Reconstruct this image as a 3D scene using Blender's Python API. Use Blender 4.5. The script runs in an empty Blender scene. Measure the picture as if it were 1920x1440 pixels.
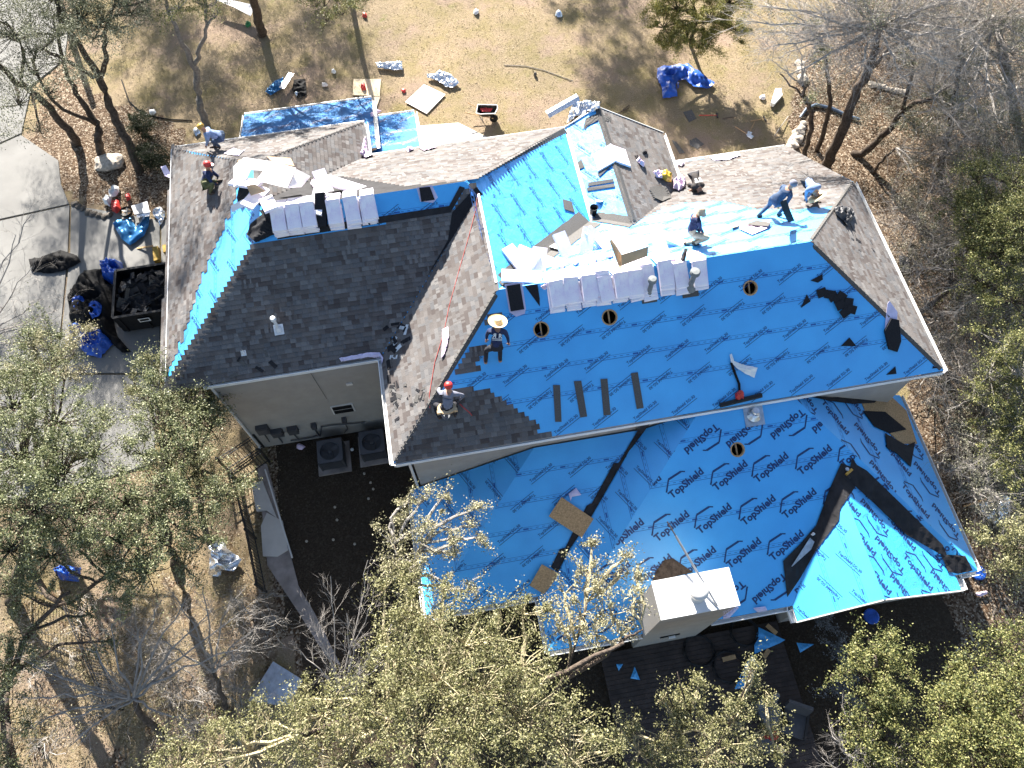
import bpy, bmesh, math, random
import numpy as np
from mathutils import Vector, Matrix, geometry, noise

# ------------------------------------------------------------------ camera, light
FPX = 1436.5
CX = np.array([0.984602679207967, -0.17458253262293139, -0.008860214413675753])   # camera right in world
CY = np.array([-0.16047402522089294, -0.882608835890197, -0.4418707164295406])    # image down in world
CZ = np.array([0.06932280523678644, 0.43648892553135227, -0.8970349862533725])    # view direction
CAM_H = 27.0
scene = bpy.context.scene
col = scene.collection
cam = bpy.data.cameras.new('camera'); camo = bpy.data.objects.new('camera', cam); col.objects.link(camo)
cam.sensor_width = 36; cam.lens = FPX / 1920 * 36; cam.clip_end = 2000; cam.clip_start = 0.1
M = Matrix.Identity(4)
for i in range(3):
    M[i][0] = CX[i]; M[i][1] = -CY[i]; M[i][2] = -CZ[i]
M[2][3] = CAM_H
camo.matrix_world = M
scene.camera = camo
SUNV = Vector((-0.12, 1.0, 0.562)).normalized()          # towards the sun
elev = math.asin(SUNV.z); azim = math.atan2(SUNV.x, SUNV.y)
w = bpy.data.worlds.new('World'); scene.world = w; w.use_nodes = True
nt = w.node_tree; nt.nodes.clear()
sky = nt.nodes.new('ShaderNodeTexSky'); sky.sky_type = 'NISHITA'; sky.sun_disc = False
sky.sun_elevation = elev; sky.sun_rotation = azim
bg = nt.nodes.new('ShaderNodeBackground'); bg.inputs[1].default_value = 0.052
wo = nt.nodes.new('ShaderNodeOutputWorld')
nt.links.new(sky.outputs[0], bg.inputs[0]); nt.links.new(bg.outputs[0], wo.inputs[0])
sl = bpy.data.lights.new('sun', 'SUN'); sl.energy = 5.0; sl.angle = math.radians(0.5); sl.color = (1.0, 0.95, 0.87)
so = bpy.data.objects.new('sun', sl); col.objects.link(so); so.location = (0, 0, 60)
so.rotation_euler = (-SUNV).to_track_quat('-Z', 'Y').to_euler()
scene.view_settings.view_transform = 'Standard'; scene.view_settings.look = 'None'
scene.view_settings.exposure = 2.25; scene.view_settings.gamma = 1
scene.cycles.max_bounces = 6; scene.cycles.diffuse_bounces = 3; scene.cycles.glossy_bounces = 2
scene.cycles.transparent_max_bounces = 4; scene.cycles.sample_clamp_indirect = 4

rnd = random.Random(7); nr = np.random.default_rng(11)
U = rnd.uniform

# ------------------------------------------------------------------ roof planes: z = c + gx*X + gy*Y
E2, PU = 5.5, 0.65
E1, PL = 2.6, 0.47
def pl(c, gx, gy): return (c, gx, gy)
PLANES = {
 'gar_s': pl(E2 - PU*12.15, 0, PU), 'gar_n': pl(E2 + PU*20.6, 0, -PU), 'west': pl(E2 + PU*8.96, PU, 0),
 'wing_n': pl(E2 + PU*22.3, 0, -PU), 'wing_e': pl(E2 - PU*1.9, -PU, 0),
 'mid_w': pl(E2 + PU*2.27, PU, 0), 'mid_e': pl(E2 + PU*5.45, -PU, 0),
 'main_s': pl(E2 - PU*8.5, 0, PU), 'main_e': pl(E2 + PU*15.08, -PU, 0), 'main_n': pl(E2 + PU*16.22, 0, -PU),
 'gab_e': pl(6.05 + PU*6.75, -PU, 0), 'gab_w': pl(6.05 - PU*6.75, PU, 0),
 'low_s': pl(E1 - PL*2.78, 0, PL), 'low_w': pl(E1 - PL*1.4, PL, 0), 'left_s': pl(E1 - PL*4.45, 0, PL),
 'left_w': pl(E1 + PL*2.13, PL, 0), 'low_e': pl(E1 + .547*15.2, -.547, 0),
 'sg_w': pl(E1 - .762*9.1, .762, 0), 'sg_e': pl(4.2 + .495*11.2, -.495, 0),
 'porch_a': pl(3.0 + .3*26.25, 0, -.3), 'porch_b': pl(3.1 + .28*25.0, 0, -.28),
}
FACES = {
 'gar_s': [(-8.96,12.15),(-2.27,12.15),(1.59,16.01),(1.225,16.375),(-4.735,16.375)],
 'gar_n': [(5.45,20.6),(-1.9,20.6),(-5.43,17.07),(-4.735,16.375),(1.225,16.375)],
 'west': [(-8.96,22.3),(-8.96,12.15),(-4.735,16.375),(-5.43,17.07),(-5.43,18.77)],
 'wing_n': [(-1.9,22.3),(-8.96,22.3),(-5.43,18.77)],
 'wing_e': [(-1.9,20.6),(-1.9,22.3),(-5.43,18.77),(-5.43,17.07)],
 'mid_w': [(-2.27,12.15),(-2.27,8.5),(1.59,12.36),(1.59,16.01)],
 'mid_e': [(5.45,16.22),(5.45,20.6),(1.225,16.375),(1.59,16.01),(1.59,12.36)],
 'main_s': [(-2.27,8.5),(15.08,8.5),(11.22,12.36),(1.59,12.36)],
 'main_e': [(15.08,8.5),(15.08,16.22),(11.22,12.36)],
 'main_n': [(15.08,20.75),(5.6,20.75),(5.6,16.37),(1.59,12.36),(11.22,12.36),(15.08,16.22)],
 'gab_e': [(9.5,18.12),(9.5,20.85),(6.75,20.85),(6.75,15.37)],
 'gab_w': [(5.53,20.85),(5.53,16.58),(6.75,15.37),(6.75,20.85)],
 'low_s': [(1.4,2.78),(15.2,2.78),(10.2,8.6),(7.22,8.6)],
 'low_w': [(1.4,4.45),(1.4,2.78),(7.22,8.6),(5.55,8.6)],
 'left_s': [(-2.13,4.45),(1.4,4.45),(5.55,8.6),(2.02,8.6)],
 'left_w': [(-2.13,8.6),(-2.13,4.45),(2.02,8.6)],
 'low_e': [(15.2,2.78),(15.2,9.0),(14.42,9.0),(14.42,8.6),(10.2,8.6)],
 'sg_w': [(9.1,2.78),(9.1,2.3),(11.2,2.3),(11.2,6.18)],
 'sg_e': [(14.43,2.3),(14.43,2.78),(11.2,6.18),(11.2,2.3)],
 'porch_a': [(-1.68,26.25),(-7.1,26.25),(-7.1,22.2),(-1.68,22.2)],
 'porch_b': [(0.02,25.0),(-2.05,25.0),(-2.05,20.4),(0.02,20.4)],
}
def inpoly(x, y, P):
    c = False; j = len(P) - 1
    for i in range(len(P)):
        if (P[i][1] > y) != (P[j][1] > y) and x < (P[j][0]-P[i][0])*(y-P[i][1])/(P[j][1]-P[i][1]) + P[i][0]: c = not c
        j = i
    return c
def zp(k, x, y): c, gx, gy = PLANES[k]; return c + gx*x + gy*y
CHIM = (4.33, 6.45, 2.68, 3.66, 5.9)
def roof(x, y):
    b = 0.0
    if -9 < x < 15.3 and 2.2 < y < 26.3:
        for k, P in FACES.items():
            if inpoly(x, y, P):
                z = zp(k, x, y)
                if z > b: b = z
    if CHIM[0] < x < CHIM[1] and CHIM[2] < y < CHIM[3]: b = max(b, CHIM[4])
    return b
def ray(px, py):
    return CX*((px-960)/FPX) + CY*((py-720)/FPX) + CZ
def P(px, py, z=0.0):
    r = ray(px, py); t = (z - CAM_H)/r[2]; q = r*t
    return Vector((q[0], q[1], z))
def S(px, py, dh=0.0, ground=False):
    """point where the line of sight meets the roof (or ground), dh above it"""
    if ground: return P(px, py, dh)
    z = 9.5
    while z > dh:
        q = P(px, py, z)
        if z <= roof(q.x, q.y) + dh: break
        z -= 0.02
    if z <= dh: return P(px, py, dh)
    return P(px, py, z + .01)
def onplane(k, px, py, dh=0.0):
    c, gx, gy = PLANES[k]; r = ray(px, py)
    t = (c + dh - CAM_H) / (r[2] - gx*r[0] - gy*r[1])
    q = r*t; return Vector((q[0], q[1], q[2] + CAM_H))

# ------------------------------------------------------------------ mesh helpers
class MB:
    def __init__(s): s.v = []; s.f = []; s.m = []; s.uv = []
    def add(s, vs, fs, mi=0, uvs=None):
        o = len(s.v); s.v += [tuple(v) for v in vs]
        for i, f in enumerate(fs):
            s.f.append([o+j for j in f]); s.m.append(mi)
            s.uv.append(uvs[i] if uvs else None)
        return s
    def box(s, c, size, R=None, mi=0, taper=1.0):
        x, y, z = [a/2 for a in size]; vs = []
        for k in (-1, 1):
            t = taper if k > 0 else 1
            for a, b in ((-1,-1),(1,-1),(1,1),(-1,1)):
                p = Vector((a*x*t, b*y*t, k*z))
                if R is not None: p = R @ p
                vs.append(p + Vector(c))
        return s.add(vs, [(3,2,1,0),(4,5,6,7),(0,1,5,4),(1,2,6,5),(2,3,7,6),(3,0,4,7)], mi)
    def bar(s, p, q, w, h, mi=0, up=Vector((0,0,1))):
        p = Vector(p); q = Vector(q); d = q - p; L = d.length
        if L < 1e-6: return s
        x = d/L; y = up.cross(x)
        if y.length < 1e-4: y = Vector((1,0,0)).cross(x)
        y.normalize(); z = x.cross(y)
        R = Matrix((x, y, z)).transposed()
        return s.box((p+q)/2, (L, w, h), R, mi)
    def prism(s, poly, t, mi=0, n=None):
        """slab under a 3-D polygon, thickness t downwards"""
        P0 = [Vector(p) for p in poly]; n = n or Vector((0,0,1)); P1 = [p - n*t for p in P0]; k = len(P0)
        tris = geometry.tessellate_polygon([P0]); 
        s.add(P0, [tuple(t_) for t_ in tris], mi)
        s.add(P1, [tuple(reversed(t_)) for t_ in tris], mi)
        s.add(P0+P1, [(i, i+k, (i+1)%k+k, (i+1)%k) for i in range(k)], mi)
        return s
    def tube(s, pts, rads, n=6, mi=0, cap=True):
        pts = [Vector(p) for p in pts]
        if not hasattr(rads, '__len__'): rads = [rads]*len(pts)
        rings = []; ref = Vector((0.13, 0.27, 1)).normalized()
        o = len(s.v)
        for i, p in enumerate(pts):
            d = (pts[min(i+1, len(pts)-1)] - pts[max(i-1, 0)])
            if d.length < 1e-9: d = Vector((0,0,1))
            d.normalize(); a = ref.cross(d)
            if a.length < .05: a = Vector((1,0,0)).cross(d)
            a.normalize(); b = d.cross(a)
            for j in range(n):
                t = 2*math.pi*j/n; s.v.append(tuple(p + (a*math.cos(t) + b*math.sin(t))*rads[i]))
        for i in range(len(pts)-1):
            for j in range(n):
                s.f.append([o+i*n+j, o+i*n+(j+1)%n, o+(i+1)*n+(j+1)%n, o+(i+1)*n+j]); s.m.append(mi); s.uv.append(None)
        if cap and n > 3:
            s.f.append([o+j for j in range(n)][::-1]); s.m.append(mi); s.uv.append(None)
            s.f.append([o+(len(pts)-1)*n+j for j in range(n)]); s.m.append(mi); s.uv.append(None)
        return s
    def lathe(s, c, prof, n=16, mi=0, R=None, sy=1.0):
        o = len(s.v); c = Vector(c)
        for r, z in prof:
            for j in range(n):
                t = 2*math.pi*j/n; p = Vector((r*math.cos(t), r*math.sin(t)*sy, z))
                if R is not None: p = R @ p
                s.v.append(tuple(c + p))
        for i in range(len(prof)-1):
            for j in range(n):
                s.f.append([o+i*n+j, o+i*n+(j+1)%n, o+(i+1)*n+(j+1)%n, o+(i+1)*n+j]); s.m.append(mi); s.uv.append(None)
        return s
    def build(s, name, mats, parent=None, smooth=False, loc=None):
        me = bpy.data.meshes.new(name)
        me.from_pydata(s.v, [], s.f)
        if not isinstance(mats, (list, tuple)): mats = [mats]
        for m in mats: me.materials.append(m)
        me.polygons.foreach_set('material_index', s.m)
        if any(u is not None for u in s.uv):
            L = me.uv_layers.new(name='UVMap'); buf = []
            for f, u in zip(s.f, s.uv): buf += [c for q in (u if u is not None else [(0,0)]*len(f)) for c in q]
            L.data.foreach_set('uv', buf)
        if smooth: me.polygons.foreach_set('use_smooth', [True]*len(me.polygons))
        me.update()
        o = bpy.data.objects.new(name, me); col.objects.link(o)
        if parent is not None:
            o.parent = parent
            o.matrix_parent_inverse = Matrix.Translation(parent.location).inverted() if parent.parent is None else Matrix.Identity(4)
            if parent.parent is not None: o.matrix_parent_inverse = Matrix.Identity(4)
            if parent.type == 'MESH': o.matrix_parent_inverse = Matrix.Identity(4)
        return o
def tag(o, label=None, cat=None, group=None, kind=None):
    if label: o['label'] = label
    if cat: o['category'] = cat
    if group: o['group'] = group
    if kind: o['kind'] = kind
    return o
def empty(name, loc, label, cat, group=None):
    o = bpy.data.objects.new(name, None); col.objects.link(o); o.location = loc; o.empty_display_size = .2
    return tag(o, label, cat, group)

# ------------------------------------------------------------------ materials
def nodes(name):
    m = bpy.data.materials.new(name); m.use_nodes = True; t = m.node_tree
    return m, t, t.nodes['Principled BSDF']
def N(t, kind, **kw):
    n = t.nodes.new(kind)
    for k, v in kw.items():
        if k.startswith('i_'):
            key = k[2:]; key = int(key) if key.isdigit() else key.replace('_', ' ')
            n.inputs[key].default_value = v
        else: setattr(n, k, v)
    return n
def ramp(t, fac, stops, interp='LINEAR'):
    r = t.nodes.new('ShaderNodeValToRGB'); r.color_ramp.interpolation = interp; e = r.color_ramp.elements
    while len(e) < len(stops): e.new(0.5)
    for x, (p, c) in zip(e, stops): x.position = p; x.color = (*c, 1) if len(c) == 3 else c
    t.links.new(fac, r.inputs[0]); return r.outputs[0]
def bump(t, b, h, strength=.3, dist=.02):
    n = N(t, 'ShaderNodeBump', i_Strength=strength, i_Distance=dist); t.links.new(h, n.inputs['Height']); t.links.new(n.outputs[0], b.inputs['Normal']); return n
def plain(name, c, rough=.6, var=.15, scale=8., metal=0., spec=.5, bmp=.0, coord='Object', bs=1.0):
    m, t, b = nodes(name)
    tc = N(t, 'ShaderNodeTexCoord'); nz = N(t, 'ShaderNodeTexNoise', i_Scale=scale, i_Detail=4., i_Roughness=.6)
    t.links.new(tc.outputs[coord], nz.inputs['Vector'])
    lo = tuple(max(0, x*(1-var)) for x in c); hi = tuple(min(1, x*(1+var)) for x in c)
    t.links.new(ramp(t, nz.outputs[0], [(.3, lo), (.7, hi)]), b.inputs['Base Color'])
    b.inputs['Roughness'].default_value = rough; b.inputs['Metallic'].default_value = metal
    b.inputs['Specular IOR Level'].default_value = spec
    if bmp:
        n2 = N(t, 'ShaderNodeTexNoise', i_Scale=scale*3*bs, i_Detail=5.); t.links.new(tc.outputs[coord], n2.inputs['Vector'])
        bump(t, b, n2.outputs[0], bmp, .03)
    return m
MAT = {}
def shingle_mat(name, stops, shift=0.):
    m, t, b = nodes(name); L = t.links.new
    uv = N(t, 'ShaderNodeUVMap'); sep = N(t, 'ShaderNodeSeparateXYZ'); L(uv.outputs[0], sep.inputs[0])
    def mth(op, a, bb=None, c=None):
        n = N(t, 'ShaderNodeMath', operation=op)
        for i, x in enumerate((a, bb, c)):
            if x is None: continue
            if isinstance(x, (int, float)): n.inputs[i].default_value = x
            else: L(x, n.inputs[i])
        return n.outputs[0]
    row = mth('FLOOR', mth('DIVIDE', sep.outputs[1], .145))
    wn = N(t, 'ShaderNodeTexWhiteNoise', noise_dimensions='1D'); L(row, wn.inputs['W'])
    u = mth('ADD', mth('DIVIDE', sep.outputs[0], .17), mth('MULTIPLY', wn.outputs[0], 7.3))
    # irregular tab widths
    jn = N(t, 'ShaderNodeTexNoise', noise_dimensions='1D', i_Scale=.9, i_Detail=0.); L(mth('ADD', u, mth('MULTIPLY', row, 13.7)), jn.inputs['W'])
    u2 = mth('ADD', u, mth('MULTIPLY', jn.outputs[0], 1.6)); cell = mth('FLOOR', u2)
    cmb = N(t, 'ShaderNodeCombineXYZ'); L(cell, cmb.inputs[0]); L(row, cmb.inputs[1])
    w2 = N(t, 'ShaderNodeTexWhiteNoise', noise_dimensions='2D'); L(cmb.outputs[0], w2.inputs['Vector'])
    c = ramp(t, w2.outputs[0], stops)
    nz = N(t, 'ShaderNodeTexNoise', i_Scale=60., i_Detail=4., i_Roughness=.8); L(uv.outputs[0], nz.inputs['Vector'])
    n3 = N(t, 'ShaderNodeTexNoise', i_Scale=.7, i_Detail=3.); L(uv.outputs[0], n3.inputs['Vector'])
    mx = N(t, 'ShaderNodeMix', data_type='RGBA', blend_type='MULTIPLY', i_0=1.); L(c, mx.inputs[6])
    L(ramp(t, nz.outputs[0], [(.3, (.55,.55,.55)), (.7, (1.25,1.25,1.25))]), mx.inputs[7])
    m2 = N(t, 'ShaderNodeMix', data_type='RGBA', blend_type='MULTIPLY', i_0=1.); L(mx.outputs[2], m2.inputs[6])
    L(ramp(t, n3.outputs[0], [(.3, (.85,.85,.85)), (.7, (1.12,1.1,1.08))]), m2.inputs[7])
    L(m2.outputs[2], b.inputs['Base Color']); b.inputs['Roughness'].default_value = .9; b.inputs['Specular IOR Level'].default_value = .25
    # tabs stand proud by their cell, a joint line between cells
    fr = mth('FRACT', u2); edge = mth('MINIMUM', fr, mth('SUBTRACT', 1., fr)); joint = mth('GREATER_THAN', edge, .05)
    h = mth('ADD', mth('MULTIPLY', mth('GREATER_THAN', w2.outputs[0], .5), mth('MULTIPLY', joint, 1.)), mth('MULTIPLY', nz.outputs[0], .35))
    bump(t, b, h, .9, .012)
    return m
ST = [(0, (.085,.070,.066)), (.3, (.128,.115,.109)), (.5, (.160,.147,.141)), (.75, (.122,.121,.125)), (1., (.20,.19,.184))]
MAT['shingle'] = shingle_mat('shingle', ST)
MAT['strip'] = plain('shingle_strip', (.10,.095,.09), .92, .3, 40., spec=.2, bmp=.3)
MAT['strip_dark'] = plain('shingle_back', (.018,.018,.021), .88, .35, 30., spec=.2, bmp=.3)
MAT['felt'] = plain('valley_felt', (.024,.023,.025), .85, .35, 3., spec=.25, bmp=.35, bs=.5)
def under_mat(name, wr=.0, fine=.12):
    m, t, b = nodes(name); L = t.links.new
    uv = N(t, 'ShaderNodeUVMap'); n1 = N(t, 'ShaderNodeTexNoise', i_Scale=.8, i_Detail=5.); L(uv.outputs[0], n1.inputs['Vector'])
    n2 = N(t, 'ShaderNodeTexNoise', i_Scale=25., i_Detail=3.); L(uv.outputs[0], n2.inputs['Vector'])
    mx = N(t, 'ShaderNodeMath', operation='ADD'); L(n1.outputs[0], mx.inputs[0]); 
    ml = N(t, 'ShaderNodeMath', operation='MULTIPLY', i_1=.3); L(n2.outputs[0], ml.inputs[0]); L(ml.outputs[0], mx.inputs[1])
    L(ramp(t, mx.outputs[0], [(.45, (.016,.33,.76)), (.85, (.03,.42,.88))]), b.inputs['Base Color'])
    b.inputs['Roughness'].default_value = .5; b.inputs['Specular IOR Level'].default_value = .6
    b.inputs['Coat Weight'].default_value = 1.; b.inputs['Coat IOR'].default_value = 1.65; b.inputs['Coat Roughness'].default_value = .55
    n3 = N(t, 'ShaderNodeTexNoise', i_Scale=2.2, i_Detail=6., i_Roughness=.62, i_Distortion=.8)
    mp = N(t, 'ShaderNodeMapping'); mp.inputs['Scale'].default_value = (.5, 2.2, 1.) if wr < .5 else (1., 1., 1.)
    L(uv.outputs[0], mp.inputs[0]); L(mp.outputs[0], n3.inputs['Vector'])
    if wr:
        n4 = N(t, 'ShaderNodeTexVoronoi', feature='DISTANCE_TO_EDGE', i_Scale=2.4, i_Randomness=1.)
        n5 = N(t, 'ShaderNodeTexNoise', i_Scale=2.5, i_Detail=3.); L(uv.outputs[0], n5.inputs['Vector'])
        m5 = N(t, 'ShaderNodeMix', data_type='VECTOR', i_0=.35); L(uv.outputs[0], m5.inputs[4]); L(n5.outputs[1], m5.inputs[5]); L(m5.outputs[1], n4.inputs['Vector'])
        sm = N(t, 'ShaderNodeMath', operation='MULTIPLY', i_1=wr*1.6); L(n4.outputs[0], sm.inputs[0])
        ad = N(t, 'ShaderNodeMath', operation='ADD'); L(sm.outputs[0], ad.inputs[0]); L(n3.outputs[0], ad.inputs[1]); h = ad.outputs[0]
    else: h = n3.outputs[0]
    bump(t, b, h, .6 if wr else .16, .03 + .05*wr if wr else .012)
    return m
MAT['under'] = under_mat('underlayment')
MAT['under_loose'] = under_mat('underlayment_loose', .8)
MAT['cover'] = plain('porch_cover', (.004,.13,.36), .7, .3, 2.5, spec=.25, bmp=.5, bs=.4)
MAT['ink'] = plain('dark_print', (.010,.038,.14), .5, .25, 12., spec=.5)
MAT['ink_soft'] = plain('faint_print', (.008,.09,.34), .5, .1, 12., spec=.6)
MAT['white'] = plain('white_painted_metal', (.78,.78,.76), .4, .06, 6.)
MAT['stucco'] = plain('stucco', (.33,.305,.275), .9, .08, 2.5, bmp=.25, bs=6.)
MAT['stucco_w'] = plain('white_trim', (.62,.60,.57), .8, .06, 2.5, bmp=.1)
MAT['galv'] = plain('galvanised', (.55,.57,.60), .3, .25, 5., metal=.9)
MAT['alu'] = plain('crumpled_foil', (.72,.75,.80), .22, .15, 5., metal=.85, bmp=.3)
MAT['osb'] = plain('chipboard', (.42,.27,.14), .85, .35, 22., spec=.2)
MAT['wood'] = plain('raw_timber', (.45,.29,.15), .8, .25, 9., spec=.2)
MAT['card'] = plain('cardboard', (.50,.36,.22), .85, .12, 4., spec=.2)
MAT['cardw'] = plain('pale_board', (.80,.76,.74), .7, .08, 4., spec=.2)
MAT['black'] = plain('black_plastic', (.007,.007,.008), .5, .4, 6., spec=.35, bmp=.2)
MAT['blackfab'] = plain('black_cloth', (.006,.0055,.006), .8, .5, 5., spec=.2, bmp=.4)
MAT['blue_tarp'] = plain('blue_tarp', (.015,.085,.42), .38, .45, 4., bmp=.3)
MAT['pink'] = plain('pink_wrapper', (.72,.56,.70), .45, .15, 4., bmp=.3)
MAT['lilac'] = plain('lilac_wrapper', (.60,.55,.74), .5, .12, 4., bmp=.2)
MAT['red'] = plain('red_plastic', (.50,.03,.025), .45, .2, 6.)
MAT['conc'] = plain('concrete', (.52,.49,.45), .9, .14, .9, bmp=.15, bs=20.)
MAT['conc_d'] = plain('worn_concrete', (.28,.24,.22), .95, .35, 1.6, bmp=.3, bs=8.)
MAT['iron'] = plain('black_iron', (.015,.013,.012), .6, .3, 8.)
MAT['acgrey'] = plain('grey_enamel', (.06,.06,.065), .55, .15, 6.)
MAT['bark'] = plain('bark', (.085,.066,.052), .95, .5, 9., spec=.15, bmp=.8)
MAT['bark_g'] = plain('grey_bark', (.20,.185,.17), .95, .35, 9., spec=.15, bmp=.6)
MAT['twig'] = plain('pale_twig', (.30,.275,.25), .95, .35, 6., spec=.15)
MAT['twig_y'] = plain('yellow_twig', (.36,.31,.20), .95, .3, 6., spec=.15)
MAT['stone'] = plain('limestone', (.46,.40,.33), .95, .3, 7., bmp=.6)
MAT['dstone'] = plain('dark_stone', (.10,.085,.07), .95, .4, 7., bmp=.6)
MAT['deck'] = plain('deck_board', (.05,.036,.03), .85, .4, 3., bmp=.3)
MAT['dark'] = plain('dark_hollow', (.01,.01,.01), .9, .2, 5.)
# ------------------------------------------------------------------ ground
def ground_mat():
    m, t, b = nodes('lawn_and_litter'); L = t.links.new
    tc = N(t, 'ShaderNodeTexCoord'); O = tc.outputs['Object']
    def nz(s, d=4., r=.6, dist=0.): 
        n = N(t, 'ShaderNodeTexNoise', i_Scale=s, i_Detail=d, i_Roughness=r, i_Distortion=dist); L(O, n.inputs['Vector']); return n.outputs[0]
    def mth(op, a, bb=None):
        n = N(t, 'ShaderNodeMath', operation=op)
        for i, x in enumerate((a, bb)):
            if x is None: continue
            if isinstance(x, (int, float)): n.inputs[i].default_value = x
            else: L(x, n.inputs[i])
        return n.outputs[0]
    def mix(f, a, c, mode='MIX'):
        n = N(t, 'ShaderNodeMix', data_type='RGBA', blend_type=mode)
        if isinstance(f, float): n.inputs[0].default_value = f
        else: L(f, n.inputs[0])
        L(a, n.inputs[6]); L(c, n.inputs[7]); return n.outputs[2]
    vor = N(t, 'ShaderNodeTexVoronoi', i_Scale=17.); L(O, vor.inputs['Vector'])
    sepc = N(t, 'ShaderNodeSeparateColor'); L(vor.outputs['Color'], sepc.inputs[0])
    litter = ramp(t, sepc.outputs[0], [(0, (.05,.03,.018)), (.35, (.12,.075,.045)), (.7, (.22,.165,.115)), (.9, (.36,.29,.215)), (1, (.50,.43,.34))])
    g1 = ramp(t, nz(26., 5., .8, .5), [(.25, (.13,.095,.055)), (.5, (.29,.225,.145)), (.75, (.50,.41,.29))])
    g2 = ramp(t, nz(22., 5., .8, .5), [(.3, (.12,.095,.04)), (.7, (.36,.30,.15))])
    straw = mix(ramp(t, nz(.55, 5., .65), [(.42, (0,0,0)), (.66, (1,1,1))]), g1, g2)
    dirt = ramp(t, nz(30., 5., .75), [(.3, (.20,.14,.10)), (.7, (.40,.31,.235))])
    grn = ramp(t, nz(20., 4., .8), [(.3, (.08,.09,.02)), (.7, (.26,.27,.09))])
    lawn = mix(ramp(t, nz(.32, 5., .6), [(.50, (0,0,0)), (.62, (1,1,1))]), straw, dirt)
    lawn = mix(ramp(t, nz(.9, 6., .7), [(.60, (0,0,0)), (.72, (.7,.7,.7))]), lawn, grn)
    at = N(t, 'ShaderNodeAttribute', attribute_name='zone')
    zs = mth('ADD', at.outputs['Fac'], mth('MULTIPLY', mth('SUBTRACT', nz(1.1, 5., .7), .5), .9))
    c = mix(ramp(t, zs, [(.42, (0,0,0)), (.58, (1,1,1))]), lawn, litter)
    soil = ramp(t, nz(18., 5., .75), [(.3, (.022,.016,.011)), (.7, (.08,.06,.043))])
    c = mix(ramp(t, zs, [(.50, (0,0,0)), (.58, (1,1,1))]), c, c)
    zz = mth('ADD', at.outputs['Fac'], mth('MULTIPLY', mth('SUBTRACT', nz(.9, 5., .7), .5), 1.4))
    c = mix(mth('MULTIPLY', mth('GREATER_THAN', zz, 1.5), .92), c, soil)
    c = mix(.55, c, ramp(t, nz(.25, 3., .6), [(.3, (.7,.7,.7)), (.7, (1.15,1.1,1.05))]), 'MULTIPLY')
    L(c, b.inputs['Base Color']); b.inputs['Roughness'].default_value = .95; b.inputs['Specular IOR Level'].default_value = .15
    bump(t, b, mth('ADD', nz(22., 6., .8), mth('MULTIPLY', sepc.outputs[1], .5)), 1., .06)
    return m
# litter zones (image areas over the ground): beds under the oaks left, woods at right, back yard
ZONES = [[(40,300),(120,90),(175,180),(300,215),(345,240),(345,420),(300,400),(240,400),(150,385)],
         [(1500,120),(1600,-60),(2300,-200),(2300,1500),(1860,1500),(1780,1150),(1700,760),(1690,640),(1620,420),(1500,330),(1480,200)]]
ZP = [[tuple(P(x, y)[:2]) for x, y in z] for z in ZONES]
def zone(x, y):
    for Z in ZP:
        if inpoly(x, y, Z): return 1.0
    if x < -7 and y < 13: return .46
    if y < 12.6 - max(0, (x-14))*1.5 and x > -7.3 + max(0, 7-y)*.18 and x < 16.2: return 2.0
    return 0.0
xs = sorted(set([-400,-150,-60] + [round(-34 + .5*i, 2) for i in range(140)] + [60,150,400]))
ys = sorted(set([-400,-150,-60] + [round(-14 + .5*i, 2) for i in range(150)] + [90,200,500]))
gm = MB(); nx = len(xs)
gm.v = [(x, y, 0.) for y in ys for x in xs]
gm.f = [[j*nx+i, j*nx+i+1, (j+1)*nx+i+1, (j+1)*nx+i] for j in range(len(ys)-1) for i in range(nx-1)]
gm.m = [0]*len(gm.f); gm.uv = [None]*len(gm.f)
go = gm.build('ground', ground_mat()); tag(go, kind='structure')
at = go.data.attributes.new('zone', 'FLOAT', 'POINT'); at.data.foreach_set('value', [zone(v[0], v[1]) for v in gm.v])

def flat(name, pix, z, t, mat, **kw):
    o = MB().prism([P(x, y, z) for x, y in pix], t).build(name, mat); tag(o, kind='structure'); return o
MAT['drive'] = plain('driveway_concrete', (.17,.165,.155), .9, .16, .5, bmp=.15, bs=40.)
# driveway in slabs with joints between
def slabs(name, polys, z, mat):
    m = MB()
    for p in polys:
        w_ = [P(x, y, z) for x, y in p]; c = sum(w_, Vector())/len(w_)
        m.prism([c + (q-c)*(1 - .03/max(.3, (q-c).length)) for q in w_], .1)
    o = m.build(name, mat); tag(o, kind='structure'); return o
slabs('driveway', [[(-260,-60),(100,-30),(128,60),(122,110),(60,160),(40,250),(0,268),(-300,330)],
    [(-300,332),(0,270),(40,252),(110,300),(115,345),(130,382),(0,411),(-300,470)],
    [(-300,472),(0,413),(131,384),(128,470),(112,640),(100,700),(-300,760)],
    [(133,384),(222,398),(300,412),(300,640),(296,700),(104,700),(116,610),(131,470)],
    [(302,412),(420,400),(420,640),(400,700),(302,700)],
    [(-300,762),(100,702),(300,702),(300,760),(286,870),(180,900),(60,930),(-300,1000)]], .06, MAT['drive'])
slabs('walkway', [[(785,235),(860,229),(925,262),(830,330),(790,330)]], .05, MAT['conc'])
slabs('path', [[(482,872),(500,868),(560,1100),(590,1150),(640,1250),(610,1230),(560,1150),(500,1060)]], .05, MAT['conc_d'])
slabs('terrace', [[(488,985),(500,960),(530,975),(541,1032),(520,1045),(492,1044)],[(470,905),(492,900),(520,972),(500,958),(480,960)]], .10, MAT['conc'])
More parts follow.
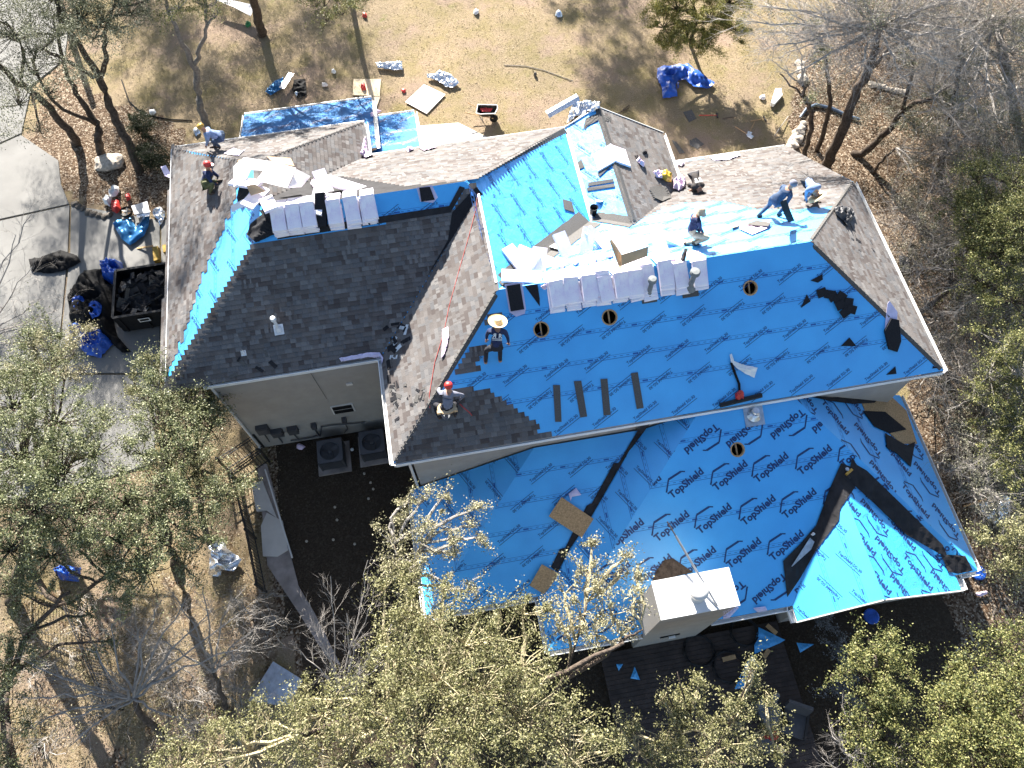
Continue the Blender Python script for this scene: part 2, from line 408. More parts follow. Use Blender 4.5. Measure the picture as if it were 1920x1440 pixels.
# lawn detail: blades of dead grass and curled leaves lying about
def scatter(name, n, area, size, colours, label, seed, test=None, h=.05, flatness=.5):
    r = np.random.default_rng(seed); pts = []
    x0, x1, y0, y1 = area
    xy = np.column_stack([r.uniform(x0, x1, n), r.uniform(y0, y1, n)])
    if test: xy = xy[[test(a, b) for a, b in xy]]
    n = len(xy); c = np.column_stack([xy, r.uniform(.01, h, n)])
    leafmesh(name, c, size, colours, r, flatness, None)
    o = bpy.data.objects[name]; tag(o, kind='stuff')
    return o
def leafmat(name, rough=.6, trans=True, spec=.35):
    m, t, b = nodes(name); a = N(t, 'ShaderNodeAttribute', attribute_name='tint')
    t.links.new(a.outputs['Color'], b.inputs['Base Color']); b.inputs['Roughness'].default_value = rough
    b.inputs['Specular IOR Level'].default_value = spec
    if trans:
        tr = N(t, 'ShaderNodeBsdfTranslucent'); t.links.new(a.outputs['Color'], tr.inputs[0])
        mx = N(t, 'ShaderNodeMixShader', i_0=.22); t.links.new(b.outputs[0], mx.inputs[1]); t.links.new(tr.outputs[0], mx.inputs[2])
        t.links.new(mx.outputs[0], t.nodes['Material Output'].inputs[0])
    return m
MAT['leaf'] = leafmat('leaf'); MAT['deadleaf'] = leafmat('dead_leaf', .8, False, .2)
def leafmesh(name, c, size, colours, r, flatness, parent, aspect=.55, mat=None):
    """one mesh of small leaf-shaped quads with a tint each"""
    n = len(c)
    a = r.normal(size=(n, 3)); a[:, 2] *= flatness; a /= np.linalg.norm(a, axis=1)[:, None] + 1e-9
    b_ = r.normal(size=(n, 3)); b_[:, 2] *= flatness; b_ -= (b_*a).sum(1)[:, None]*a; b_ /= np.linalg.norm(b_, axis=1)[:, None] + 1e-9
    s = size*r.uniform(.6, 1.35, n)[:, None]
    A = a*s; B = b_*s*aspect
    v = np.empty((n, 4, 3)); v[:, 0] = c - A; v[:, 1] = c + B*.9 - A*.1; v[:, 2] = c + A; v[:, 3] = c - B*.9 - A*.1
    me = bpy.data.meshes.new(name); me.vertices.add(n*4); me.vertices.foreach_set('co', v.reshape(-1))
    me.loops.add(n*4); me.loops.foreach_set('vertex_index', np.arange(n*4, dtype=np.int32))
    me.polygons.add(n); me.polygons.foreach_set('loop_start', np.arange(0, n*4, 4, dtype=np.int32))
    me.update()
    colours = np.array(colours); k = r.integers(0, len(colours), n); f = r.uniform(.82, 1.18, n)[:, None]
    cc = np.ones((n, 4)); cc[:, :3] = np.clip(colours[k]*f, 0, 1)
    ca = me.attributes.new('tint', 'FLOAT_COLOR', 'FACE'); ca.data.foreach_set('color', cc.reshape(-1).astype(np.float32))
    me.materials.append(mat or MAT['leaf'])
    o = bpy.data.objects.new(name, me); col.objects.link(o)
    if parent is not None: o.parent = parent; o.matrix_parent_inverse = Matrix.Translation(parent.location).inverted()
    return o
LZ = lambda x, y: .5 < zone(x, y) < 1.5 and roof(x, y) == 0
o = scatter('leaf_litter', 90000, (-14.5, 26, -3, 34), .036, [(.09,.06,.04),(.19,.145,.10),(.30,.24,.175),(.40,.34,.26),(.14,.10,.07)], '', 5, LZ, .06, .35)
o.data.materials[0] = MAT['deadleaf']
o = scatter('dry_grass', 150000, (-26, 30, -6, 46), .03, [(.30,.24,.15),(.24,.19,.11),(.18,.15,.07),(.36,.30,.20)], '', 6, lambda x, y: zone(x, y) < .5 and not (x < -9 and y > 8 and not (x > -14 and y > 21.5+(x+9)*.4)), .06, .5)
o.data.materials[0] = MAT['deadleaf']

# ------------------------------------------------------------------ house
house = empty('house', (3, 12, 0), 'two-storey stucco house with its roof half re-covered, blue underlayment and new shingles', 'house')
walls = MB()
def wall(x0, x1, y0, y1, z0, z1, name='wall', mat=None):
    return MB().box(((x0+x1)/2, (y0+y1)/2, (z0+z1)/2), (x1-x0, y1-y0, z1-z0)).build(name, mat or MAT['stucco'], house)
wall(-7.74, -2.0, 12.19, 20.3, -.1, 5.40)
wall(-7.74, -2.2, 20.302, 22.0, -.1, 5.40)
wall(-1.75, 14.4, 8.66, 15.9, -.1, 5.40)
wall(-1.998, 5.1, 15.902, 20.3, -.1, 5.40)
wall(5.7, 9.2, 15.904, 20.5, -.1, 4.15)
wall(9.202, 14.4, 15.904, 20.4, -.1, 2.5)
wall(-1.75, 1.75, 4.75, 8.658, -.1, 2.5)
wall(1.752, 14.8, 3.1, 8.657, -.1, 2.5)
wall(9.4, 14.1, 2.62, 3.098, -.1, 2.5)
wall(-6.8, -1.98, 22.002, 25.9, -.1, 2.85)
wall(-1.9, -.2, 20.302, 24.7, -.1, 2.95)

HOLES = {'main_s': [(1015,618,.21),(1143,595,.21),(1407,540,.2)], 'low_s': [(1383,843,.2)]}
def frame(k):
    c, gx, gy = PLANES[k]; F = FACES[k]
    n = Vector((-gx, -gy, 1)).normalized(); up = Vector((gx, gy, gx*gx+gy*gy)).normalized(); u = up.cross(n).normalized()
    lo = min(F, key=lambda q: zp(k, *q)); o = Vector((lo[0], lo[1], zp(k, *lo)))
    return o, u, up, n
FR = {k: frame(k) for k in FACES}
def uvof(k, q): o, u, v, n = FR[k]; d = Vector(q) - o; return (d.dot(u), d.dot(v))
def atuv(k, a, b, dn=0.): o, u, v, n = FR[k]; return o + u*a + v*b + n*dn
def px2uv(k, px, py): return uvof(k, onplane(k, px, py))
SHINGLED = {'main_e', 'wing_n', 'wing_e', 'mid_w', 'gab_e'}
faceobj = {}
def clip(poly, P2):
    """Sutherland-Hodgman of 2-D poly by convex P2"""
    area = sum(P2[i-1][0]*P2[i][1]-P2[i][0]*P2[i-1][1] for i in range(len(P2))); s = 1 if area > 0 else -1
    out = poly
    for i in range(len(P2)):
        a, b = P2[i-1], P2[i]; inp = out; out = []
        if not inp: break
        def d(q): return s*((b[0]-a[0])*(q[1]-a[1]) - (b[1]-a[1])*(q[0]-a[0]))
        for j in range(len(inp)):
            p, q = inp[j-1], inp[j]; dp, dq = d(p), d(q)
            if (dp >= 0) != (dq >= 0):
                t = dp/(dp-dq); out.append((p[0]+(q[0]-p[0])*t, p[1]+(q[1]-p[1])*t))
            if dq >= 0: out.append(q)
    return out
TXT = {}
def text2d(s, bold=.012, spacing=1.):
    if (s, bold) in TXT: return TXT[s, bold]
    cu = bpy.data.curves.new('t', 'FONT'); cu.body = s; cu.size = 1.; cu.offset = bold; cu.resolution_u = 2; cu.space_character = spacing
    ob = bpy.data.objects.new('t', cu); col.objects.link(ob)
    bpy.context.view_layer.update()
    me = bpy.data.meshes.new_from_object(ob.evaluated_get(bpy.context.evaluated_depsgraph_get()))
    v = [(q.co.x, q.co.y) for q in me.vertices]; f = [list(p.vertices) for p in me.polygons]
    bpy.data.objects.remove(ob); bpy.data.curves.remove(cu); bpy.data.meshes.remove(me)
    TXT[s, bold] = (v, f); return v, f
def put2d(mb, k, polys, lift, mi, region):
    for poly in polys:
        c = clip(poly, region) if region else poly
        if len(c) < 3: continue
        ws = [atuv(k, a, b, lift) for a, b in c]
        mb.add(ws, [tuple(range(len(ws)))], mi, [[(a, b) for a, b in c]])
def textpolys(s, x, y, ang, size, flip=False, bold=.012):
    v, f = text2d(s, bold); W = max(a for a, b in v); ca, sa = math.cos(ang), math.sin(ang)
    def T(a, b):
        a = (a - W/2)*size; b = (b - .35)*size
        if flip: a, b = -a, -b
        return (x + a*ca - b*sa, y + a*sa + b*ca)
    return [[T(*v[i]) for i in p] for p in f]
def linepoly(pts, w_):
    out = []
    for a, b in zip(pts[:-1], pts[1:]):
        dx, dy = b[0]-a[0], b[1]-a[1]; L = math.hypot(dx, dy) or 1; nx_, ny_ = -dy/L*w_/2, dx/L*w_/2
        out.append([(a[0]-nx_, a[1]-ny_), (b[0]-nx_, b[1]-ny_), (b[0]+nx_, b[1]+ny_), (a[0]+nx_, a[1]+ny_)])
    return out
def logopolys(x, y, ang, s, flip=False):
    """TopShield with a roof-outline flourish above it"""
    out = textpolys('TopShield', x, y, ang, .32*s, flip, .035)
    ca, sa = math.cos(ang), math.sin(ang)
    def T(a, b):
        a, b = a*s, b*s
        if flip: a, b = -a, -b
        return (x + a*ca - b*sa, y + a*sa + b*ca)
    for w_, pts in ((.045, [(-.60,.20),(-.36,.42)]), (.065, [(-.36,.42),(.10,.37)]), (.04, [(.10,.37),(.20,.29)]), (.05, [(-.66,.15),(-.58,.21)])):
        out += [[T(*q) for q in p] for p in linepoly(pts, w_)]
    return out
def seams(k, region, vs, u0, u1, dash=True):
    a = []; r = random.Random(hash(k) & 255 if 0 else len(k)*7)
    for v in vs:
        a += linepoly([(u0, v), (u1, v)], .014)
        a += linepoly([(u0, v+.11), (u1, v+.11)], .008)
        x = u0 + r.uniform(0, .3); i = 0
        while x < u1:
            L = .09; wd = .016
            if i % 7 == 3: L = .17; wd = .05
            a += linepoly([(x, v+.055), (x+L, v+.055)], wd); x += .2; i += 1
    return a
def make_face(k):
    F = FACES[k]; pts = [Vector((x, y, zp(k, x, y))) for x, y in F]; o, u, v, n = FR[k]
    mb = MB(); loops = [pts]
    for hx, hy, hr in HOLES.get(k, []):
        c = onplane(k, hx, hy)
        loops.append([c + (u*math.cos(t*math.pi/10) + v*math.sin(t*math.pi/10))*hr for t in range(20)])
    allp = [q for l in loops for q in l]
    tris = geometry.tessellate_polygon(loops)
    T = []
    for t in tris:
        a, b, c = [allp[i] for i in t]
        T.append(tuple(t) if (b-a).cross(c-a).dot(n) > 0 else tuple(reversed(t)))
    mb.add(allp, T, 0, [[uvof(k, allp[i]) for i in t] for t in T])
    # decking edge under the covering
    lo = [q - n*.10 for q in pts]; m = len(pts)
    mb.add(pts + lo, [(i, (i+1) % m, (i+1) % m + m, i+m) for i in range(m)], 1)
    mb.add(lo, [tuple(reversed(range(m)))], 1) if not HOLES.get(k) else None
    reg = [uvof(k, q) for q in pts]
    return mb, reg
A0 = math.radians(29)
def printed(k, mb, reg, kind, u0, v0, du, dv, ang=A0, stag=.5, flips=(0, 1), s=1.0, region=None, skip=lambda a, b: False):
    region = region or reg
    us = [q[0] for q in reg]; vs = [q[1] for q in reg]; row = 0; v = v0
    while v < max(vs):
        x = u0 + (row % 2)*du*stag - 8*du
        while x < max(us) + du:
            if x > min(us) - du and not skip(x, v):
                jx, jy = x + rnd.uniform(-.04,.04), v + rnd.uniform(-.02,.02); fl = flips[row % len(flips)]
                if kind == 'small':
                    ps = textpolys('TopShield SG-30', jx, jy, ang, .128*s, fl, .014)
                    ca, sa = math.cos(ang), math.sin(ang); q = -.105*s*(-1 if fl else 1)
                    ps += linepoly([(jx-.46*s*ca-q*sa, jy-.46*s*sa+q*ca), (jx+.46*s*ca-q*sa, jy+.46*s*sa+q*ca)], .016)
                else: ps = logopolys(jx, jy, ang, s, fl)
                put2d(mb, k, ps, .006, 2, region)
            x += du
        v += dv; row += 1
KINDS = {  # face: (loose?, kind, u0, v0, du, dv, flips, seam vs)
 'main_s': (0,'small', .3,.32,1.24,.86,(0,1)), 'gar_s': (0,'small',.2,.9,1.24,.86,(1,0)), 'main_n': (0,'small',.2,.5,1.24,.86,(0,1)),
 'mid_e': (1,'small',.4,.5,1.24,.86,(0,0)), 'west': (0,'small',.3,.5,1.24,.86,(0,1)), 'gar_n': (0,'small',.3,.5,1.24,.86,(0,1)),
 'gab_w': (1,'small',.2,.5,1.2,.86,(0,1)), 'low_s': (0,'logo',.2,.66,1.38,1.22,(1,0,0,0,1)), 'low_w': (0,'small',.3,.3,1.2,.8,(0,0)),
 'left_s': (0,'small',.5,.35,1.24,.86,(0,1)), 'left_w': (0,'small',.3,.4,1.24,.86,(0,1)), 'low_e': (0,'logo',.3,.55,1.38,1.15,(0,1)),
 'sg_w': (0,'small',.4,.35,1.2,.86,(0,1)), 'sg_e': (1,'logo',.1,.75,1.2,.95,(0,1)), 'porch_a': (1,'small',.3,.5,1.3,.9,(0,1)), 'porch_b': (1,'small',.3,.5,1.2,.9,(0,1)),
}
LABEL = {'main_s':'blue underlayment printed with small lettering', 'low_s':'blue underlayment printed with large lettering', 'mid_e':'pale wrinkled blue underlayment facing east'}
for k in FACES:
    mb, reg = make_face(k)
    if k in KINDS and k not in ('gar_n',):
        loose, kind, u0, v0, du, dv, fl = KINDS[k]
        us = [q[0] for q in reg]; vs = [q[1] for q in reg]
        regc = reg
        if k == 'mid_e': regc = [reg[i] for i in (0, 1, 2, 4)]
        if k == 'main_n': regc = [uvof(k, (x, y, zp(k, x, y))) for x, y in ((6,16.6),(1.8,12.4),(11.22,12.36),(15.0,16.22),(15,17.5),(9.6,17.5))]
        if k == 'low_e': regc = [uvof(k, (x, y, zp(k, x, y))) for x, y in ((15.2,2.78),(15.2,8.6),(10.2,8.6))]
        printed(k, mb, regc, kind, u0, v0, du, dv, flips=fl, s=1.0)
        sv = []; q = v0 + dv*1.5 - dv/2
        while q < max(vs): sv.append(q); q += dv
        put2d(mb, k, seams(k, regc, sv, min(us), max(us)), .004, 3, regc)
        ob = mb.build('underlayment', [MAT['cover' if k.startswith('porch') else ('under_loose' if loose else 'under')], MAT['osb'], MAT['ink'], MAT['ink_soft']], house)
    else:
        ob = mb.build('roof_slope', [MAT['felt'], MAT['osb']], house)
    faceobj[k] = ob
    if k in LABEL: ob['label'] = LABEL[k]

H_ = .145
def courses(k, poly, name='shingles', ragged=(0, 0), lift=.012, parent=None, vmin=None):
    """real lapped courses of shingles over the part of slope k inside the uv polygon"""
    mb = MB(); vs = [q[1] for q in poly]; r = math.floor(min(vs)/H_)
    while r*H_ < max(vs):
        v0 = r*H_; v1 = v0 + H_ + .02
        vm = v0 + H_/2; X = []
        for i in range(len(poly)):
            a, b = poly[i-1], poly[i]
            if (a[1] > vm) != (b[1] > vm): X.append(a[0] + (b[0]-a[0])*(vm-a[1])/(b[1]-a[1]))
        X.sort()
        for a, b in zip(X[::2], X[1::2]):
            if ragged[0]: a = math.floor(a/.3)*.3 + (r % 2)*.12 + rnd.uniform(-.02,.02)
            if ragged[1]: b = math.ceil(b/.3)*.3 - (r % 2)*.12 + rnd.uniform(-.02,.02)
            if b - a < .03: continue
            nseg = max(1, int((b-a)/.34)); 
            hb = lift + .008
            c = [atuv(k, a, v0, lift), atuv(k, b, v0, lift), atuv(k, b, v0, hb+.006), atuv(k, a, v0, hb+.006), atuv(k, b, v1, lift*.5), atuv(k, a, v1, lift*.5)]
            mb.add(c, [(0,1,2,3),(3,2,4,5)], 0, [[(a,v0+.001),(b,v0+.001),(b,v0+.002),(a,v0+.002)], [(a,v0+.003),(b,v0+.003),(b,v0+H_-.003),(a,v0+H_-.003)]])
        r += 1
    return mb.build(name, MAT['shingle'], house)
def uvpoly(k, pix): return [px2uv(k, x, y) for x, y in pix]
def facepoly(k): return [uvof(k, (x, y, zp(k, x, y))) for x, y in FACES[k]]
for k in SHINGLED: courses(k, facepoly(k))
courses('gar_s', uvpoly('gar_s', [(300,736),(470,462),(520,449),(850,398),(871,352),(893,347),(899,362),(716,668)]))
courses('west', uvpoly('west', [(322,270),(362,289),(462,302),(452,330),(434,392),(385,500),(338,640),(316,690),(300,700)]), ragged=(0,1))
courses('gar_n', uvpoly('gar_n', [(690,292),(1058,240),(893,336),(868,339),(760,349),(640,330),(600,335)]))
courses('main_s', uvpoly('main_s', [(738,869),(1028,821.5),(916,733),(826,731),(790,775)]), ragged=(0,1))
courses('main_s', uvpoly('main_s', [(852,700),(893,697),(893,675),(868,675)]), ragged=(0,1))
courses('main_s', uvpoly('main_s', [(868,674),(905,671),(905,652),(882,654)]), ragged=(0,1))
courses('main_s', uvpoly('main_s', [(905,612),(940,609),(938,585),(918,588)]), ragged=(0,1))
courses('main_n', uvpoly('main_n', [(1190,417),(1240,392),(1285,380),(1352,377),(1420,392),(1485,393),(1562,386),(1601,343),(1474,274),(1240,310)]), ragged=(0,0))
# hip caps and ridge caps
def caps(p, q, wd=.28, name='ridge_cap', mat='strip', step=.16, n=None):
    p = Vector(p); q = Vector(q); d = (q-p); L = d.length; d /= L; side = Vector((0,0,1)).cross(d).normalized()
    mb = MB(); i = 0; s_ = 0
    while s_ < L:
        c = p + d*s_; e = p + d*min(L, s_+step*1.5)
        drop = wd*.5
        pts = [c + side*wd*.5 - Vector((0,0,drop*.62-.035)), c + Vector((0,0,.055)), c - side*wd*.5 - Vector((0,0,drop*.62-.035)),
               e - side*wd*.5 - Vector((0,0,drop*.62-.012)), e + Vector((0,0,.03)), e + side*wd*.5 - Vector((0,0,drop*.62-.012))]
        mb.add(pts, [(0,1,4,5),(1,2,3,4)]); s_ += step
    return mb.build(name, MAT[mat], house)
caps((5.4,20.55,5.53), (1.5,16.65,8.05), .42)
caps((-2.0,22.2,5.55), (-5.0,19.2,7.5), .42)
MB().bar((1.59,12.6,8.03), (1.59,16.0,8.03), .07, .04).build('ridge_trim', MAT['white'], house)
caps((15.0,8.58,5.55), (11.3,12.28,7.95), .2); caps((15.0,16.14,5.55), (11.3,12.44,7.95), .2)
caps((-2.2,8.57,5.53), (1.5,12.27,7.95), .2)
caps((6.75,20.85,6.06), (6.75,15.5,6.06), .24)
# valleys of black felt / bare metal
def valley(p, q, w0, w1, mat, name='valley_lining', wob=.0, seed=1):
    p = Vector(p); q = Vector(q); r = random.Random(seed); n = 14; mb = MB(); d = (q-p).normalized(); s_ = Vector((0,0,1)).cross(d).normalized(); V = []
    for i in range(n+1):
        t = i/n; c = p.lerp(q, t); w_ = w0 + (w1-w0)*t
        a = c + s_*(w_*.5 + r.uniform(-wob, wob)); b = c - s_*(w_*.5 + r.uniform(-wob, wob))
        for x in (a, c, b): x.z = roof(x.x, x.y) + .03; V.append(x.copy())
    mb.add(V, [f for i in range(n) for f in ((i*3, i*3+1, i*3+4, i*3+3), (i*3+1, i*3+2, i*3+5, i*3+4))])
    return mb.build(name, mat, house)
valley((1.75,12.55,0), (5.4,16.15,0), .62, .9, MAT['galv2'] if 'galv2' in MAT else MAT['strip'], 'valley_flashing', .02, 3)
valley((5.65,16.4,0), (6.7,15.4,0), .5, .5, MAT['strip'], 'valley_flashing', .02, 3)
def patch(pix, mat, name, dh=.02, k=None, parent=None, amp=0., seed=0, loc=None):
    """flat piece on a roof slope from its outline"""
    pts = [onplane(k, x, y, dh) if k else S(x, y, dh) for x, y in pix]
    n = FR[k][3] if k else Vector((0,0,1))
    return MB().prism(pts, .012, n=n).build(name, mat, parent)
patch([(520,449),(845,398),(872,352),(862,349),(842,386),(520,436)], MAT['felt'], 'felt_strip', .03, 'gar_s', house)
patch([(848,398),(893,350),(905,364),(878,400),(800,520),(840,450)], MAT['strip_dark'], 'felt_strip', .05, 'gar_s', house)
patch([(1105,375),(1145,395),(1192,412),(1187,416),(1150,405),(1098,395)], MAT['strip'], 'valley_flashing', .05, 'main_n', house)
# torn edge at the east slope of the lower roof: bare boards, felt scrap
patch([(1610,742),(1672,744),(1700,770),(1720,832),(1690,832),(1655,800),(1622,770)], MAT['osb'], 'bare_decking', .02, 'low_e', house)
patch([(1618,770),(1660,772),(1700,805),(1668,812),(1640,800)], MAT['strip_dark'], 'felt_scrap', .04, 'low_e', house)
patch([(1660,812),(1700,835),(1716,828),(1708,875),(1682,850),(1664,840)], MAT['felt'], 'felt_scrap', .05, 'low_e', house)
patch([(1504,740),(1560,745),(1612,742),(1650,746),(1640,755),(1600,757),(1560,752)], MAT['felt'], 'felt_strip', .05, 'low_e', house)
# rim and rafter of every hole
for k, hs in HOLES.items():
    for hx, hy, hr in hs:
        o_, u_, v_, n_ = FR[k]; c = onplane(k, hx, hy); R = Matrix((u_, v_, n_)).transposed()
        mb = MB().lathe(c, [(hr+.035,.004),(hr+.03,.012),(hr-.005,.012),(hr-.012,-.10)], 20, R=R); rim = mb.build('vent_opening', MAT['osb'], house)
        MB().bar(c - v_*hr*.95 - n_*.12, c + v_*hr*.95 - n_*.12, .045, .05).build('rafter', MAT['wood'], rim)
# ---------- gutters, fascias
def gutter(p, q, name='gutter', w_=.11, mat='white', out=None):
    p = Vector(p); q = Vector(q); d = (q-p).normalized(); s_ = Vector((out[0], out[1], 0)) if out else Vector((0,0,1)).cross(d)
    mb = MB()
    for off, z0, z1, th in ((0, -.14, -.01, .012), (w_, -.14, .0, .014)):
        c0 = p + s_*off; c1 = q + s_*off
        mb.bar(c0 + Vector((0,0,(z0+z1)/2)), c1 + Vector((0,0,(z0+z1)/2)), th, z1-z0)
    mb.bar(p + s_*w_*.5 + Vector((0,0,-.135)), q + s_*w_*.5 + Vector((0,0,-.135)), w_, .012)
    mb.bar(p + s_*w_ + Vector((0,0,.0)), q + s_*w_ + Vector((0,0,.0)), .022, .018)
    L = (q-p).length; i = .3
    while i < L:
        c = p + d*i; mb.bar(c + Vector((0,0,-.02)), c + s_*w_ + Vector((0,0,-.02)), .015, .01); i += .9
    return mb.build(name, MAT[mat], house)
gutter((-8.97,22.3,5.46), (-8.97,12.1,5.46), out=(-1,0))
gutter((-8.96,22.31,5.46), (-1.9,22.31,5.46), out=(0,1))
gutter((-1.89,22.3,5.46), (-1.89,20.62,5.46), out=(1,0))
gutter((-1.8,20.61,5.46), (5.45,20.61,5.46), out=(0,1))
gutter((-7.9,12.14,5.47), (-2.28,12.14,5.47), out=(0,-1), w_=.06)
gutter((-2.28,12.1,5.46), (-2.28,8.5,5.46), out=(-1,0))
gutter((-2.27,8.49,5.47), (15.08,8.49,5.47), out=(0,-1), w_=.05)
gutter((15.09,8.5,5.46), (15.09,16.22,5.46), out=(1,0), w_=.13)
gutter((5.47,16.3,5.48), (5.47,20.6,5.48), out=(1,0), w_=.10)
gutter((9.51,18.15,4.22), (9.51,20.85,4.22), out=(1,0), w_=.12)
gutter((9.6,20.76,2.52), (15.08,20.76,2.52), out=(0,1))
gutter((-2.13,4.44,2.56), (1.38,4.44,2.56), out=(0,-1)); gutter((1.39,4.4,2.56), (1.39,2.78,2.56), out=(-1,0))
gutter((1.4,2.77,2.56), (4.3,2.77,2.56), out=(0,-1)); gutter((6.5,2.77,2.56), (9.05,2.77,2.56), out=(0,-1))
gutter((9.09,3.4,2.56), (9.09,2.3,2.56), out=(-1,0), w_=.16); gutter((14.44,2.95,2.56), (14.44,2.3,2.56), out=(1,0), w_=.2)
gutter((15.21,2.78,2.56), (15.21,9.0,2.56), out=(1,0)); gutter((14.6,2.77,2.56), (15.2,2.77,2.56), out=(0,-1))
gutter((-2.14,8.4,2.56), (-2.14,4.45,2.56), out=(-1,0))
gutter((-7.1,26.26,2.97), (-1.68,26.26,2.97), out=(0,1)); gutter((-7.11,22.4,4.1), (-7.11,26.25,2.97), w_=.06, out=(-1,0)); gutter((-1.67,26.2,2.97), (-1.67,22.4,4.1), w_=.14, out=(1,0))
gutter((-2.05,25.01,3.07), (.02,25.01,3.07), out=(0,1)); gutter((.03,25,3.07), (.03,20.7,4.28), w_=.1, out=(1,0)); gutter((-2.06,25,3.07), (-2.06,22.3,3.8), w_=.04, out=(-1,0))
def rake(p, q, name='rake_board'):
    return MB().bar(Vector(p), Vector(q), .03, .2).build(name, MAT['stucco_w'], house)
rake((9.1,2.285,2.53), (11.2,2.285,4.13)); rake((11.2,2.285,4.13), (14.43,2.285,2.53))
rake((5.53,20.865,5.2), (6.75,20.865,5.98)); rake((6.75,20.865,5.98), (9.5,20.865,4.2))
for tri, y in (([(5.7,4.0),(9.2,4.0),(9.2,4.3),(6.75,5.9),(5.7,5.2)], 20.5), ([(9.4,2.5),(14.1,2.5),(11.2,3.98)], 2.64)):
    pts = [Vector((x, y, z)) for x, z in tri]; MB().prism(pts, .1, n=Vector((0, 1, 0)) if y > 10 else Vector((0,-1,0))).build('gable_wall', MAT['stucco'], house)
# soffits
for x0, x1, y0, y1, z in ((-8.95,-7.74,12.17,22.29,5.38), (14.4,15.07,8.52,16.2,5.38), (-2.26,-1.75,8.52,12.18,5.38), (14.8,15.19,2.8,9.0,2.46), (-2.12,-1.75,4.47,8.6,2.46), (1.75,14.8,2.8,3.1,2.46)):
    MB().box(((x0+x1)/2, (y0+y1)/2, z), (x1-x0, y1-y0, .03)).build('soffit', MAT['stucco_w'], house)
# downspouts
def downspout(pts): return MB().tube(pts, .045, 6).build('downspout', MAT['stucco_w'], house)
downspout([(-7.70,12.12,5.3), (-7.70,12.12,.35), (-7.72,11.9,.12)])
downspout([(-2.2,8.45,5.35), (-1.85,8.6,5.0), (-1.85,8.58,.3), (-1.9,8.3,.1)])
# garage window, vents, meters on the shaded south wall
def onwallY(px, py, Y):
    r = ray(px, py); t = Y/r[1]; q = r*t; return Vector((q[0], q[1], q[2]+CAM_H))
c = onwallY(643, 766, 12.18)
win = MB().box(c, (.78, .06, .62)).build('window', MAT['stucco_w'], house)
MB().box(c + Vector((0,-.035,.15)), (.68, .02, .25)).build('pane', MAT['black'], win); MB().box(c + Vector((0,-.035,-.15)), (.68, .02, .25)).build('pane', MAT['black'], win)
c = onwallY(655, 720, 12.18); MB().box(c, (.2,.06,.14)).build('wall_vent', MAT['stucco_w'], house)
for (x, y, sx, sz, mt) in ((493,802,.42,.5,'acgrey'), (520,808,.4,.42,'acgrey'), (549,803,.36,.4,'acgrey'), (588,795,.18,.24,'acgrey'), (645,784,.16,.22,'acgrey')):
    c = onwallY(x, y, 12.18); mb = MB().box(c + Vector((0,-.09,0)), (sx, .18, sz)); mb.box(c + Vector((0,-.19,0)), (sx*.8, .02, sz*.8)); mb.build('meter_box', MAT[mt], house)
def pipe(pts, r=.025, name='conduit', mat='acgrey'): return MB().tube(pts, r, 6).build(name, MAT[mat], house)
W = lambda x, y, d=.05: onwallY(x, y, 12.18) + Vector((0,-d,0))
pipe([W(493,808),W(505,826)]); pipe([W(520,815),W(530,828)]); pipe([W(549,810),W(560,822)]); pipe([W(588,800),W(598,814),W(585,818),W(545,824)], .03)
pipe([W(600,815),W(603,798),W(620,795),W(660,792),W(684,790)], .03); pipe([W(645,788),W(652,802),W(645,810)], .02)
pipe([W(578,690),W(612,745)], .008)
# chimney
x0, x1, y0, y1, zt = CHIM
ch = MB().box(((x0+x1)/2, (y0+y1)/2, zt/2), (x1-x0, y1-y0, zt)).build('chimney', MAT['chim'] if 'chim' in MAT else MAT['stucco'], house)
cap = MB().box(((x0+x1)/2, (y0+y1)/2, zt+.03), (x1-x0+.06, y1-y0+.06, .06)).build('chimney_cap', plain('chimney_cap', (.62,.62,.62), .42, .08, 2.), ch)
fc = P(1308, 1112, zt+.25)
MB().lathe((fc.x, fc.y, zt+.06), [(.26,0),(.17,.03),(.17,.30),(.165,.32),(.24,.33),(.25,.42),(.24,.46),(.12,.50),(.001,.51)], 20).build('flue', plain('flue', (.58,.56,.53), .4, .1, 3.), ch, smooth=True)
c = onwallY(1256, 1192, 2.67)
v = MB().box(c, (.62, .05, .16)).build('wall_light', MAT['black'], ch)
MB().box(c + Vector((.05,-.05,0)), (.2, .08, .12)).build('lamp_head', MAT['white'], v)
patch([(1222,1092),(1232,1068),(1246,1050),(1262,1047),(1300,1073)], MAT['bark'], 'felt_scrap', .03, 'low_s', house)
# plumbing vents
def vent(px, py, ax, ay, k, h=.75, r=.06, plate=.42, cap=.0, mat='galv'):
    q = onplane(k, ax, ay); o_, u_, v_, n_ = FR[k]; R = Matrix((u_, v_, n_)).transposed()
    b_ = MB().box(q + n_*.02, (plate, plate*1.1, .012), R).build('vent_flashing', MAT['strip' if mat == 'grey' else mat], house)
    m = MB().lathe(q + n_*.01, [(r*2.4,0),(r*1.6,.10),(r,.16)], 14); mt = MAT['ventgrey'] if mat == 'grey' else MAT[mat]
    m.tube([q, q + Vector((0,0,h))], r, 12); 
    if cap: m.lathe(q + Vector((0,0,h-.06)), [(r,0),(cap,.02),(cap,.12),(cap*.8,.16),(.001,.17)], 16)
    m.build('vent_pipe', mt, b_); return b_
MAT['ventgrey'] = plain('vent_grey', (.17,.18,.18), .5, .15, 6.)
MAT['pvc'] = plain('pvc', (.70,.71,.72), .45, .05, 6.)
vent(0,0, 1216, 552, 'main_s', .75, .07, .46, .13, 'grey'); vent(0,0, 1293, 540, 'main_s', .80, .08, .5, .15, 'grey')
vent(0,0, 523, 618, 'gar_s', .62, .05, .3, .085, 'pvc'); vent(0,0, 457, 662, 'gar_s', .12, .03, .16, 0, 'pvc')
vent(0,0, 1413, 778, 'low_s', .22, .10, .62, .13, 'galv')
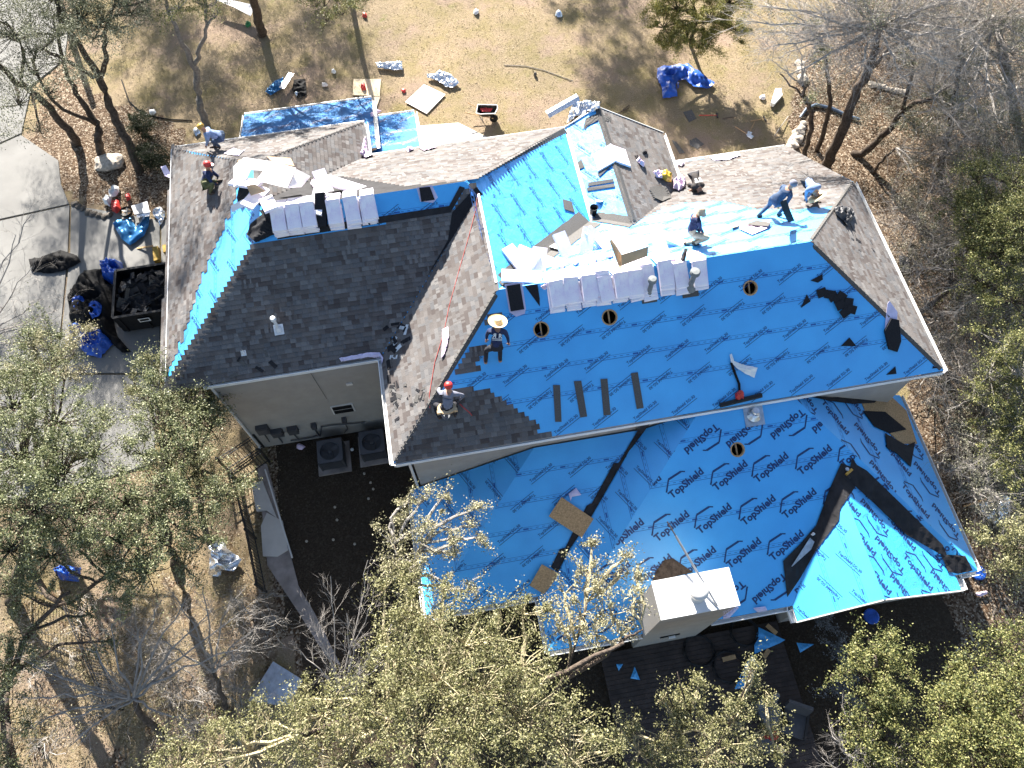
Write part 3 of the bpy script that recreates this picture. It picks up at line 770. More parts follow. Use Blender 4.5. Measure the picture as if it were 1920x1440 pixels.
# ------------------------------------------------------------------ loose sheets, tarps and heaps
def drape(pix, dh=.02, amp=.0, freq=3., seed=0, step=None, ground=False, ridged=True, edge=.0, z=None, heap=0., mid=None):
    """cloth mesh over whatever lies below its outline; wrinkles in z; heap raises its middle"""
    xs_ = [p[0] for p in pix]; ys_ = [p[1] for p in pix]; W_ = max(max(xs_)-min(xs_), max(ys_)-min(ys_))
    step = step or max(1.2, W_/34); mb = MB(); idx = {}; cx, cy = sum(xs_)/len(pix), sum(ys_)/len(pix)
    def dist(x, y):
        d = 1e9
        for i in range(len(pix)):
            ax, ay = pix[i-1]; bx, by = pix[i]; L = (bx-ax)**2 + (by-ay)**2 or 1; t = max(0, min(1, ((x-ax)*(bx-ax) + (y-ay)*(by-ay))/L))
            d = min(d, math.hypot(x-ax-t*(bx-ax), y-ay-t*(by-ay)))
        return d
    def vtx(x, y):
        k = (round(x, 2), round(y, 2))
        if k in idx: return idx[k]
        q = P(x, y, z) if z is not None else S(x, y, dh, ground)
        e = min(1, dist(x, y)/(W_*.12 + .01)); n = noise.noise(Vector((q.x*freq, q.y*freq, seed*7.3)))
        n2 = noise.noise(Vector((q.x*freq*2.3+5, q.y*freq*2.3, seed*3.1)))
        h = (1-abs(n)*2.2 + .5*(1-abs(n2)*2)) if ridged else n
        q = q + Vector((0, 0, max(0, amp*h*(.35+.65*e)) + heap*(e**.6)*(.75+.5*n)))
        idx[k] = len(mb.v); mb.v.append(tuple(q)); return idx[k]
    y = min(ys_)
    while y < max(ys_):
        x = min(xs_)
        while x < max(xs_):
            c = clip(pix, [(x, y), (x+step, y), (x+step, y+step), (x, y+step)])
            if len(c) >= 3:
                ids = []
                for a, b in c:
                    i = vtx(a, b)
                    if i not in ids: ids.append(i)
                if len(ids) >= 3: mb.f.append(ids[::-1]); mb.m.append(0); mb.uv.append(None)
            x += step
        y += step
    return mb
def orig(o, q):
    """origin of a one-mesh thing at its own place"""
    q = Vector(q); o.data.transform(Matrix.Translation(-q)); o.location = q; return o
def thing(o, label, cat, group=None): 
    c = sum((v.co for v in o.data.vertices), Vector())/max(1, len(o.data.vertices)); c.z = min(v.co.z for v in o.data.vertices)
    orig(o, c); return tag(o, label, cat, group)
def sheet(name, pix, mat, label, cat, group=None, **kw):
    sm = kw.pop('smooth', True)
    return thing(drape(pix, **kw).build(name, MAT[mat] if isinstance(mat, str) else mat, smooth=sm), label, cat, group)
def board(name, pix, mat, label, cat, th=.015, dh=.03, group=None, k=None, z=None):
    pts = [onplane(k, x, y, dh) if k else (P(x, y, z) if z is not None else S(x, y, dh)) for x, y in pix]
    n = FR[k][3] if k else Vector((0,0,1))
    return thing(MB().prism(pts, th, n=n).build(name, MAT[mat] if isinstance(mat, str) else mat), label, cat, group)
# draped pieces of the house itself
def hdrape(name, pix, mat, dh, amp, **kw): return drape(pix, dh=dh, amp=amp, **kw).build(name, MAT[mat], house, smooth=False)
hdrape('valley_felt', [(1204,793),(1160,868),(1151,868),(1110,943),(1100,948),(1094,960),(1072,1002),(1060,1027),(1050,1029),(1033,1063),(1046,1073),(1068,1030),(1085,1005),(1111,965),(1180,845),(1186,838),(1222,790)], 'felt', .035, .0, step=6)
hdrape('valley_felt', [(1577,868),(1607,880),(1604,912),(1575,955),(1573,975),(1545,1012),(1530,1032),(1500,1085),(1476,1120),(1468,1052),(1500,1020),(1530,985),(1545,945),(1552,925)], 'felt', .035, .015, step=6)
hdrape('valley_felt', [(1597,858),(1607,872),(1625,882),(1700,955),(1768,1022),(1775,1040),(1810,1042),(1824,1070),(1796,1076),(1778,1072),(1764,1040),(1700,1003),(1640,945),(1604,912),(1592,888)], 'felt', .05, .015, step=6)
# ---------- tarps
sheet('tarp', [(1232,130),(1250,124),(1290,122),(1312,138),(1340,158),(1330,168),(1300,166),(1285,152),(1272,152),(1266,160),(1270,182),(1242,187),(1240,165),(1231,150)], 'blue_tarp', 'crumpled blue tarp lying open on the lawn below the round bush', 'tarp', amp=.28, freq=2.4, ground=True, dh=.05, seed=1)
sheet('tarp', [(196,503),(212,495),(232,497),(235,530),(215,536),(198,528)], 'blue_tarp', 'blue tarp bunched at the upper left corner of the debris trailer', 'tarp', group='tarps by the trailer', amp=.25, freq=3.5, ground=True, dh=.05, seed=2, heap=.5)
sheet('tarp', [(138,560),(155,552),(162,575),(150,588),(135,582)], 'blue_tarp', 'small blue tarp fold on the left rim of the black cloth heap', 'tarp', group='tarps by the trailer', amp=.2, freq=3.5, ground=True, dh=.4, seed=3)
sheet('tarp', [(168,570),(195,558),(190,590),(175,600),(165,595)], 'blue_tarp', 'small pointed blue tarp fold in the middle of the black cloth heap', 'tarp', group='tarps by the trailer', amp=.2, freq=3.5, ground=True, dh=.45, seed=4)
sheet('tarp', [(130,612),(165,606),(205,622),(214,648),(190,672),(165,668),(140,640)], 'blue_tarp', 'large blue tarp below the trailer, half under an oak bough', 'tarp', group='tarps by the trailer', amp=.3, freq=3., ground=True, dh=.05, seed=5, heap=.2)
sheet('tarp', [(102,1066),(125,1060),(155,1066),(150,1092),(115,1088)], 'blue_tarp', 'blue tarp bundle under the oaks at the lower left fence', 'tarp', amp=.25, freq=3., ground=True, dh=.05, seed=6, heap=.3)
sheet('cloth_heap', [(55,487),(80,482),(115,470),(145,480),(153,492),(120,510),(90,514),(60,510)], 'blackfab', 'black landscape cloth in folds on the open driveway', 'cloth', amp=.16, freq=3., ground=True, dh=.06, seed=7, heap=.12)
sheet('cloth_heap', [(160,510),(195,506),(205,530),(222,545),(215,600),(220,630),(246,660),(232,664),(205,640),(150,620),(132,600),(128,560),(145,530)], 'blackfab', 'large heap of black cloth and sacks piled against the trailer', 'cloth', amp=.3, freq=2.2, ground=True, dh=.06, seed=8, heap=.35)
# ---------- debris trailer
tr = empty('debris_trailer', P(260,560,0), 'open black trailer full of torn-off roofing beside the left wall', 'trailer')
c0, c1, c2 = P(231,506,1.25), P(209,597,1.25), P(320,600,1.25)
X0 = min(c0.x, c1.x) + .05; Y1 = c0.y; Y0 = c1.y; X1 = -7.85
mb = MB()
for a, b_, s_ in (((X0+X1)/2, Y1, 0), ((X0+X1)/2, Y0, 0)): mb.box((a, b_, .75), (X1-X0, .06, 1.0)); mb.bar((X0, b_, 1.26), (X1, b_, 1.26), .1, .06)
for a in (X0, X1): mb.box((a, (Y0+Y1)/2, .75), (.06, Y1-Y0, 1.0)); mb.bar((a, Y0, 1.265), (a, Y1, 1.265), .1, .06)
mb.box(((X0+X1)/2, (Y0+Y1)/2, .27), (X1-X0, Y1-Y0, .06)); 
for i in range(6): mb.box((X0+.2+i*(X1-X0-.4)/5, Y0-.05, .75), (.07, .06, .95))
mb.build('trailer_body', MAT['black'], tr)
pl_ = MB().box((X0+1.1, Y0-.09, .95), (.52, .012, .26)).build('notice_plate', MAT['iron'], tr)
mb = MB(); mb.box((X0+1.1, Y0-.1, 1.05), (.44, .01, .03)); mb.box((X0+1.1, Y0-.1, .86), (.44, .01, .03)); mb.box((X0+.9, Y0-.1, .955), (.03,.01,.16)); mb.box((X0+1.3, Y0-.1, .955), (.03,.01,.16)); mb.build('plate_border', MAT['white'], pl_)
for wy in (Y0+.5, Y0+1.1):
    for wx in (X0-.12,):
        wl = MB().lathe((wx, wy, .32), [(.0,-.09),(.2,-.09),(.31,-.07),(.31,.07),(.2,.09),(.0,.09)], 18, R=Matrix.Rotation(math.pi/2, 3, 'Y')).build('wheel', MAT['black'], tr)
hb = MB(); n_ = 36; hp = []
for j in range(n_+1):
    for i in range(n_+1):
        x = X0+.08+(X1-X0-.16)*i/n_; y = Y0+.08+(Y1-Y0-.16)*j/n_; e = math.sin(math.pi*i/n_)*math.sin(math.pi*j/n_)
        hp.append((x, y, .85 + .5*e**.5 + .22*noise.noise(Vector((x*2.3, y*2.3, 3))) + .12*noise.noise(Vector((x*7, y*7, 1)))))
hb.add(hp, [(j*(n_+1)+i, j*(n_+1)+i+1, (j+1)*(n_+1)+i+1, (j+1)*(n_+1)+i) for j in range(n_) for i in range(n_)])
h_ = hb.build('torn_shingles', MAT['strip_dark']); thing(h_, 'heap of torn dark shingles and felt filling the open trailer', 'debris')
r_ = random.Random(4); db = MB()
for i in range(150):
    a, b_ = r_.random(), r_.random(); x = X0+.15+(X1-X0-.3)*a; y = Y0+.15+(Y1-Y0-.3)*b_
    z_ = .95 + .5*(math.sin(math.pi*a)*math.sin(math.pi*b_))**.5 + r_.uniform(-.05, .12)
    R = Matrix.Rotation(r_.uniform(0, 6.3), 3, 'Z') @ Matrix.Rotation(r_.gauss(0, .5), 3, 'X') @ Matrix.Rotation(r_.gauss(0, .5), 3, 'Y')
    db.box((x, y, z_), (r_.uniform(.15,.6), r_.uniform(.1,.3), .012), R, i % 3)
o = db.build('roofing_scraps', [MAT['strip_dark'], MAT['strip'], MAT['felt']]); tag(o, kind='stuff')
# ---------- rubbish by the driveway bed: sheet metal, bags, buckets
MAT['bluemetal'] = plain('blue_metal', (.02,.12,.28), .3, .3, 3., metal=.6)
sheet('sheet_metal', [(212,420),(222,414),(246,410),(256,428),(272,405),(282,402),(280,425),(272,442),(245,462),(228,448)], 'bluemetal', 'bent blue sheet metal at the edge of the leaf bed beside the driveway', 'scrap metal', amp=.16, freq=1.6, ground=True, dh=.12, seed=11)
board('metal_plate', [(246,386),(276,377),(281,398),(252,402)], 'galv', 'small flat metal panel on top of the rubbish by the leaf bed', 'panel', dh=.45)
sheet('foil_sheet', [(255,402),(282,396),(280,405),(258,408)], 'alu', 'shiny strip of foil below the small metal panel', 'foil', amp=.05, ground=True, dh=.4)
sheet('plastic_bag', [(205,362),(215,349),(224,352),(225,362),(214,371),(206,370)], 'white', 'white plastic bag on the leaf litter, upper one of two by the rubbish', 'bag', amp=.15, freq=5., ground=True, dh=.1, heap=.12)
sheet('plastic_bag', [(194,376),(202,370),(211,372),(207,388),(197,384)], 'white', 'white plastic bag on the leaf litter, lower one of two by the rubbish', 'bag', amp=.15, freq=5., ground=True, dh=.1, heap=.12)
sheet('red_bag', [(212,380),(224,378),(228,395),(220,402),(211,396)], 'red', 'red sack left of the round black fan in the rubbish', 'bag', amp=.12, freq=4., ground=True, dh=.1, heap=.2)
sheet('red_bag', [(236,366),(244,364),(246,374),(238,378)], 'red', 'small red wrapper above the rubbish pile', 'bag', amp=.08, freq=4., ground=True, dh=.1, heap=.1)
q = P(236,397,.3); f = empty('box_fan', q, 'round black fan lying face up in the rubbish by the driveway', 'fan')
mb = MB().lathe(q, [(.26,-.1),(.28,0),(.26,.05),(.24,.0)], 20); mb.build('housing', MAT['black'], f)
mb = MB()
for i in range(5): mb.box(q + Vector((math.cos(i*1.257)*.11, math.sin(i*1.257)*.11, 0)), (.2,.09,.01), Matrix.Rotation(i*1.257, 3, 'Z') @ Matrix.Rotation(.4, 3, 'X'))
mb.lathe(q, [(.05,-.03),(.05,.03),(.001,.035)], 10); mb.build('blades', MAT['acgrey'], f)
sheet('foil_sheet', [(286,394),(300,388),(310,398),(308,414),(300,425),(296,412),(288,406)], 'alu', 'crumpled clear plastic and foil under the roof eave by the rubbish', 'foil', amp=.15, freq=4., ground=True, dh=.1, seed=12)
for i, (pa, lab) in enumerate((([(285,463),(296,461),(298,486),(288,489)], 'yellow foam block under the left eave, nearer the trailer'), ([(304,459),(312,458),(314,470),(306,473)], 'smaller yellow foam block right beside the eave'))):
    pts = [P(x, y, .3) for x, y in pa]; thing(MB().prism(pts, .28).build('foam_block', plain('foam_%d' % i, (.32,.20,.03), .8, .4, 12.)), lab, 'foam block')
thing(MB().bar(P(257,466,.05), P(286,461,.3), .07, .04).build('timber', MAT['wood']), 'short timber leaning on the yellow foam block', 'plank')
# stone in the bed, stones along beds
def rock(q, r, name, label, group=None, sy=1., mt='stone'):
    bm = bmesh.new(); bmesh.ops.create_icosphere(bm, subdivisions=3, radius=1)
    for v in bm.verts:
        n = noise.noise(v.co*1.3 + Vector(q)*3); n2 = noise.noise(v.co*4 + Vector(q)); v.co = Vector((v.co.x*r*(1+.35*n), v.co.y*r*sy*(1+.35*n), v.co.z*r*.6*(1+.3*n))) * (1 + .12*n2)
    me = bpy.data.meshes.new(name); bm.to_mesh(me); bm.free(); me.materials.append(MAT[mt])
    o = bpy.data.objects.new(name, me); col.objects.link(o); o.location = q; o.rotation_euler[2] = rnd.uniform(0, 3); tag(o, label, 'stone', group); return o
rock(P(205,305,.1), .52, 'boulder', 'large pale boulder in the leaf bed between two oak trunks', sy=1.3)
st = [(1506,232),(1503,240),(1500,247),(1496,252),(1494,260),(1488,264),(1486,272),(1480,278),(1476,284),(1500,120),(1502,133),(1505,148)]
for i, (x, y) in enumerate(st): rock(P(x, y, .06), U(.16,.30), 'edging_stone', 'pale limestone in the curved edging between lawn and wooded slope', 'limestone edging beside the lawn')
for i in range(9): rock(P(1632+i*8+U(-2,2), 157+i*2.2+U(-1,1), .05), U(.12,.2), 'edging_stone', 'weathered stone in the short line among the trees, top right', 'stones in a line among the trees')
for i, (x, y) in enumerate([(141,383),(148,388),(156,392),(165,399),(175,402),(186,405),(196,407),(205,404)]): rock(P(x, y, .05), U(.14,.2), 'edging_stone', 'dark stone edging the leaf bed along the driveway', 'stones edging the driveway bed', mt='dstone')
# ---------- things on the lawn
wb = empty('wheelbarrow', P(908,225,0), 'black wheelbarrow with red handles in its tray, standing on the lawn', 'wheelbarrow')
pa = [(893,212),(896,196),(932,197),(933,203),(928,213),(900,214)]
top = [P(x, y, .62) for x, y in pa]; cc = sum(top, Vector())/6; bot = [cc + (q-cc)*.6 - Vector((0,0,.28)) for q in top]
mb = MB(); mb.add(top+bot, [(i, (i+1)%6, (i+1)%6+6, i+6) for i in range(6)] + [(6,7,8,9,10,11)]); mb.build('tray', MAT['black'], wb)
MB().tube(top+[top[0]], .022, 6).build('rim', MAT['white'], wb)
for dx in (0, 1):
    a = P(877,193,.55) if dx == 0 else P(872,211,.55); b_ = P(925,222,.25) + Vector((0,.25*(1-dx),0)); MB().tube([a, a.lerp(b_, .5), b_], .02, 6).build('handle', MAT['wood'], wb)
w_ = P(926,222,.2); MB().lathe(w_, [(.0,-.04),(.12,-.04),(.19,-.05),(.2,0),(.19,.05),(.12,.04),(0,.04)], 16, R=Matrix.Rotation(math.pi/2, 3, 'X')).build('wheel', MAT['black'], wb)
mb = MB(); 
for x, y in ((898,216),(905,226)): q = P(x, y, 0); mb.tube([q, q+Vector((.05,.1,.36))], .015, 5)
mb.tube([P(898,216,0), P(905,226,0)], .015, 5); mb.build('leg', MAT['iron'], wb)
sheet('red_tool', [(899,203),(912,201),(924,204),(920,210),(903,210)], 'red', 'red tools lying inside the wheelbarrow tray', 'tool', z=.45, amp=.06, freq=8.)
board('white_board', [(760,191),(795,158),(835,177),(800,213)], 'cardw', 'white square board lying tilted on the lawn', 'board', dh=.08)
board('plywood_board', [(663,148),(714,148),(712,180),(661,178)], plain('plywood', (.62,.50,.33), .8, .15, 4.), 'pale plywood square on the grass with a red bag on it', 'board', dh=.05)
board('plywood_board', [(692,181),(713,181),(706,202),(690,200)], plain('plywood_b', (.55,.46,.34), .8, .15, 4.), 'narrow plywood offcut between the two lower porch roofs', 'board', dh=.06)
sheet('red_bag', [(678,158),(684,157),(687,168),(680,171),(676,165)], 'red', 'red bag on the pale plywood square', 'bag', amp=.08, freq=5., ground=True, dh=.07, heap=.12)
def flashing(pix, label, seed, dark=True):
    o = sheet('crumpled_flashing', pix, 'alu', label, 'scrap metal', amp=.14, freq=4., ground=True, dh=.12, seed=seed, smooth=False); return o
flashing([(705,118),(754,116),(755,132),(740,133),(725,130),(708,128)], 'crumpled silver flashing alone on the lawn above the white board', 31)
flashing([(800,140),(818,138),(824,131),(845,140),(862,156),(850,164),(838,164),(820,152),(801,146)], 'crumpled black and silver flashing at the upper corner of the white board', 32)
board('flat_panel', [(541,136),(551,138),(533,167),(523,164)], 'galv', 'narrow metal panel leaning over dark cloth at the foot of the tree shadow', 'panel', dh=.35)
sheet('cloth_heap', [(497,172),(515,152),(532,146),(528,168),(508,180)], 'bluemetal', 'dark blue cloth under the narrow metal panel on the grass', 'cloth', amp=.1, ground=True, dh=.06)
sheet('cloth_heap', [(551,150),(573,149),(575,178),(560,186),(548,170)], 'blackfab', 'black cloth right of the narrow metal panel in the tree shade', 'cloth', amp=.08, ground=True, dh=.05)
def litterbit(x, y, r, mat, label, name='litter_scrap', cat='litter', seed=0, h=.12):
    n = 7; rr = random.Random(seed*13+5); pix = [(x + r*math.cos(i*6.283/n)*rr.uniform(.6,1.15), y + r*.8*math.sin(i*6.283/n)*rr.uniform(.6,1.15)) for i in range(n)]
    return sheet(name, pix, mat, label, cat, amp=.08, freq=9., ground=False, dh=.03, seed=seed, heap=h, step=max(1.2, r/3))
litterbit(893,24,7,'white','white crumpled paper on the lawn at the top centre',seed=1)
litterbit(684,30,7,'red','pink and red shirt lying on the grass near the top edge','shirt','clothing',2)
litterbit(1047,28,10,'alu','grey crumpled foil at the edge of the top tree shadow','foil_sheet','foil',3)
litterbit(627,136,5,'white','small white rag in the tree shade right of the thick trunk',seed=4)
litterbit(609,160,6,'cardw','pale rag nearer the left porch roof in the tree shade',seed=5)
litterbit(557,178,5,'alu','small round tin beside the black cloth on the grass',seed=6)
litterbit(287,211,8,'white','white crumpled bag on the shaded grass left of the slim forked oak',name='plastic_bag',cat='bag',seed=7)
litterbit(370,248,9,'alu','silver foil ball on the ground beside the worker at the top left corner','foil_sheet','foil',8)
litterbit(757,171,5,'red','red splash of ribbon left of the white board','ribbon','ribbon',9,.03)
litterbit(1003,141,4,'strip','dark brick-like offcut alone on the bare lawn','offcut','offcut',10)
board('styrofoam_block', [(1454,166),(1465,165),(1467,178),(1452,195),(1446,192)], 'white', 'long white foam block on the grass left of the stone edging', 'foam block', dh=.25, th=.2)
litterbit(1430,184,6,'cardw','pale scrap left of the long white foam block',seed=12)
litterbit(1209,287,5,'strip_dark','small dark shingle scrap on the lawn above the front gable',seed=13,h=.01)
for i, (pa, lab) in enumerate((([(1281,210),(1297,206),(1306,222),(1292,229)], 'lone grey shingle on the lawn below the blue tarp'),
    ([(1293,263),(1305,258),(1320,270),(1308,279),(1293,272)], 'grey shingle near the right gutter of the front gable, the larger one'), ([(1259,262),(1268,266),(1284,286),(1274,288)], 'thin grey shingle touching the right gutter of the front gable'))):
    board('loose_shingle', pa, 'strip', lab, 'shingle', group='shingles dropped on the lawn', dh=.02)
def stick(pts, r, name, mat, label, cat, ends=None, group=None):
    mb = MB().tube([P(*q) for q in pts], r, 6); o = mb.build(name, MAT[mat]); return thing(o, label, cat, group)
def tool(name, a, b_, hx, label, cat, headmat='galv', shaft='wood', hs=(.28,.22)):
    A, B_ = P(*a), P(*b_); e = empty(name, A, label, cat); MB().tube([A, B_], .018, 6).build('shaft', MAT[shaft], e)
    d = (B_-A).normalized(); R = Matrix((d, Vector((0,0,1)).cross(d).normalized(), Vector((0,0,1)))).transposed()
    MB().box(B_, (hs[0], hs[1], .03), R, taper=.8).build('head', MAT[headmat], e); return e
tool('pickaxe', (1311,216,.05), (1345,216,.08), 0, 'red-handled pick lying flat below the blue tarp', 'tool', 'iron', 'red', (.10,.35))
tool('roofing_shovel', (1378,237,.05), (1407,255,.06), 0, 'shovel with a brown shaft and pale blade, nearest the house', 'shovel')
tool('roofing_shovel', (1415,228,.05), (1405,250,.06), 0, 'short shovel crossing the pale blade of the longer one', 'shovel')
tool('garden_rake', (1408,227,.05), (1434,222,.06), 0, 'yellow-handled rake near the stone edging', 'rake', 'iron', 'wood', (.06,.4))
stick([(1355,222,.04),(1380,219,.05)], .02, 'stick', 'bark', 'short dark stick between the pick and the shovels', 'stick')
stick([(1452,255,.05),(1462,240,.2),(1478,218,.1)], .02, 'fallen_branch', 'twig', 'thin fallen branch by the stone edging', 'branch')
stick([(1160,213,.05),(1180,197,.05)], .025, 'stick', 'bark', 'left one of two dark sticks forming a V above the front gable', 'stick')
stick([(1156,214,.05),(1178,203,.05)], .02, 'stick', 'bark', 'right one of two dark sticks forming a V above the front gable', 'stick')
# long flashing propped by the gable, foil on its peak
fp = [onplane('gab_w', 1030, 215, .3), 0]
A_, B_ = P(1026,213,3.4), P(1084,180,3.6); d = (B_-A_).normalized(); s_ = Vector((0,0,1)).cross(d)
thing(MB().add([A_+s_*.16, B_+s_*.16, B_-s_*.02, A_-s_*.02, A_-s_*.16+Vector((0,0,-.12)), B_-s_*.16+Vector((0,0,-.12))], [(0,1,2,3),(3,2,5,4)]).build('roof_flashing', MAT['alu']), 'long shiny strip of flashing jutting out left of the front gable peak', 'flashing')
sheet('foil_sheet', [(1075,195),(1098,190),(1126,193),(1124,206),(1100,212),(1080,220),(1062,232),(1068,212)], 'alu', 'white and silver sheeting crumpled over the peak of the front gable', 'foil', dh=.1, amp=.25, freq=3.5, seed=14)
stick([(1066,235,4.9),(1098,210,5.7)], .025, 'stick', 'white', 'white batten along the left edge of the front gable', 'batten')
hdrape('felt_scrap', [(1094,238),(1098,222),(1122,212),(1146,220),(1145,228),(1122,225),(1102,236),(1097,242)], 'strip', .03, .02)
# ---------- bundles of shingles
def bundle_mesh(w_=.445, L=.60, t=.085, slope=PU, bent=True):
    mb = MB(); pr = []
    zs = lambda y: -abs(y)*slope if bent else 0
    ys_ = [-L, -L*.5, -.08, 0, .08, L*.5, L] if bent else [-L, L]
    vs = []
    for y in ys_:
        z0 = zs(y) + (.03 if bent and abs(y) < .01 else 0)
        for x, z in ((-w_/2, 0), (-w_/2+.012, t), (w_/2-.012, t), (w_/2, 0)): vs.append((x, y, z0+z))
    k = len(ys_); fs = []
    for i in range(k-1): 
        for j in range(3): fs.append((i*4+j, i*4+j+1, i*4+j+5, i*4+j+4)[::-1])
        fs.append((i*4+3, i*4, i*4+4, i*4+7)[::-1])
    fs += [(0,1,2,3), tuple(reversed(range((k-1)*4, k*4)))]
    return mb.add(vs, fs)
def wrapper_mat():
    m, t, b = nodes('printed_wrapper'); tc = N(t, 'ShaderNodeTexCoord'); L = t.links.new
    n1 = N(t, 'ShaderNodeTexNoise', i_Scale=4., i_Detail=3.); L(tc.outputs['Object'], n1.inputs['Vector'])
    n2 = N(t, 'ShaderNodeTexVoronoi', i_Scale=22.); L(tc.outputs['Object'], n2.inputs['Vector'])
    mx = N(t, 'ShaderNodeMix', data_type='RGBA', blend_type='MULTIPLY', i_0=1.)
    L(ramp(t, n1.outputs[0], [(.3, (.76,.68,.82)), (.6, (.88,.85,.90))]), mx.inputs[6]); L(ramp(t, n2.outputs[0], [(.05, (.35,.35,.45)), (.16, (1,1,1))]), mx.inputs[7])
    L(mx.outputs[2], b.inputs['Base Color']); b.inputs['Roughness'].default_value = .35; return m
MAT['wrap'] = wrapper_mat()
BM = {}
def bundle(loc, rz=0, kind='bent', label='', group=None, tilt=(0,0), grp_new=None):
    if kind not in BM:
        mb = bundle_mesh(bent=(kind == 'bent')); o = mb.build('shingle_bundle', MAT['wrap'])
        lb = MB(); s_ = 1
        if kind == 'bent':
            for x in (-.06,.06): lb.add([(x-.005,-.46,-.46*PU+.084),(x+.005,-.46,-.46*PU+.084),(x+.005,-.12,-.12*PU+.086),(x-.005,-.12,-.12*PU+.081)], [(0,1,2,3)])
        else:
            for x in (-.06,.04): lb.add([(x-.02,-.4,.079),(x+.02,-.4,.079),(x+.02,.1,.079),(x-.02,.1,.079)], [(0,1,2,3)])
        l = lb.build('wrapper_print', MAT['lilac']); l.parent = o; BM[kind] = (o, l); first = True
    else: first = False
    o, l = BM[kind]
    if not first: o = o.copy(); col.objects.link(o); l = l.copy(); col.objects.link(l); l.parent = o
    o.location = loc; o.rotation_euler = (tilt[0], tilt[1], rz); tag(o, label, 'shingle bundle', group); return o
zr = E2 + PU*3.86
Xs = [P(x, 545, 7.4).x for x in (1036,1067,1097,1127,1158,1185,1210,1247,1274,1313)]
for i, x in enumerate(Xs):
    n = 3 if i < 8 else (2 if i == 8 else 2)
    for j in range(n+1):
        bundle((x + rnd.uniform(-.03,.03), 12.36 - .12 + rnd.uniform(-.10,.09) - (.10 if j == 0 else 0), zr + .01 - .12 + j*.08 + (.0)), rnd.uniform(-.09,.09), 'bent', 'pink-wrapped shingle bundle in the long row draped over the main ridge', 'shingle bundles over the main ridge')
zr2 = E2 + PU*4.225
for cxs, nn, gl, gg in (((519,548,575), 4, 'pink-wrapped shingle bundle in the tall block on the left ridge', 'tall block of bundles on the left ridge'), ((625,657,688), 3, 'pink-wrapped shingle bundle in the lower block on the left ridge', 'lower block of bundles on the left ridge')):
    for x in cxs:
        q = onwallY(x, 392, 16.0) if False else P(x, 375, 8.3)
        for j in range(nn+1): bundle((q.x + rnd.uniform(-.03,.03), 16.375-.18 + rnd.uniform(-.05,.04), zr2 - .1 + j*.078), rnd.uniform(-.05,.05), 'bent', gl, gg)
def onroof(x, y, dh=.03): return S(x, y, dh)
for (x, y, rz, tl, lab) in ((462,345,.9,(-.3,.2),'flat wrapped bundle lying askew among the boxes, uppermost left'), (478,372,-.5,(-.35,.25),'wrapped bundle with green print at the top of the hip, below the boxes'), (505,385,.3,(-.5,.0),'wrapped bundle leaning against the tall block'),
    (972,492,.5,(.2,.1),'uppermost flat bundle of the messy stack left of the long row'), (985,505,-.7,(.1,-.2),'second flat bundle of the messy stack left of the long row'), (1003,483,1.1,(.2,.2),'white bundle lying crosswise behind the messy stack'),
    (978,520,1.4,(.1,0),'lowest flat bundle in front of the messy stack')):
    q = S(x, y, .16); bundle(q, rz, 'flat', lab, 'loose bundles on the ridges', tl)
for yy, lab in ((273,'tan-topped bundle bent over the front gable ridge, the upper one'),(288,'white-wrapped bundle bent over the front gable ridge, the lower one')):
    q = P(1142, yy+3, 6.25); bundle(Vector((6.75, q.y, 6.08)), math.pi/2, 'bent', lab, 'bundles on the front gable')
for (x, y, rz, tl) in ((1060,470,.3,(.45,.1)),(1100,462,-.4,(.5,.0)),(1125,455,.9,(.45,.2)),(1240,470,.2,(.4,.1)),(1262,452,1.2,(.3,.3)),(1010,500,-.2,(.3,.2))):
    bundle(S(x, y, .12), rz, 'flat', 'white-wrapped bundle lying loose on the bright side of the main ridge', 'loose white bundles behind the long row', tl)
for (x, y, rz, tl) in ((610,352,.3,(.4,.1)),(650,350,1.3,(.3,.2)),(598,372,-.3,(.1,.1))):
    bundle(S(x, y, .12), rz, 'flat', 'white-wrapped bundle lying loose behind the lower block on the left ridge', 'loose white bundles behind the lower block', tl)
# opened bundles: dark slabs in white wrappers
def slabs_on(pix, label, mat='strip_dark', k=None, wrap=None, name='open_bundle', dh=.12, th=.09, cat='shingle bundle'):
    pts = [onplane(k, x, y, dh) if k else S(x, y, dh) for x, y in pix]; n = FR[k][3] if k else Vector((0,0,1))
    e = MB().prism(pts, th, n=n).build(name, MAT[mat]); thing(e, label, cat)
    if wrap:
        w2 = [onplane(k, x, y, dh*.3) if k else S(x, y, dh*.3) for x, y in wrap]; o = MB().prism(w2, .01, n=n).build('torn_wrapper', MAT['lilac']); o.data.transform(Matrix.Translation(-e.location)); o.parent = e
    return e
slabs_on([(950,536),(975,532),(983,580),(958,584)], 'open bundle of dark shingles below the messy stack on the main slope', k='main_s', wrap=[(946,533),(979,529),(986,578),(984,588),(968,594),(955,585)])
slabs_on([(786,352),(806,350),(815,374),(790,378)], 'open bundle of dark shingles on the blue strip right of the lower block', k='gar_s', wrap=[(781,352),(810,347),(821,370),(812,380),(788,378)])
slabs_on([(590,362),(608,360),(612,424),(590,427)], 'dark open shingles standing between the two blocks of bundles', k='gar_s', name='open_bundle', dh=.3, th=.3)
slabs_on([(1672,597),(1686,600),(1690,640),(1683,660),(1668,655),(1660,620)], 'open bundle of black shingles at the right hip of the main slope', k='main_s', wrap=[(1664,570),(1668,564),(1683,585),(1682,605),(1678,628),(1659,622),(1660,605)])
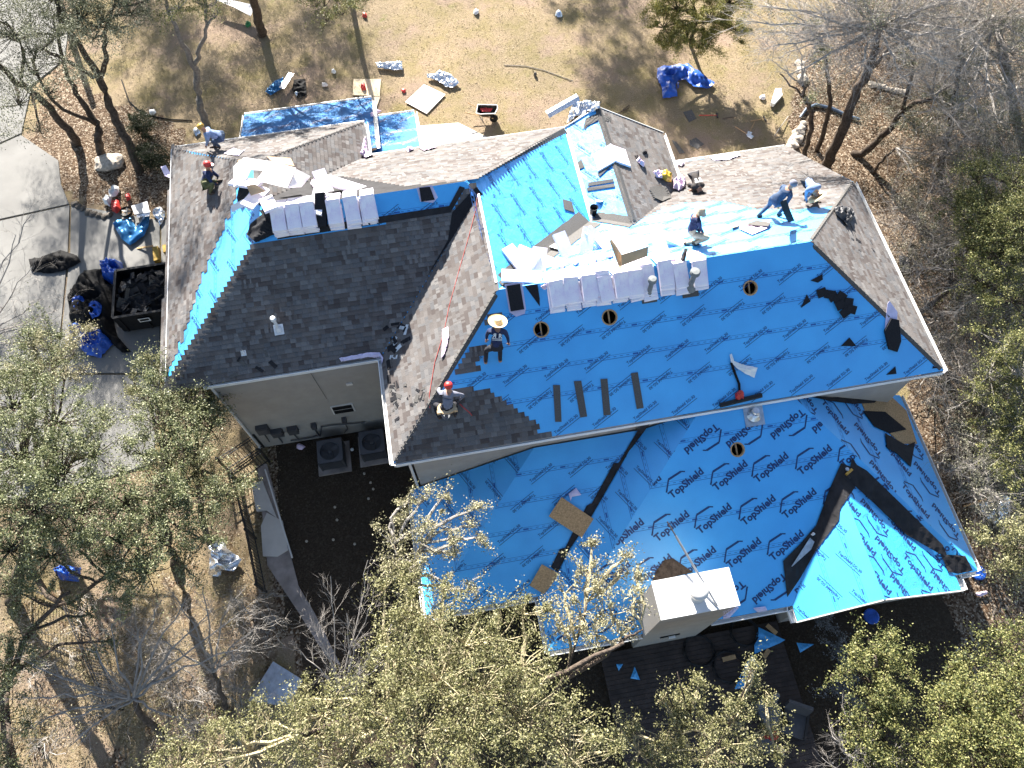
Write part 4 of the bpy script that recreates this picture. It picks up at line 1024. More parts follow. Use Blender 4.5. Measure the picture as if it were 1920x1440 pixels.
# strips and scraps on the main slope
for i, (a, b_, c_, d_, lab) in enumerate((((1037,722),(1050,722),(1053,791),(1041,791),'leftmost of the four grey strips laid up the blue slope'), ((1076,715),(1090,714),(1101,781),(1088,783),'second from the left of the four grey strips laid up the blue slope'),
    ((1126,711),(1139,710),(1145,778),(1132,779),'third from the left of the four grey strips laid up the blue slope'), ((1183,700),(1196,698),(1207,765),(1194,767),'rightmost and highest of the four grey strips laid up the blue slope'))):
    board('shingle_strip', [a, b_, c_, d_], 'strip', lab, 'shingle strip', k='main_s', dh=.03, group='four strips on the main slope')
tri = [([(1520,526),(1542,514),(1543,524),(1534,530)], 'triangular black scrap above the pile of black offcuts'), ([(1513,552),(1520,565),(1502,577)], 'triangular black scrap left of the pile of black offcuts'),
    ([(1593,633),(1606,649),(1577,649)], 'triangular black scrap below the pile of black offcuts'), ([(1679,687),(1681,701),(1662,703)], 'triangular black scrap at the gutter near the right corner'), ([(984,536),(1008,533),(1012,560),(1012,574)], 'long pointed black felt beside the open bundle'),
    ([(1750,686),(1758,690),(1749,691)], 'tiny black scrap in the bottom right corner of the main slope')]
for p_, lab in tri: board('felt_offcut', p_, 'strip_dark', lab, 'offcut', k='main_s', dh=.025)
r_ = random.Random(9)
for i, (x, y, rz) in enumerate(((1541,549,.2),(1555,552,-.3),(1562,556,.4),(1572,560,.0),(1578,556,-.7),(1586,573,.9),(1576,572,.3),(1592,568,1.3),(1585,586,.5),(1597,580,-.4))):
    o_, u_, v_, n_ = FR['main_s']; c = onplane('main_s', x, y, .03 + i*.008); R = Matrix((u_, v_, n_)).transposed() @ Matrix.Rotation(rz, 3, 'Z')
    thing(MB().box(c, (.30,.26,.012), R).build('felt_offcut', MAT['strip_dark']), 'black shingle offcut in the scattered pile on the right of the blue slope', 'offcut', 'pile of black offcuts')
for p_, lab in (([(1055,373),(1072,378),(1078,398),(1058,392)], 'grey shingle lying on the pale blue east slope'), ([(1100,352),(1152,344),(1153,350),(1101,358)], 'grey strip across the valley below the front gable, the lower one'), ([(1103,342),(1150,335),(1151,341),(1102,349)], 'grey strip across the valley below the front gable, the upper one'), ([(1120,325),(1145,303),(1148,308),(1124,331)], 'slanting grey strip on the white side of the front gable'), ([(1082,305),(1090,298),(1096,313),(1084,318)], 'small grey piece against the gutter left of the front gable')):
    board('loose_shingle', p_, 'strip', lab, 'shingle', dh=.05, group='loose shingles round the front gable')
for j in range(5): board('loose_shingle', [(1215+j*2,352+j*4),(1232+j*3,348+j*5),(1250+j*3,352+j*4),(1234+j*2,365+j*3)], 'strip', 'grey shingle of the fanned pile at the foot of the front gable roof', 'shingle', dh=.03+j*.012, group='fanned pile on the front gable')
board('shingle_strip', [(1190,292),(1196,290),(1208,311),(1203,314)], 'strip_dark', 'dark strip beside the pink wrapper on the front gable', 'shingle strip', dh=.03)
def pinkbit(pix, label, mat='pink', amp=.12, dh=.05, heap=.05, seed=1): return sheet('torn_wrapper', pix, mat, label, 'wrapper', amp=amp, freq=5., dh=dh, heap=heap, seed=seed)
pinkbit([(1193,300),(1198,298),(1209,308),(1207,313),(1200,310)], 'small pink wrapper on the front gable roof')
pinkbit([(1224,324),(1232,321),(1243,324),(1242,336),(1231,334)], 'pink wrapper left of the yellow bundle')
sheet('yellow_bundle', [(1240,326),(1248,322),(1260,330),(1259,342),(1248,341),(1239,334)], plain('yellow_wrap', (.55,.35,.03), .5, .25, 6.), 'yellow wrapped bundle near the kneeling worker with the dark shirt', 'bundle', amp=.1, heap=.2, dh=.05)
pinkbit([(1262,340),(1275,332),(1285,338),(1283,352),(1272,359),(1262,354)], 'pink crumpled wrapper by the gutter at the dark-shirted worker', amp=.15, heap=.15)
pinkbit([(1268,310),(1275,305),(1284,307),(1278,313)], 'little pink wrapper caught at the end of the right front gutter')
pinkbit([(1330,296),(1350,291),(1385,285),(1388,292),(1365,300),(1340,301)], 'purple wrappers bunched on the front gutter', 'lilac', seed=4)
pinkbit([(682,262),(688,257),(688,272),(692,285),(700,292),(686,297),(675,290),(680,277)], 'pink wrapper caught between the left wing and the small porch roof', amp=.15, heap=.12)
pinkbit([(785,277),(800,275),(816,272),(818,277),(795,283)], 'pink wrapper on the gutter right of the small porch roof'); pinkbit([(760,281),(772,276),(776,281),(765,285)], 'small pink wrapper below the small porch roof')
pinkbit([(694,214),(706,207),(716,208),(706,217),(696,220)], 'pink wrapper between the two porch roofs')
pinkbit([(420,288),(438,278),(452,283),(460,280),(448,292),(430,290)], 'lilac wrapper below the worker at the top left corner', 'lilac', amp=.05, heap=.02)
pinkbit([(582,345),(592,335),(604,338),(600,348),(588,352)], 'pink wrapper behind the lower block of bundles', seed=6)
A_, B_, C_ = P(301,313,5.0), P(309,330,5.1), P(330,338,5.6)
thing(MB().add([A_, A_+Vector((.2,.04,.02)), B_+Vector((.2,.1,.02)), B_, C_+Vector((0,.12,0)), C_], [(0,1,2,3),(3,2,4,5)]).build('torn_wrapper', MAT['lilac']), 'lilac strip of wrapper hanging off the left eave', 'wrapper')
pinkbit([(829,618),(840,613),(842,630),(838,650),(832,668),(827,672),(829,650)], 'pink wrapper twisted beside the red rope on the grey slope', amp=.06, heap=.03)
pinkbit([(636,672),(690,662),(712,661),(719,672),(715,690),(708,672),(690,670),(640,679)], 'lilac and blue wrappers bunched at the inner corner of the garage gutter', 'lilac', amp=.1, heap=.05)
pinkbit([(1368,665),(1372,663),(1376,677),(1390,683),(1420,690),(1414,709),(1395,700),(1380,690),(1370,680)], 'white wrapper tied to the black strap on the main slope', 'white', amp=.07, heap=.02, dh=.04)
pinkbit([(1066,926),(1080,915),(1090,928),(1072,932),(1070,940)], 'white triangular paper above the large chipboard', 'lilac', amp=.03, heap=.02)
pinkbit([(1354,1148),(1380,1135),(1385,1140),(1366,1160),(1356,1162)], 'white paper hanging over the gutter right of the chimney', 'lilac', amp=.05, heap=.02)
pinkbit([(1412,1140),(1435,1137),(1441,1150),(1420,1148)], 'white triangular paper on the gutter further right of the chimney', 'lilac', amp=.03, heap=.02)
pinkbit([(1828,1112),(1848,1108),(1850,1114),(1838,1119),(1829,1117)], 'pink bag on the ground below the right gable corner', 'pink')
for i, (x, y) in enumerate(((1052,498),(1080,492),(1113,487),(1142,480),(1235,492),(1262,486),(1020,540))):
    litterbit(x, y, 7, 'pink', 'scrap of pink wrapper between the bundles of the long ridge row', 'torn_wrapper', 'wrapper', 40+i, .06)['group'] = 'wrapper scraps in the long row'
# strap, rolls
pts = [onplane('main_s', x, y, .05) for x, y in ((1371,680),(1378,700),(1386,720),(1387,740))]
thing(MB().tube(pts, .04, 6).build('black_strap', MAT['blackfab']), 'black strap running down from the white wrapper to the red pack', 'strap')
sheet('red_pack', [(1378,738),(1386,732),(1394,738),(1395,752),(1382,755),(1378,748)], 'red', 'red pack resting on the black roll at the gutter', 'pack', amp=.1, heap=.12, dh=.06)
a, b_ = onplane('main_s', 1350, 760, .10), onplane('main_s', 1428, 741, .10)
thing(MB().tube([a, a.lerp(b_,.5), b_], .075, 12).build('felt_roll', MAT['black']), 'black roll lying along the main gutter under the red pack', 'roll')
# chipboards
board('chipboard', [(1053,932),(1119,977),(1097,1012),(1029,968)], 'osb', 'large chipboard lying across the black valley strip', 'board', k='left_s', dh=.12)
board('chipboard', [(1016,1058),(1049,1076),(1032,1100),(1020,1114),(993,1098)], 'osb', 'smaller chipboard at the lower end of the black valley strip', 'board', k='left_s', dh=.12)
# rope
pts = [S(x, y, .03) for x, y in ((893,350),(896,362),(893,390),(880,440),(860,510),(842,575),(832,625),(815,680),(805,740),(806,765))]
thing(MB().tube(pts, .014, 5).build('rope', plain('red_rope', (.35,.06,.05), .7, .2, 8.)), 'thin red safety rope running down the grey slope to the kneeling worker', 'rope')
pts = [S(x, y, .05) for x, y in ((862,757),(870,765),(880,773),(885,779))]
thing(MB().tube(pts, .014, 5).build('rope', MAT['red']), 'short red air hose right of the kneeling worker', 'hose')
# cardboard box open, boxes at left, bucket
def openbox(q, sx, sy, sz, rz, tilt, name, label, mat='card', closed=False):
    R = Matrix.Rotation(rz, 3, 'Z') @ Matrix.Rotation(tilt, 3, 'X'); e = empty(name, q, label, 'box'); mb = MB(); t = .012
    if closed: mb.box(q + R @ Vector((0,0,sz/2)), (sx, sy, sz), R)
    else:
        for c, s_ in (((0,0,t),(sx,sy,t)), ((0,sy/2,sz/2),(sx,t,sz)), ((0,-sy/2,sz/2),(sx,t,sz)), ((sx/2,0,sz/2),(t,sy-t*2,sz)), ((-sx/2,0,sz/2),(t,sy-t*2,sz))): mb.box(q + R @ Vector(c), s_, R)
    mb.build('carton', MAT[mat], e)
    if not closed:
        for s_ in (-1, 1): MB().box(q + R @ Vector((s_*(sx/2+.1), 0, sz+.06)), (.24, sy, t), R @ Matrix.Rotation(-s_*.5, 3, 'Y')).build('flap', MAT[mat], e)
    else: MB().box(q + R @ Vector((0,0,sz+.003)), (sx, .05, .004), R).build('tape', MAT['cardw'], e)
    return e
q = S(1185, 488, .12); e = empty('cardboard_box', q, 'open tan carton tipped on its side on top of the long bundle row', 'box')
def quad(name, pix, mat, par, th=.012):
    pts = [P(*a) for a in pix]; o = MB().prism(pts, th).build(name, MAT[mat], par); return o
quad('carton', [(1166,498,8.55),(1214,480,8.6),(1216,462,8.75),(1165,478,8.8)], 'card', e); quad('side_panel', [(1143,452,8.9),(1146,448,8.9),(1168,480,8.6),(1165,507,8.5),(1160,500,8.5)], 'card', e)
quad('back_panel', [(1146,448,8.88),(1200,438,8.7),(1216,461,8.7),(1167,477,8.75)], 'cardw', e)
for (pix, lab, mt) in (([(438,312,8.5),(458,295,8.5),(510,303,8.5),(508,320,8.5),(470,318,8.5),(462,335,8.5),(438,350,8.4)], 'white sheet of board at the back of the left pile', 'cardw'),
    ([(508,302,8.62),(555,315,8.62),(538,352,8.6),(480,338,8.6)], 'broad flat cardboard box lid with a bright top in the left pile', 'cardw'), ([(500,293,8.3),(545,296,8.2),(552,311,8.2),(512,304,8.3)], 'brown open carton standing behind the flat lid', 'card'),
    ([(556,317,8.5),(582,330,8.3),(565,350,8.2),(540,352,8.4)], 'grey side of the big carton beside the blue sheet', 'cardw'), ([(462,348,8.2),(478,345,8.3),(498,358,8.2),(470,366,8.1)], 'small brown panel below the flat lid', 'card'),
    ([(446,300,8.1),(462,296,8.1),(458,308,8.1),(445,316,8.1)], 'narrow brown flap at the left end of the left pile', 'card'), ([(432,386,7.9),(455,374,8.0),(458,386,7.9),(435,398,7.8)], 'grey board on the cyan strip below the left pile', 'cardw')):
    pts = [P(*a) for a in pix]; thing(MB().prism(pts, .02).build('board_panel', MAT[mt]), lab, 'board', 'boards and cartons on the left hip')
board('plywood_board', [(522,433),(592,425),(596,431),(523,441)], 'card', 'tan plywood strip peeping out under the tall block of bundles', 'board', k='gar_s', dh=.06)
for p_, lab in (([(486,395),(520,388),(560,420),(520,432),(500,415)], 'black felt flap under the tall block of bundles'), ([(448,352),(475,342),(462,372),(452,390),(444,372)], 'dark felt flap between the left pile and the cyan strip'), ([(470,420),(500,395),(515,440),(480,455),(462,440)], 'dark felt piece at the top of the left hip')):
    sheet('felt_flap', p_, 'strip_dark', lab, 'felt', amp=.05, dh=.08)
q = S(1112, 402, .0); bk = empty('bucket', q, 'black plastic bucket with its lid beside it, on the white ridge', 'bucket')
MB().lathe(q, [(.11,0),(.14,.36),(.15,.36),(.15,.39),(.135,.39),(.12,.05),(.001,.04)], 20).build('pail', MAT['black'], bk, smooth=True)
q = S(1124, 377, .02); MB().lathe(q, [(.15,.03),(.15,.0),(.14,.02),(.001,.02)], 18, R=Matrix.Rotation(-.55, 3, 'X')).build('round_disc', MAT['white']).name = 'round_disc'
thing(bpy.data.objects['round_disc'], 'round pale lid leaning right of the black bucket', 'disc')
def gun(px, py, name, label, mat='black', rz=0.):
    q = S(px, py, .08); e = empty(name, q, label, 'nail gun'); R = Matrix.Rotation(rz, 3, 'Z')
    MB().box(q, (.26,.08,.10), R).build('body', MAT[mat], e); MB().tube([q + R @ Vector((-.1,0,0)), q + R @ Vector((-.14,-.16,0))], .025, 6).build('handle', MAT['iron'], e)
    MB().lathe(q + R @ Vector((.02,.1,0)), [(.001,-.03),(.06,-.03),(.06,.03),(.001,.03)], 12).build('magazine', MAT['galv'], e)
MAT['brass'] = plain('yellow_tool', (.45,.26,.04), .5, .2, 8.)
gun(690,411,'nail_gun','nail gun on the blue strip below the lower block of bundles','brass',.9); gun(1592,885,'nail_gun','orange nail gun on the black felt at the top of the lower gable','brass',.5)
q = S(1280, 487, .05); thing(MB().lathe(q, [(.07,0),(.07,.25),(.05,.42),(.055,.5),(.001,.5)], 14).build('rubber_boot', MAT['black']), 'tall black boot or sleeve standing among the bundles left of the right vent', 'boot')
board('flashing_piece', [(1484,1062),(1519,1008),(1527,1016),(1521,1030),(1486,1062)], 'galv', 'kite-shaped white flashing on the left valley of the lower gable', 'flashing', dh=.08)
litterbit(1524,1002,4,'cardw','tiny pale rag at the top of the kite-shaped flashing',seed=20,h=.05)
board('timber', [(1704,812),(1708,812),(1728,852),(1722,856)], 'wood', 'tan board hanging at the right eave of the lower roof', 'plank', z=2.3)
# pole on the chimney
A_ = P(1251,978,6.6); B_ = P(1345,1136,6.0)
e = empty('antenna_pole', B_, 'long slim metal pole leaning over the chimney top', 'pole')
A2 = A_.lerp(B_, .17); MB().tube([A2, B_], .032, 8).build('outer_tube', MAT['galv'], e); MB().tube([A_, A2], .02, 8).build('inner_rod', MAT['acgrey'], e)
# ---------- condensers, fence, deck and back yard
def condenser(px, py, label, s=.92, hgt=.85):
    q = P(px, py, hgt); q.z = 0; e = empty('air_conditioner', q, label, 'air conditioner', 'condensers behind the garage'); R = Matrix.Rotation(.0, 3, 'Z')
    MB().box(q + Vector((0,0,.05)), (s+.3, s+.3, .08)).build('concrete_pad', MAT['conc_d'], e)
    mb = MB()
    for i in range(4):
        for (sx, sy) in ((1,1),(1,-1),(-1,1),(-1,-1)): mb.box(q + Vector((sx*(s/2-.03), sy*(s/2-.03), hgt/2+.05)), (.06,.06,hgt-.1))
        break
    n = 22
    for i in range(n):
        z = .16 + i*(hgt-.25)/n
        for sy in (-1, 1): mb.box(q + Vector((0, sy*(s/2-.02), z)), (s-.1, .012, .018))
        for sx in (-1, 1): mb.box(q + Vector((sx*(s/2-.02), 0, z)), (.012, s-.1, .018))
    mb.box(q + Vector((0,0,hgt*.45)), (s-.14, s-.14, hgt*.8)); mb.build('louvred_case', MAT['acgrey'], e)
    ring = MB(); n = 28; V = []
    for i in range(n):
        t = 2*math.pi*i/n; V.append(q + Vector((math.cos(t)*.36, math.sin(t)*.36, hgt+.01)))
    for i in range(n):
        t = 2*math.pi*i/n; m = max(abs(math.cos(t)), abs(math.sin(t))); V.append(q + Vector((math.cos(t)/m*s/2, math.sin(t)/m*s/2, hgt)))
    ring.add(V, [(i, (i+1)%n, n+(i+1)%n, n+i)[::-1] for i in range(n)]); ring.add([v - Vector((0,0,.3)) for v in V[:n]] + V[:n], [(i, (i+1)%n, n+(i+1)%n, n+i) for i in range(n)]); ring.build('top_panel', plain('ac_top', (.085,.085,.095), .5, .1, 5.), e)
    MB().lathe(q + Vector((0,0,hgt-.28)), [(.001,0),(.36,0)], 24).build('fan_well', MAT['black'], e)
    bl = MB()
    for i in range(3):
        R2 = Matrix.Rotation(i*2.094+.5, 3, 'Z') @ Matrix.Rotation(.35, 3, 'X'); bl.box(q + R2 @ Vector((.19,0,0)) + Vector((0,0,hgt-.12)), (.26,.2,.012), R2)
    bl.lathe(q + Vector((0,0,hgt-.14)), [(.08,0),(.08,.08),(.001,.09)], 14); bl.build('fan', MAT['acgrey'], e)
condenser(618, 845, 'left air conditioner behind the garage, its whole fan showing'); condenser(697, 828, 'right air conditioner, half hidden by the grey roof edge')
litterbit(563,838,9,'pink','pink wrapper on the ground left of the left air conditioner','torn_wrapper','wrapper',21)
litterbit(660,843,4,'white','white scrap between the two air conditioners',seed=22,h=.02)
for i, (x, y) in enumerate(((683,888),(695,905),(700,917),(691,935),(628,951),(625,1012),(575,1015),(665,1020),(632,975))):
    thing(MB().lathe(P(x, y, .01), [(.05,0),(.045,.04),(.02,.06),(.001,.06)], 8).build('paper_scrap', MAT['stone']), 'tiny pale scrap on the dark shaded yard behind the garage', 'litter', 'tiny scraps in the shaded yard')
def fence(name, pts, label, h=1.2, cat='fence', gap=.12):
    e = empty(name, P(*pts[0], 0), label, cat, 'iron fences'); W_ = [P(x, y, 0) for x, y in pts]; rails = MB(); pk = MB()
    for a, b_ in zip(W_[:-1], W_[1:]):
        for z in (h, h-.18, .15): rails.bar(a + Vector((0,0,z)), b_ + Vector((0,0,z)), .035, .035)
        L = (b_-a).length; n = int(L/gap)
        for i in range(n): q = a.lerp(b_, i/n); pk.bar(q + Vector((0,0,.02)), q + Vector((0,0,h-.02)), .016, .016, up=Vector((1,0,0)))
    for q in W_: rails.bar(q + Vector((0,0,.1)), q + Vector((0,0,h)), .03, .03, up=Vector((1,0,0)))
    rails.build('rail', MAT['iron'], e); pk.build('pickets', MAT['iron'], e)
    for q in W_: MB().box(q + Vector((0,0,h/2+.05)), (.07,.07,h+.1)).build('post', MAT['iron'], e)
    return e
fence('iron_fence', [(495,838),(428,882)], 'black iron fence section running left from the garage corner, nearest the wall')
fence('iron_fence', [(505,866),(450,905)], 'short black iron fence section parallel to the garage corner one')
fence('iron_fence', [(455,915),(480,1010),(500,1110)], 'black iron fence running down the lit grass left of the path')
fence('iron_fence', [(60,1105),(150,1140),(230,1330)], 'black iron fence under the oaks at the lower left')
A_, B_ = P(497,880,.35), P(548,1046,.35)
thing(MB().bar(A_, B_, .05, .06).build('edging_rail', MAT['stucco_w']), 'pale narrow rail along the edge of the path beside the dark yard', 'rail')
def crumple(name, pix, label, mat='alu', seed=3): return sheet(name, pix, mat, label, 'scrap metal', amp=.35, freq=1.3, ground=True, dh=.12, seed=seed)
crumple('roof_flashing', [(392,1026),(410,1012),(424,1020),(428,1030),(455,1050),(440,1072),(418,1070),(414,1082),(394,1080)], 'bright curled sheet of metal on the grass left of the path')
board('steel_sheet', [(512,1240),(568,1275),(540,1325),(465,1314)], 'galv', 'large flat grey metal panel on the ground above the yellow oak', 'panel', dh=.12)
crumple('roof_flashing', [(1830,945),(1855,932),(1875,925),(1893,935),(1892,955),(1878,985),(1860,985),(1845,970)], 'heap of grey metal flashing at the right edge beside the lower roof', seed=4)
stick([(1807,950,.1),(1850,936,.2)], .035, 'timber', 'wood', 'short pale batten next to the heap of metal flashing', 'plank')
for px, py, lab in ((1833,1074,'blue disc on the ground outside the gutter corner, lower right'), (1633,1156,'blue round lid on the dark ground below the lower gable')):
    q = P(px, py, .05); thing(MB().lathe(q, [(.26,0),(.26,.06),(.22,.08),(.001,.07)], 18).build('round_disc', MAT['blue_tarp']), lab, 'disc')
# dark deck with boards
mb = MB(); W_ = [P(1095,1205,0), P(1500,1130,0)]
ya = P(1300,1180,0).y; xa0 = 3.2; xa1 = 9.3; y_ = 2.6
while y_ > -3.2:
    mb.box(((xa0+xa1)/2, y_, .18), (xa1-xa0, .135, .04)); y_ -= .145
tag(mb.build('deck', MAT['deck']), kind='structure')
for p_, lab, mt in (([(1422,1176),(1472,1200),(1462,1206),(1415,1226),(1414,1210)], 'large blue underlayment offcut on the deck', 'under'), ([(1493,1205),(1526,1208),(1500,1224)], 'small blue triangular offcut right of the deck', 'under'), ([(1410,1228),(1422,1250),(1395,1290),(1377,1292),(1395,1250)], 'long blue offcut pointing down the deck', 'under'), ([(1155,1245),(1168,1245),(1160,1258)], 'little blue scrap at the left of the deck', 'under'), ([(1190,1250),(1200,1275),(1182,1272)], 'little blue pointed scrap left of the chimney foot', 'under')):
    sheet('blue_offcut', p_, mt, lab, 'offcut', amp=.05, dh=.25, ground=True)
for (a, b_, lab) in (((1355,1237),(1379,1231),'tan block of wood in the middle of the deck'), ((1438,1172),(1456,1188),'tan board lying at the top corner of the large blue offcut'), ((1432,1233),(1442,1218),'short tan board at the foot of the large blue offcut')):
    A_, B_ = P(*a, .27), P(*b_, .27); thing(MB().bar(A_, B_, .14, .05).build('timber', MAT['wood']), lab, 'plank')
for (cx_, cy_, rr, lab) in ((1310,1220,.5,'black cable coiled on the deck, the left coil'), (1395,1185,.45,'black cable coiled on the deck near the blue offcut'), (1365,1250,.5,'black cable coiled round the tan block')):
    c = P(cx_, cy_, .23); pts = [c + Vector((math.cos(t*.5)*rr*(1+.12*math.sin(t*1.7)), math.sin(t*.5)*rr*(1+.1*math.cos(t*2.1)), .02+.012*(t//12.56))) for t in range(0, 50)]
    thing(MB().tube(pts, .015, 4).build('cable', MAT['black']), lab, 'cable')
def chaise(px, py, rz, label, mat):
    q = P(px, py, .35); e = empty('patio_chair', Vector((q.x, q.y, 0)), label, 'chair', 'furniture at the end of the deck'); R = Matrix.Rotation(rz, 3, 'Z')
    MB().box(q + R @ Vector((0,0,.05)), (.75,.8,.14), R).build('seat', MAT[mat], e); MB().box(q + R @ Vector((0,.42,.35)), (.75,.12,.65), R @ Matrix.Rotation(-.25, 3, 'X')).build('backrest', MAT[mat], e)
    for s_ in (-1, 1):
        MB().box(q + R @ Vector((s_*.4,0,.2)), (.07,.8,.05), R).build('armrest', MAT['iron'], e)
        for t_ in (-1, 1): MB().box(q + R @ Vector((s_*.4, t_*.36, -.06)), (.05,.05,.5), R).build('leg', MAT['iron'], e)
MAT['cush'] = plain('grey_cushion', (.16,.16,.17), .8, .2, 6.)
chaise(1445,1343,.2,'grey cushioned chair at the lower end of the deck, the upper left one','cush'); chaise(1485,1355,-.5,'dark grey chair right of the other cushioned one','acgrey')
board('table_top', [(1405,1388),(1440,1385),(1475,1408),(1468,1418),(1410,1408)], 'acgrey', 'grey table top at the bottom edge below the two chairs', 'table', z=.75, th=.05)
sheet('red_cushion', [(1430,1362),(1455,1360),(1460,1385),(1440,1392),(1428,1380)], 'red', 'dark red cushion between the chairs and the table top', 'cushion', ground=True, dh=.35, amp=.1)
board('white_board', [(410,-6),(478,10),(470,30),(440,14),(405,0)], 'cardw', 'white panel at the top edge left of the thick trunk', 'panel', z=.6)
litterbit(465,47,7,plain('green_bag', (.02,.18,.05), .5, .3, 6.),'green bag in the shade left of the thick trunk','plastic_bag','bag',24)
pts = [P(x, y, .04) for x, y in ((228,150),(242,190),(258,205),(285,218),(320,224),(360,226))]
thing(MB().tube(pts, .03, 6).build('hose', MAT['blackfab']), 'black garden edging curving round the shaded bed at the top left', 'edging')
pts = [P(x, y, .03) for x, y in ((945,122),(985,124),(1020,132),(1050,143),(1075,152))]
thing(MB().tube(pts, .018, 5).build('cable', MAT['iron']), 'thin dark cable lying across the bare lawn', 'cable')
pts = [P(x, y, .1) for x, y in ((1500,220),(1512,204),(1530,196),(1560,203),(1585,215),(1612,224))]
thing(MB().tube(pts, [.05,.07,.08,.08,.08,.07], 8).build('drain_pipe', plain('blue_grey_pipe', (.10,.14,.20), .4, .2, 5.)), 'curved blue-grey drain pipe on the ground behind the leaning trunks', 'pipe')
# wrappers and scraps strewn on the slopes
def strew(n, region, mats, size, name, label, cat, group, seed, mn=.4):
    r = random.Random(seed); xs_ = [p[0] for p in region]; ys_ = [p[1] for p in region]; k = 0
    while k < n:
        x = r.uniform(min(xs_), max(xs_)); y = r.uniform(min(ys_), max(ys_))
        if not inpoly(x, y, region): continue
        q = S(x, y, .03); s_ = size*r.uniform(mn, 1); R = Matrix.Rotation(r.uniform(0, 6.3), 3, 'Z')
        sl_ = Vector((roof(q.x+.1, q.y)-roof(q.x-.1, q.y), roof(q.x, q.y+.1)-roof(q.x, q.y-.1), 0))*-5
        if sl_.length > 1.2: continue
        nrm = Vector((sl_.x, sl_.y, 1)).normalized(); Q = Vector((0,0,1)).rotation_difference(nrm).to_matrix()
        thing(MB().box(q, (s_, s_*r.uniform(.3,.6), .008), Q @ R).build(name, MAT[mats[k % len(mats)]]), label, cat, group); k += 1
strew(26, [(722,600),(770,590),(762,640),(745,690),(725,700)], ['strip_dark','strip','strip_dark','galv'], .38, 'shingle_scrap', 'torn shingle scrap in the heap where the garage slope meets the grey slope', 'scrap', 'scraps in the valley', 1)
strew(14, [(728,700),(750,700),(745,790),(732,820)], ['strip_dark','strip'], .3, 'shingle_scrap', 'shingle scrap strewn along the left gutter of the grey slope', 'scrap', 'scraps along the gutter', 2)
strew(10, [(755,720),(800,715),(800,760),(760,770)], ['strip_dark','strip'], .25, 'shingle_scrap', 'small scrap on the grey slope left of the kneeling worker', 'scrap', 'scraps left of the kneeling worker', 3)
strew(8, [(440,670),(520,650),(520,695),(430,708)], ['strip','felt','strip'], .3, 'shingle_scrap', 'dark scrap at the bottom of the shaded garage slope', 'scrap', 'scraps at the garage eave', 4)
strew(8, [(1560,400),(1600,370),(1640,470),(1620,480)], ['strip_dark','acgrey'], .3, 'shingle_scrap', 'dark scrap on the grey slope by the right hip', 'scrap', 'scraps by the right hip', 5)
pts = [S(1569,392,.25), S(1578,402,.3), S(1590,412,.2)]
e = thing(drape([(1563,390),(1578,388),(1595,392),(1602,402),(1594,418),(1588,425),(1578,412),(1566,402)], dh=.06, amp=.15, freq=4.).build('tool_bag', MAT['acgrey']), 'grey tool bag with dark straps on the slope at the right hip', 'bag')
for a, b_ in (((1582,420),(1592,443)),((1592,415),(1605,444))):
    pts = [S(*a, .03), S(*b_, .03)]; thing(MB().tube(pts, .012, 4).build('strap', MAT['black']), 'dark strap trailing from the grey tool bag', 'strap', 'straps of the tool bag')
pinkbit([(1385,415),(1410,420),(1445,412),(1440,428),(1410,440),(1388,430)], 'pink-edged wrapper with dark shingles inside on the white slope', 'pink', amp=.04, heap=.03)
board('open_bundle', [(1398,420),(1418,413),(1446,417),(1440,424),(1412,422)], 'strip', 'grey shingles spilling out of the pink-edged wrapper', 'shingle bundle', dh=.14)
board('cardboard_piece', [(1371,419),(1386,416),(1384,424),(1373,427)], 'card', 'small tan cardboard at the left end of the pink-edged wrapper', 'cardboard', dh=.1)
board('wrapper_roll', [(1030,462),(1048,452),(1062,466),(1055,470)], 'white', 'white folded wrapper on the left end of the bright ridge slope', 'wrapper', dh=.1)
board('loose_shingle', [(1012,470),(1040,450),(1048,456),(1026,474)], 'strip', 'grey metal-coloured strip along the valley below the pale blue slope', 'shingle', dh=.05)
board('satellite_bracket', [(1686,478),(1705,482),(1706,512),(1688,508)], 'acgrey', 'dark square grate lying on the ground right of the main roof', 'grate', z=.1, th=.03)

# ------------------------------------------------------------------ people
MAT['skin'] = plain('skin', (.36,.19,.12), .55, .1, 8.)
MAT['navy'] = plain('navy_shirt', (.012,.022,.075), .85, .3, 14., bmp=.2)
MAT['sky'] = plain('faded_blue_shirt', (.20,.27,.42), .85, .2, 12., bmp=.2)
MAT['greysh'] = plain('grey_shirt', (.17,.175,.22), .85, .15, 12., bmp=.2)
MAT['blk'] = plain('dark_trousers', (.012,.012,.018), .85, .3, 14., bmp=.2)
MAT['brn'] = plain('brown_shirt', (.035,.028,.025), .85, .3, 14., bmp=.2)
MAT['khaki'] = plain('khaki', (.42,.36,.26), .85, .15, 14., bmp=.2)
MAT['jean'] = plain('jeans', (.04,.07,.13), .85, .3, 14., bmp=.2)
MAT['olive'] = plain('olive_trousers', (.10,.10,.04), .85, .3, 14., bmp=.2)
MAT['boot'] = plain('boot', (.05,.03,.02), .7, .3, 14.)
MAT['straw'] = plain('straw', (.62,.48,.27), .8, .15, 20.)
MAT['hair'] = plain('hair', (.01,.008,.007), .6, .3, 30.)
def ik(a, c, l1, l2, pole):
    d = c - a; L = min(d.length, (l1+l2)*.995); u = d.normalized(); c = a + u*L
    x = (l1*l1 - l2*l2 + L*L)/(2*L); h = math.sqrt(max(1e-4, l1*l1 - x*x)); p = pole - u*pole.dot(u)
    if p.length < 1e-3: p = Vector((0,0,1)) - u*u.z
    return a + u*x + p.normalized()*h, c
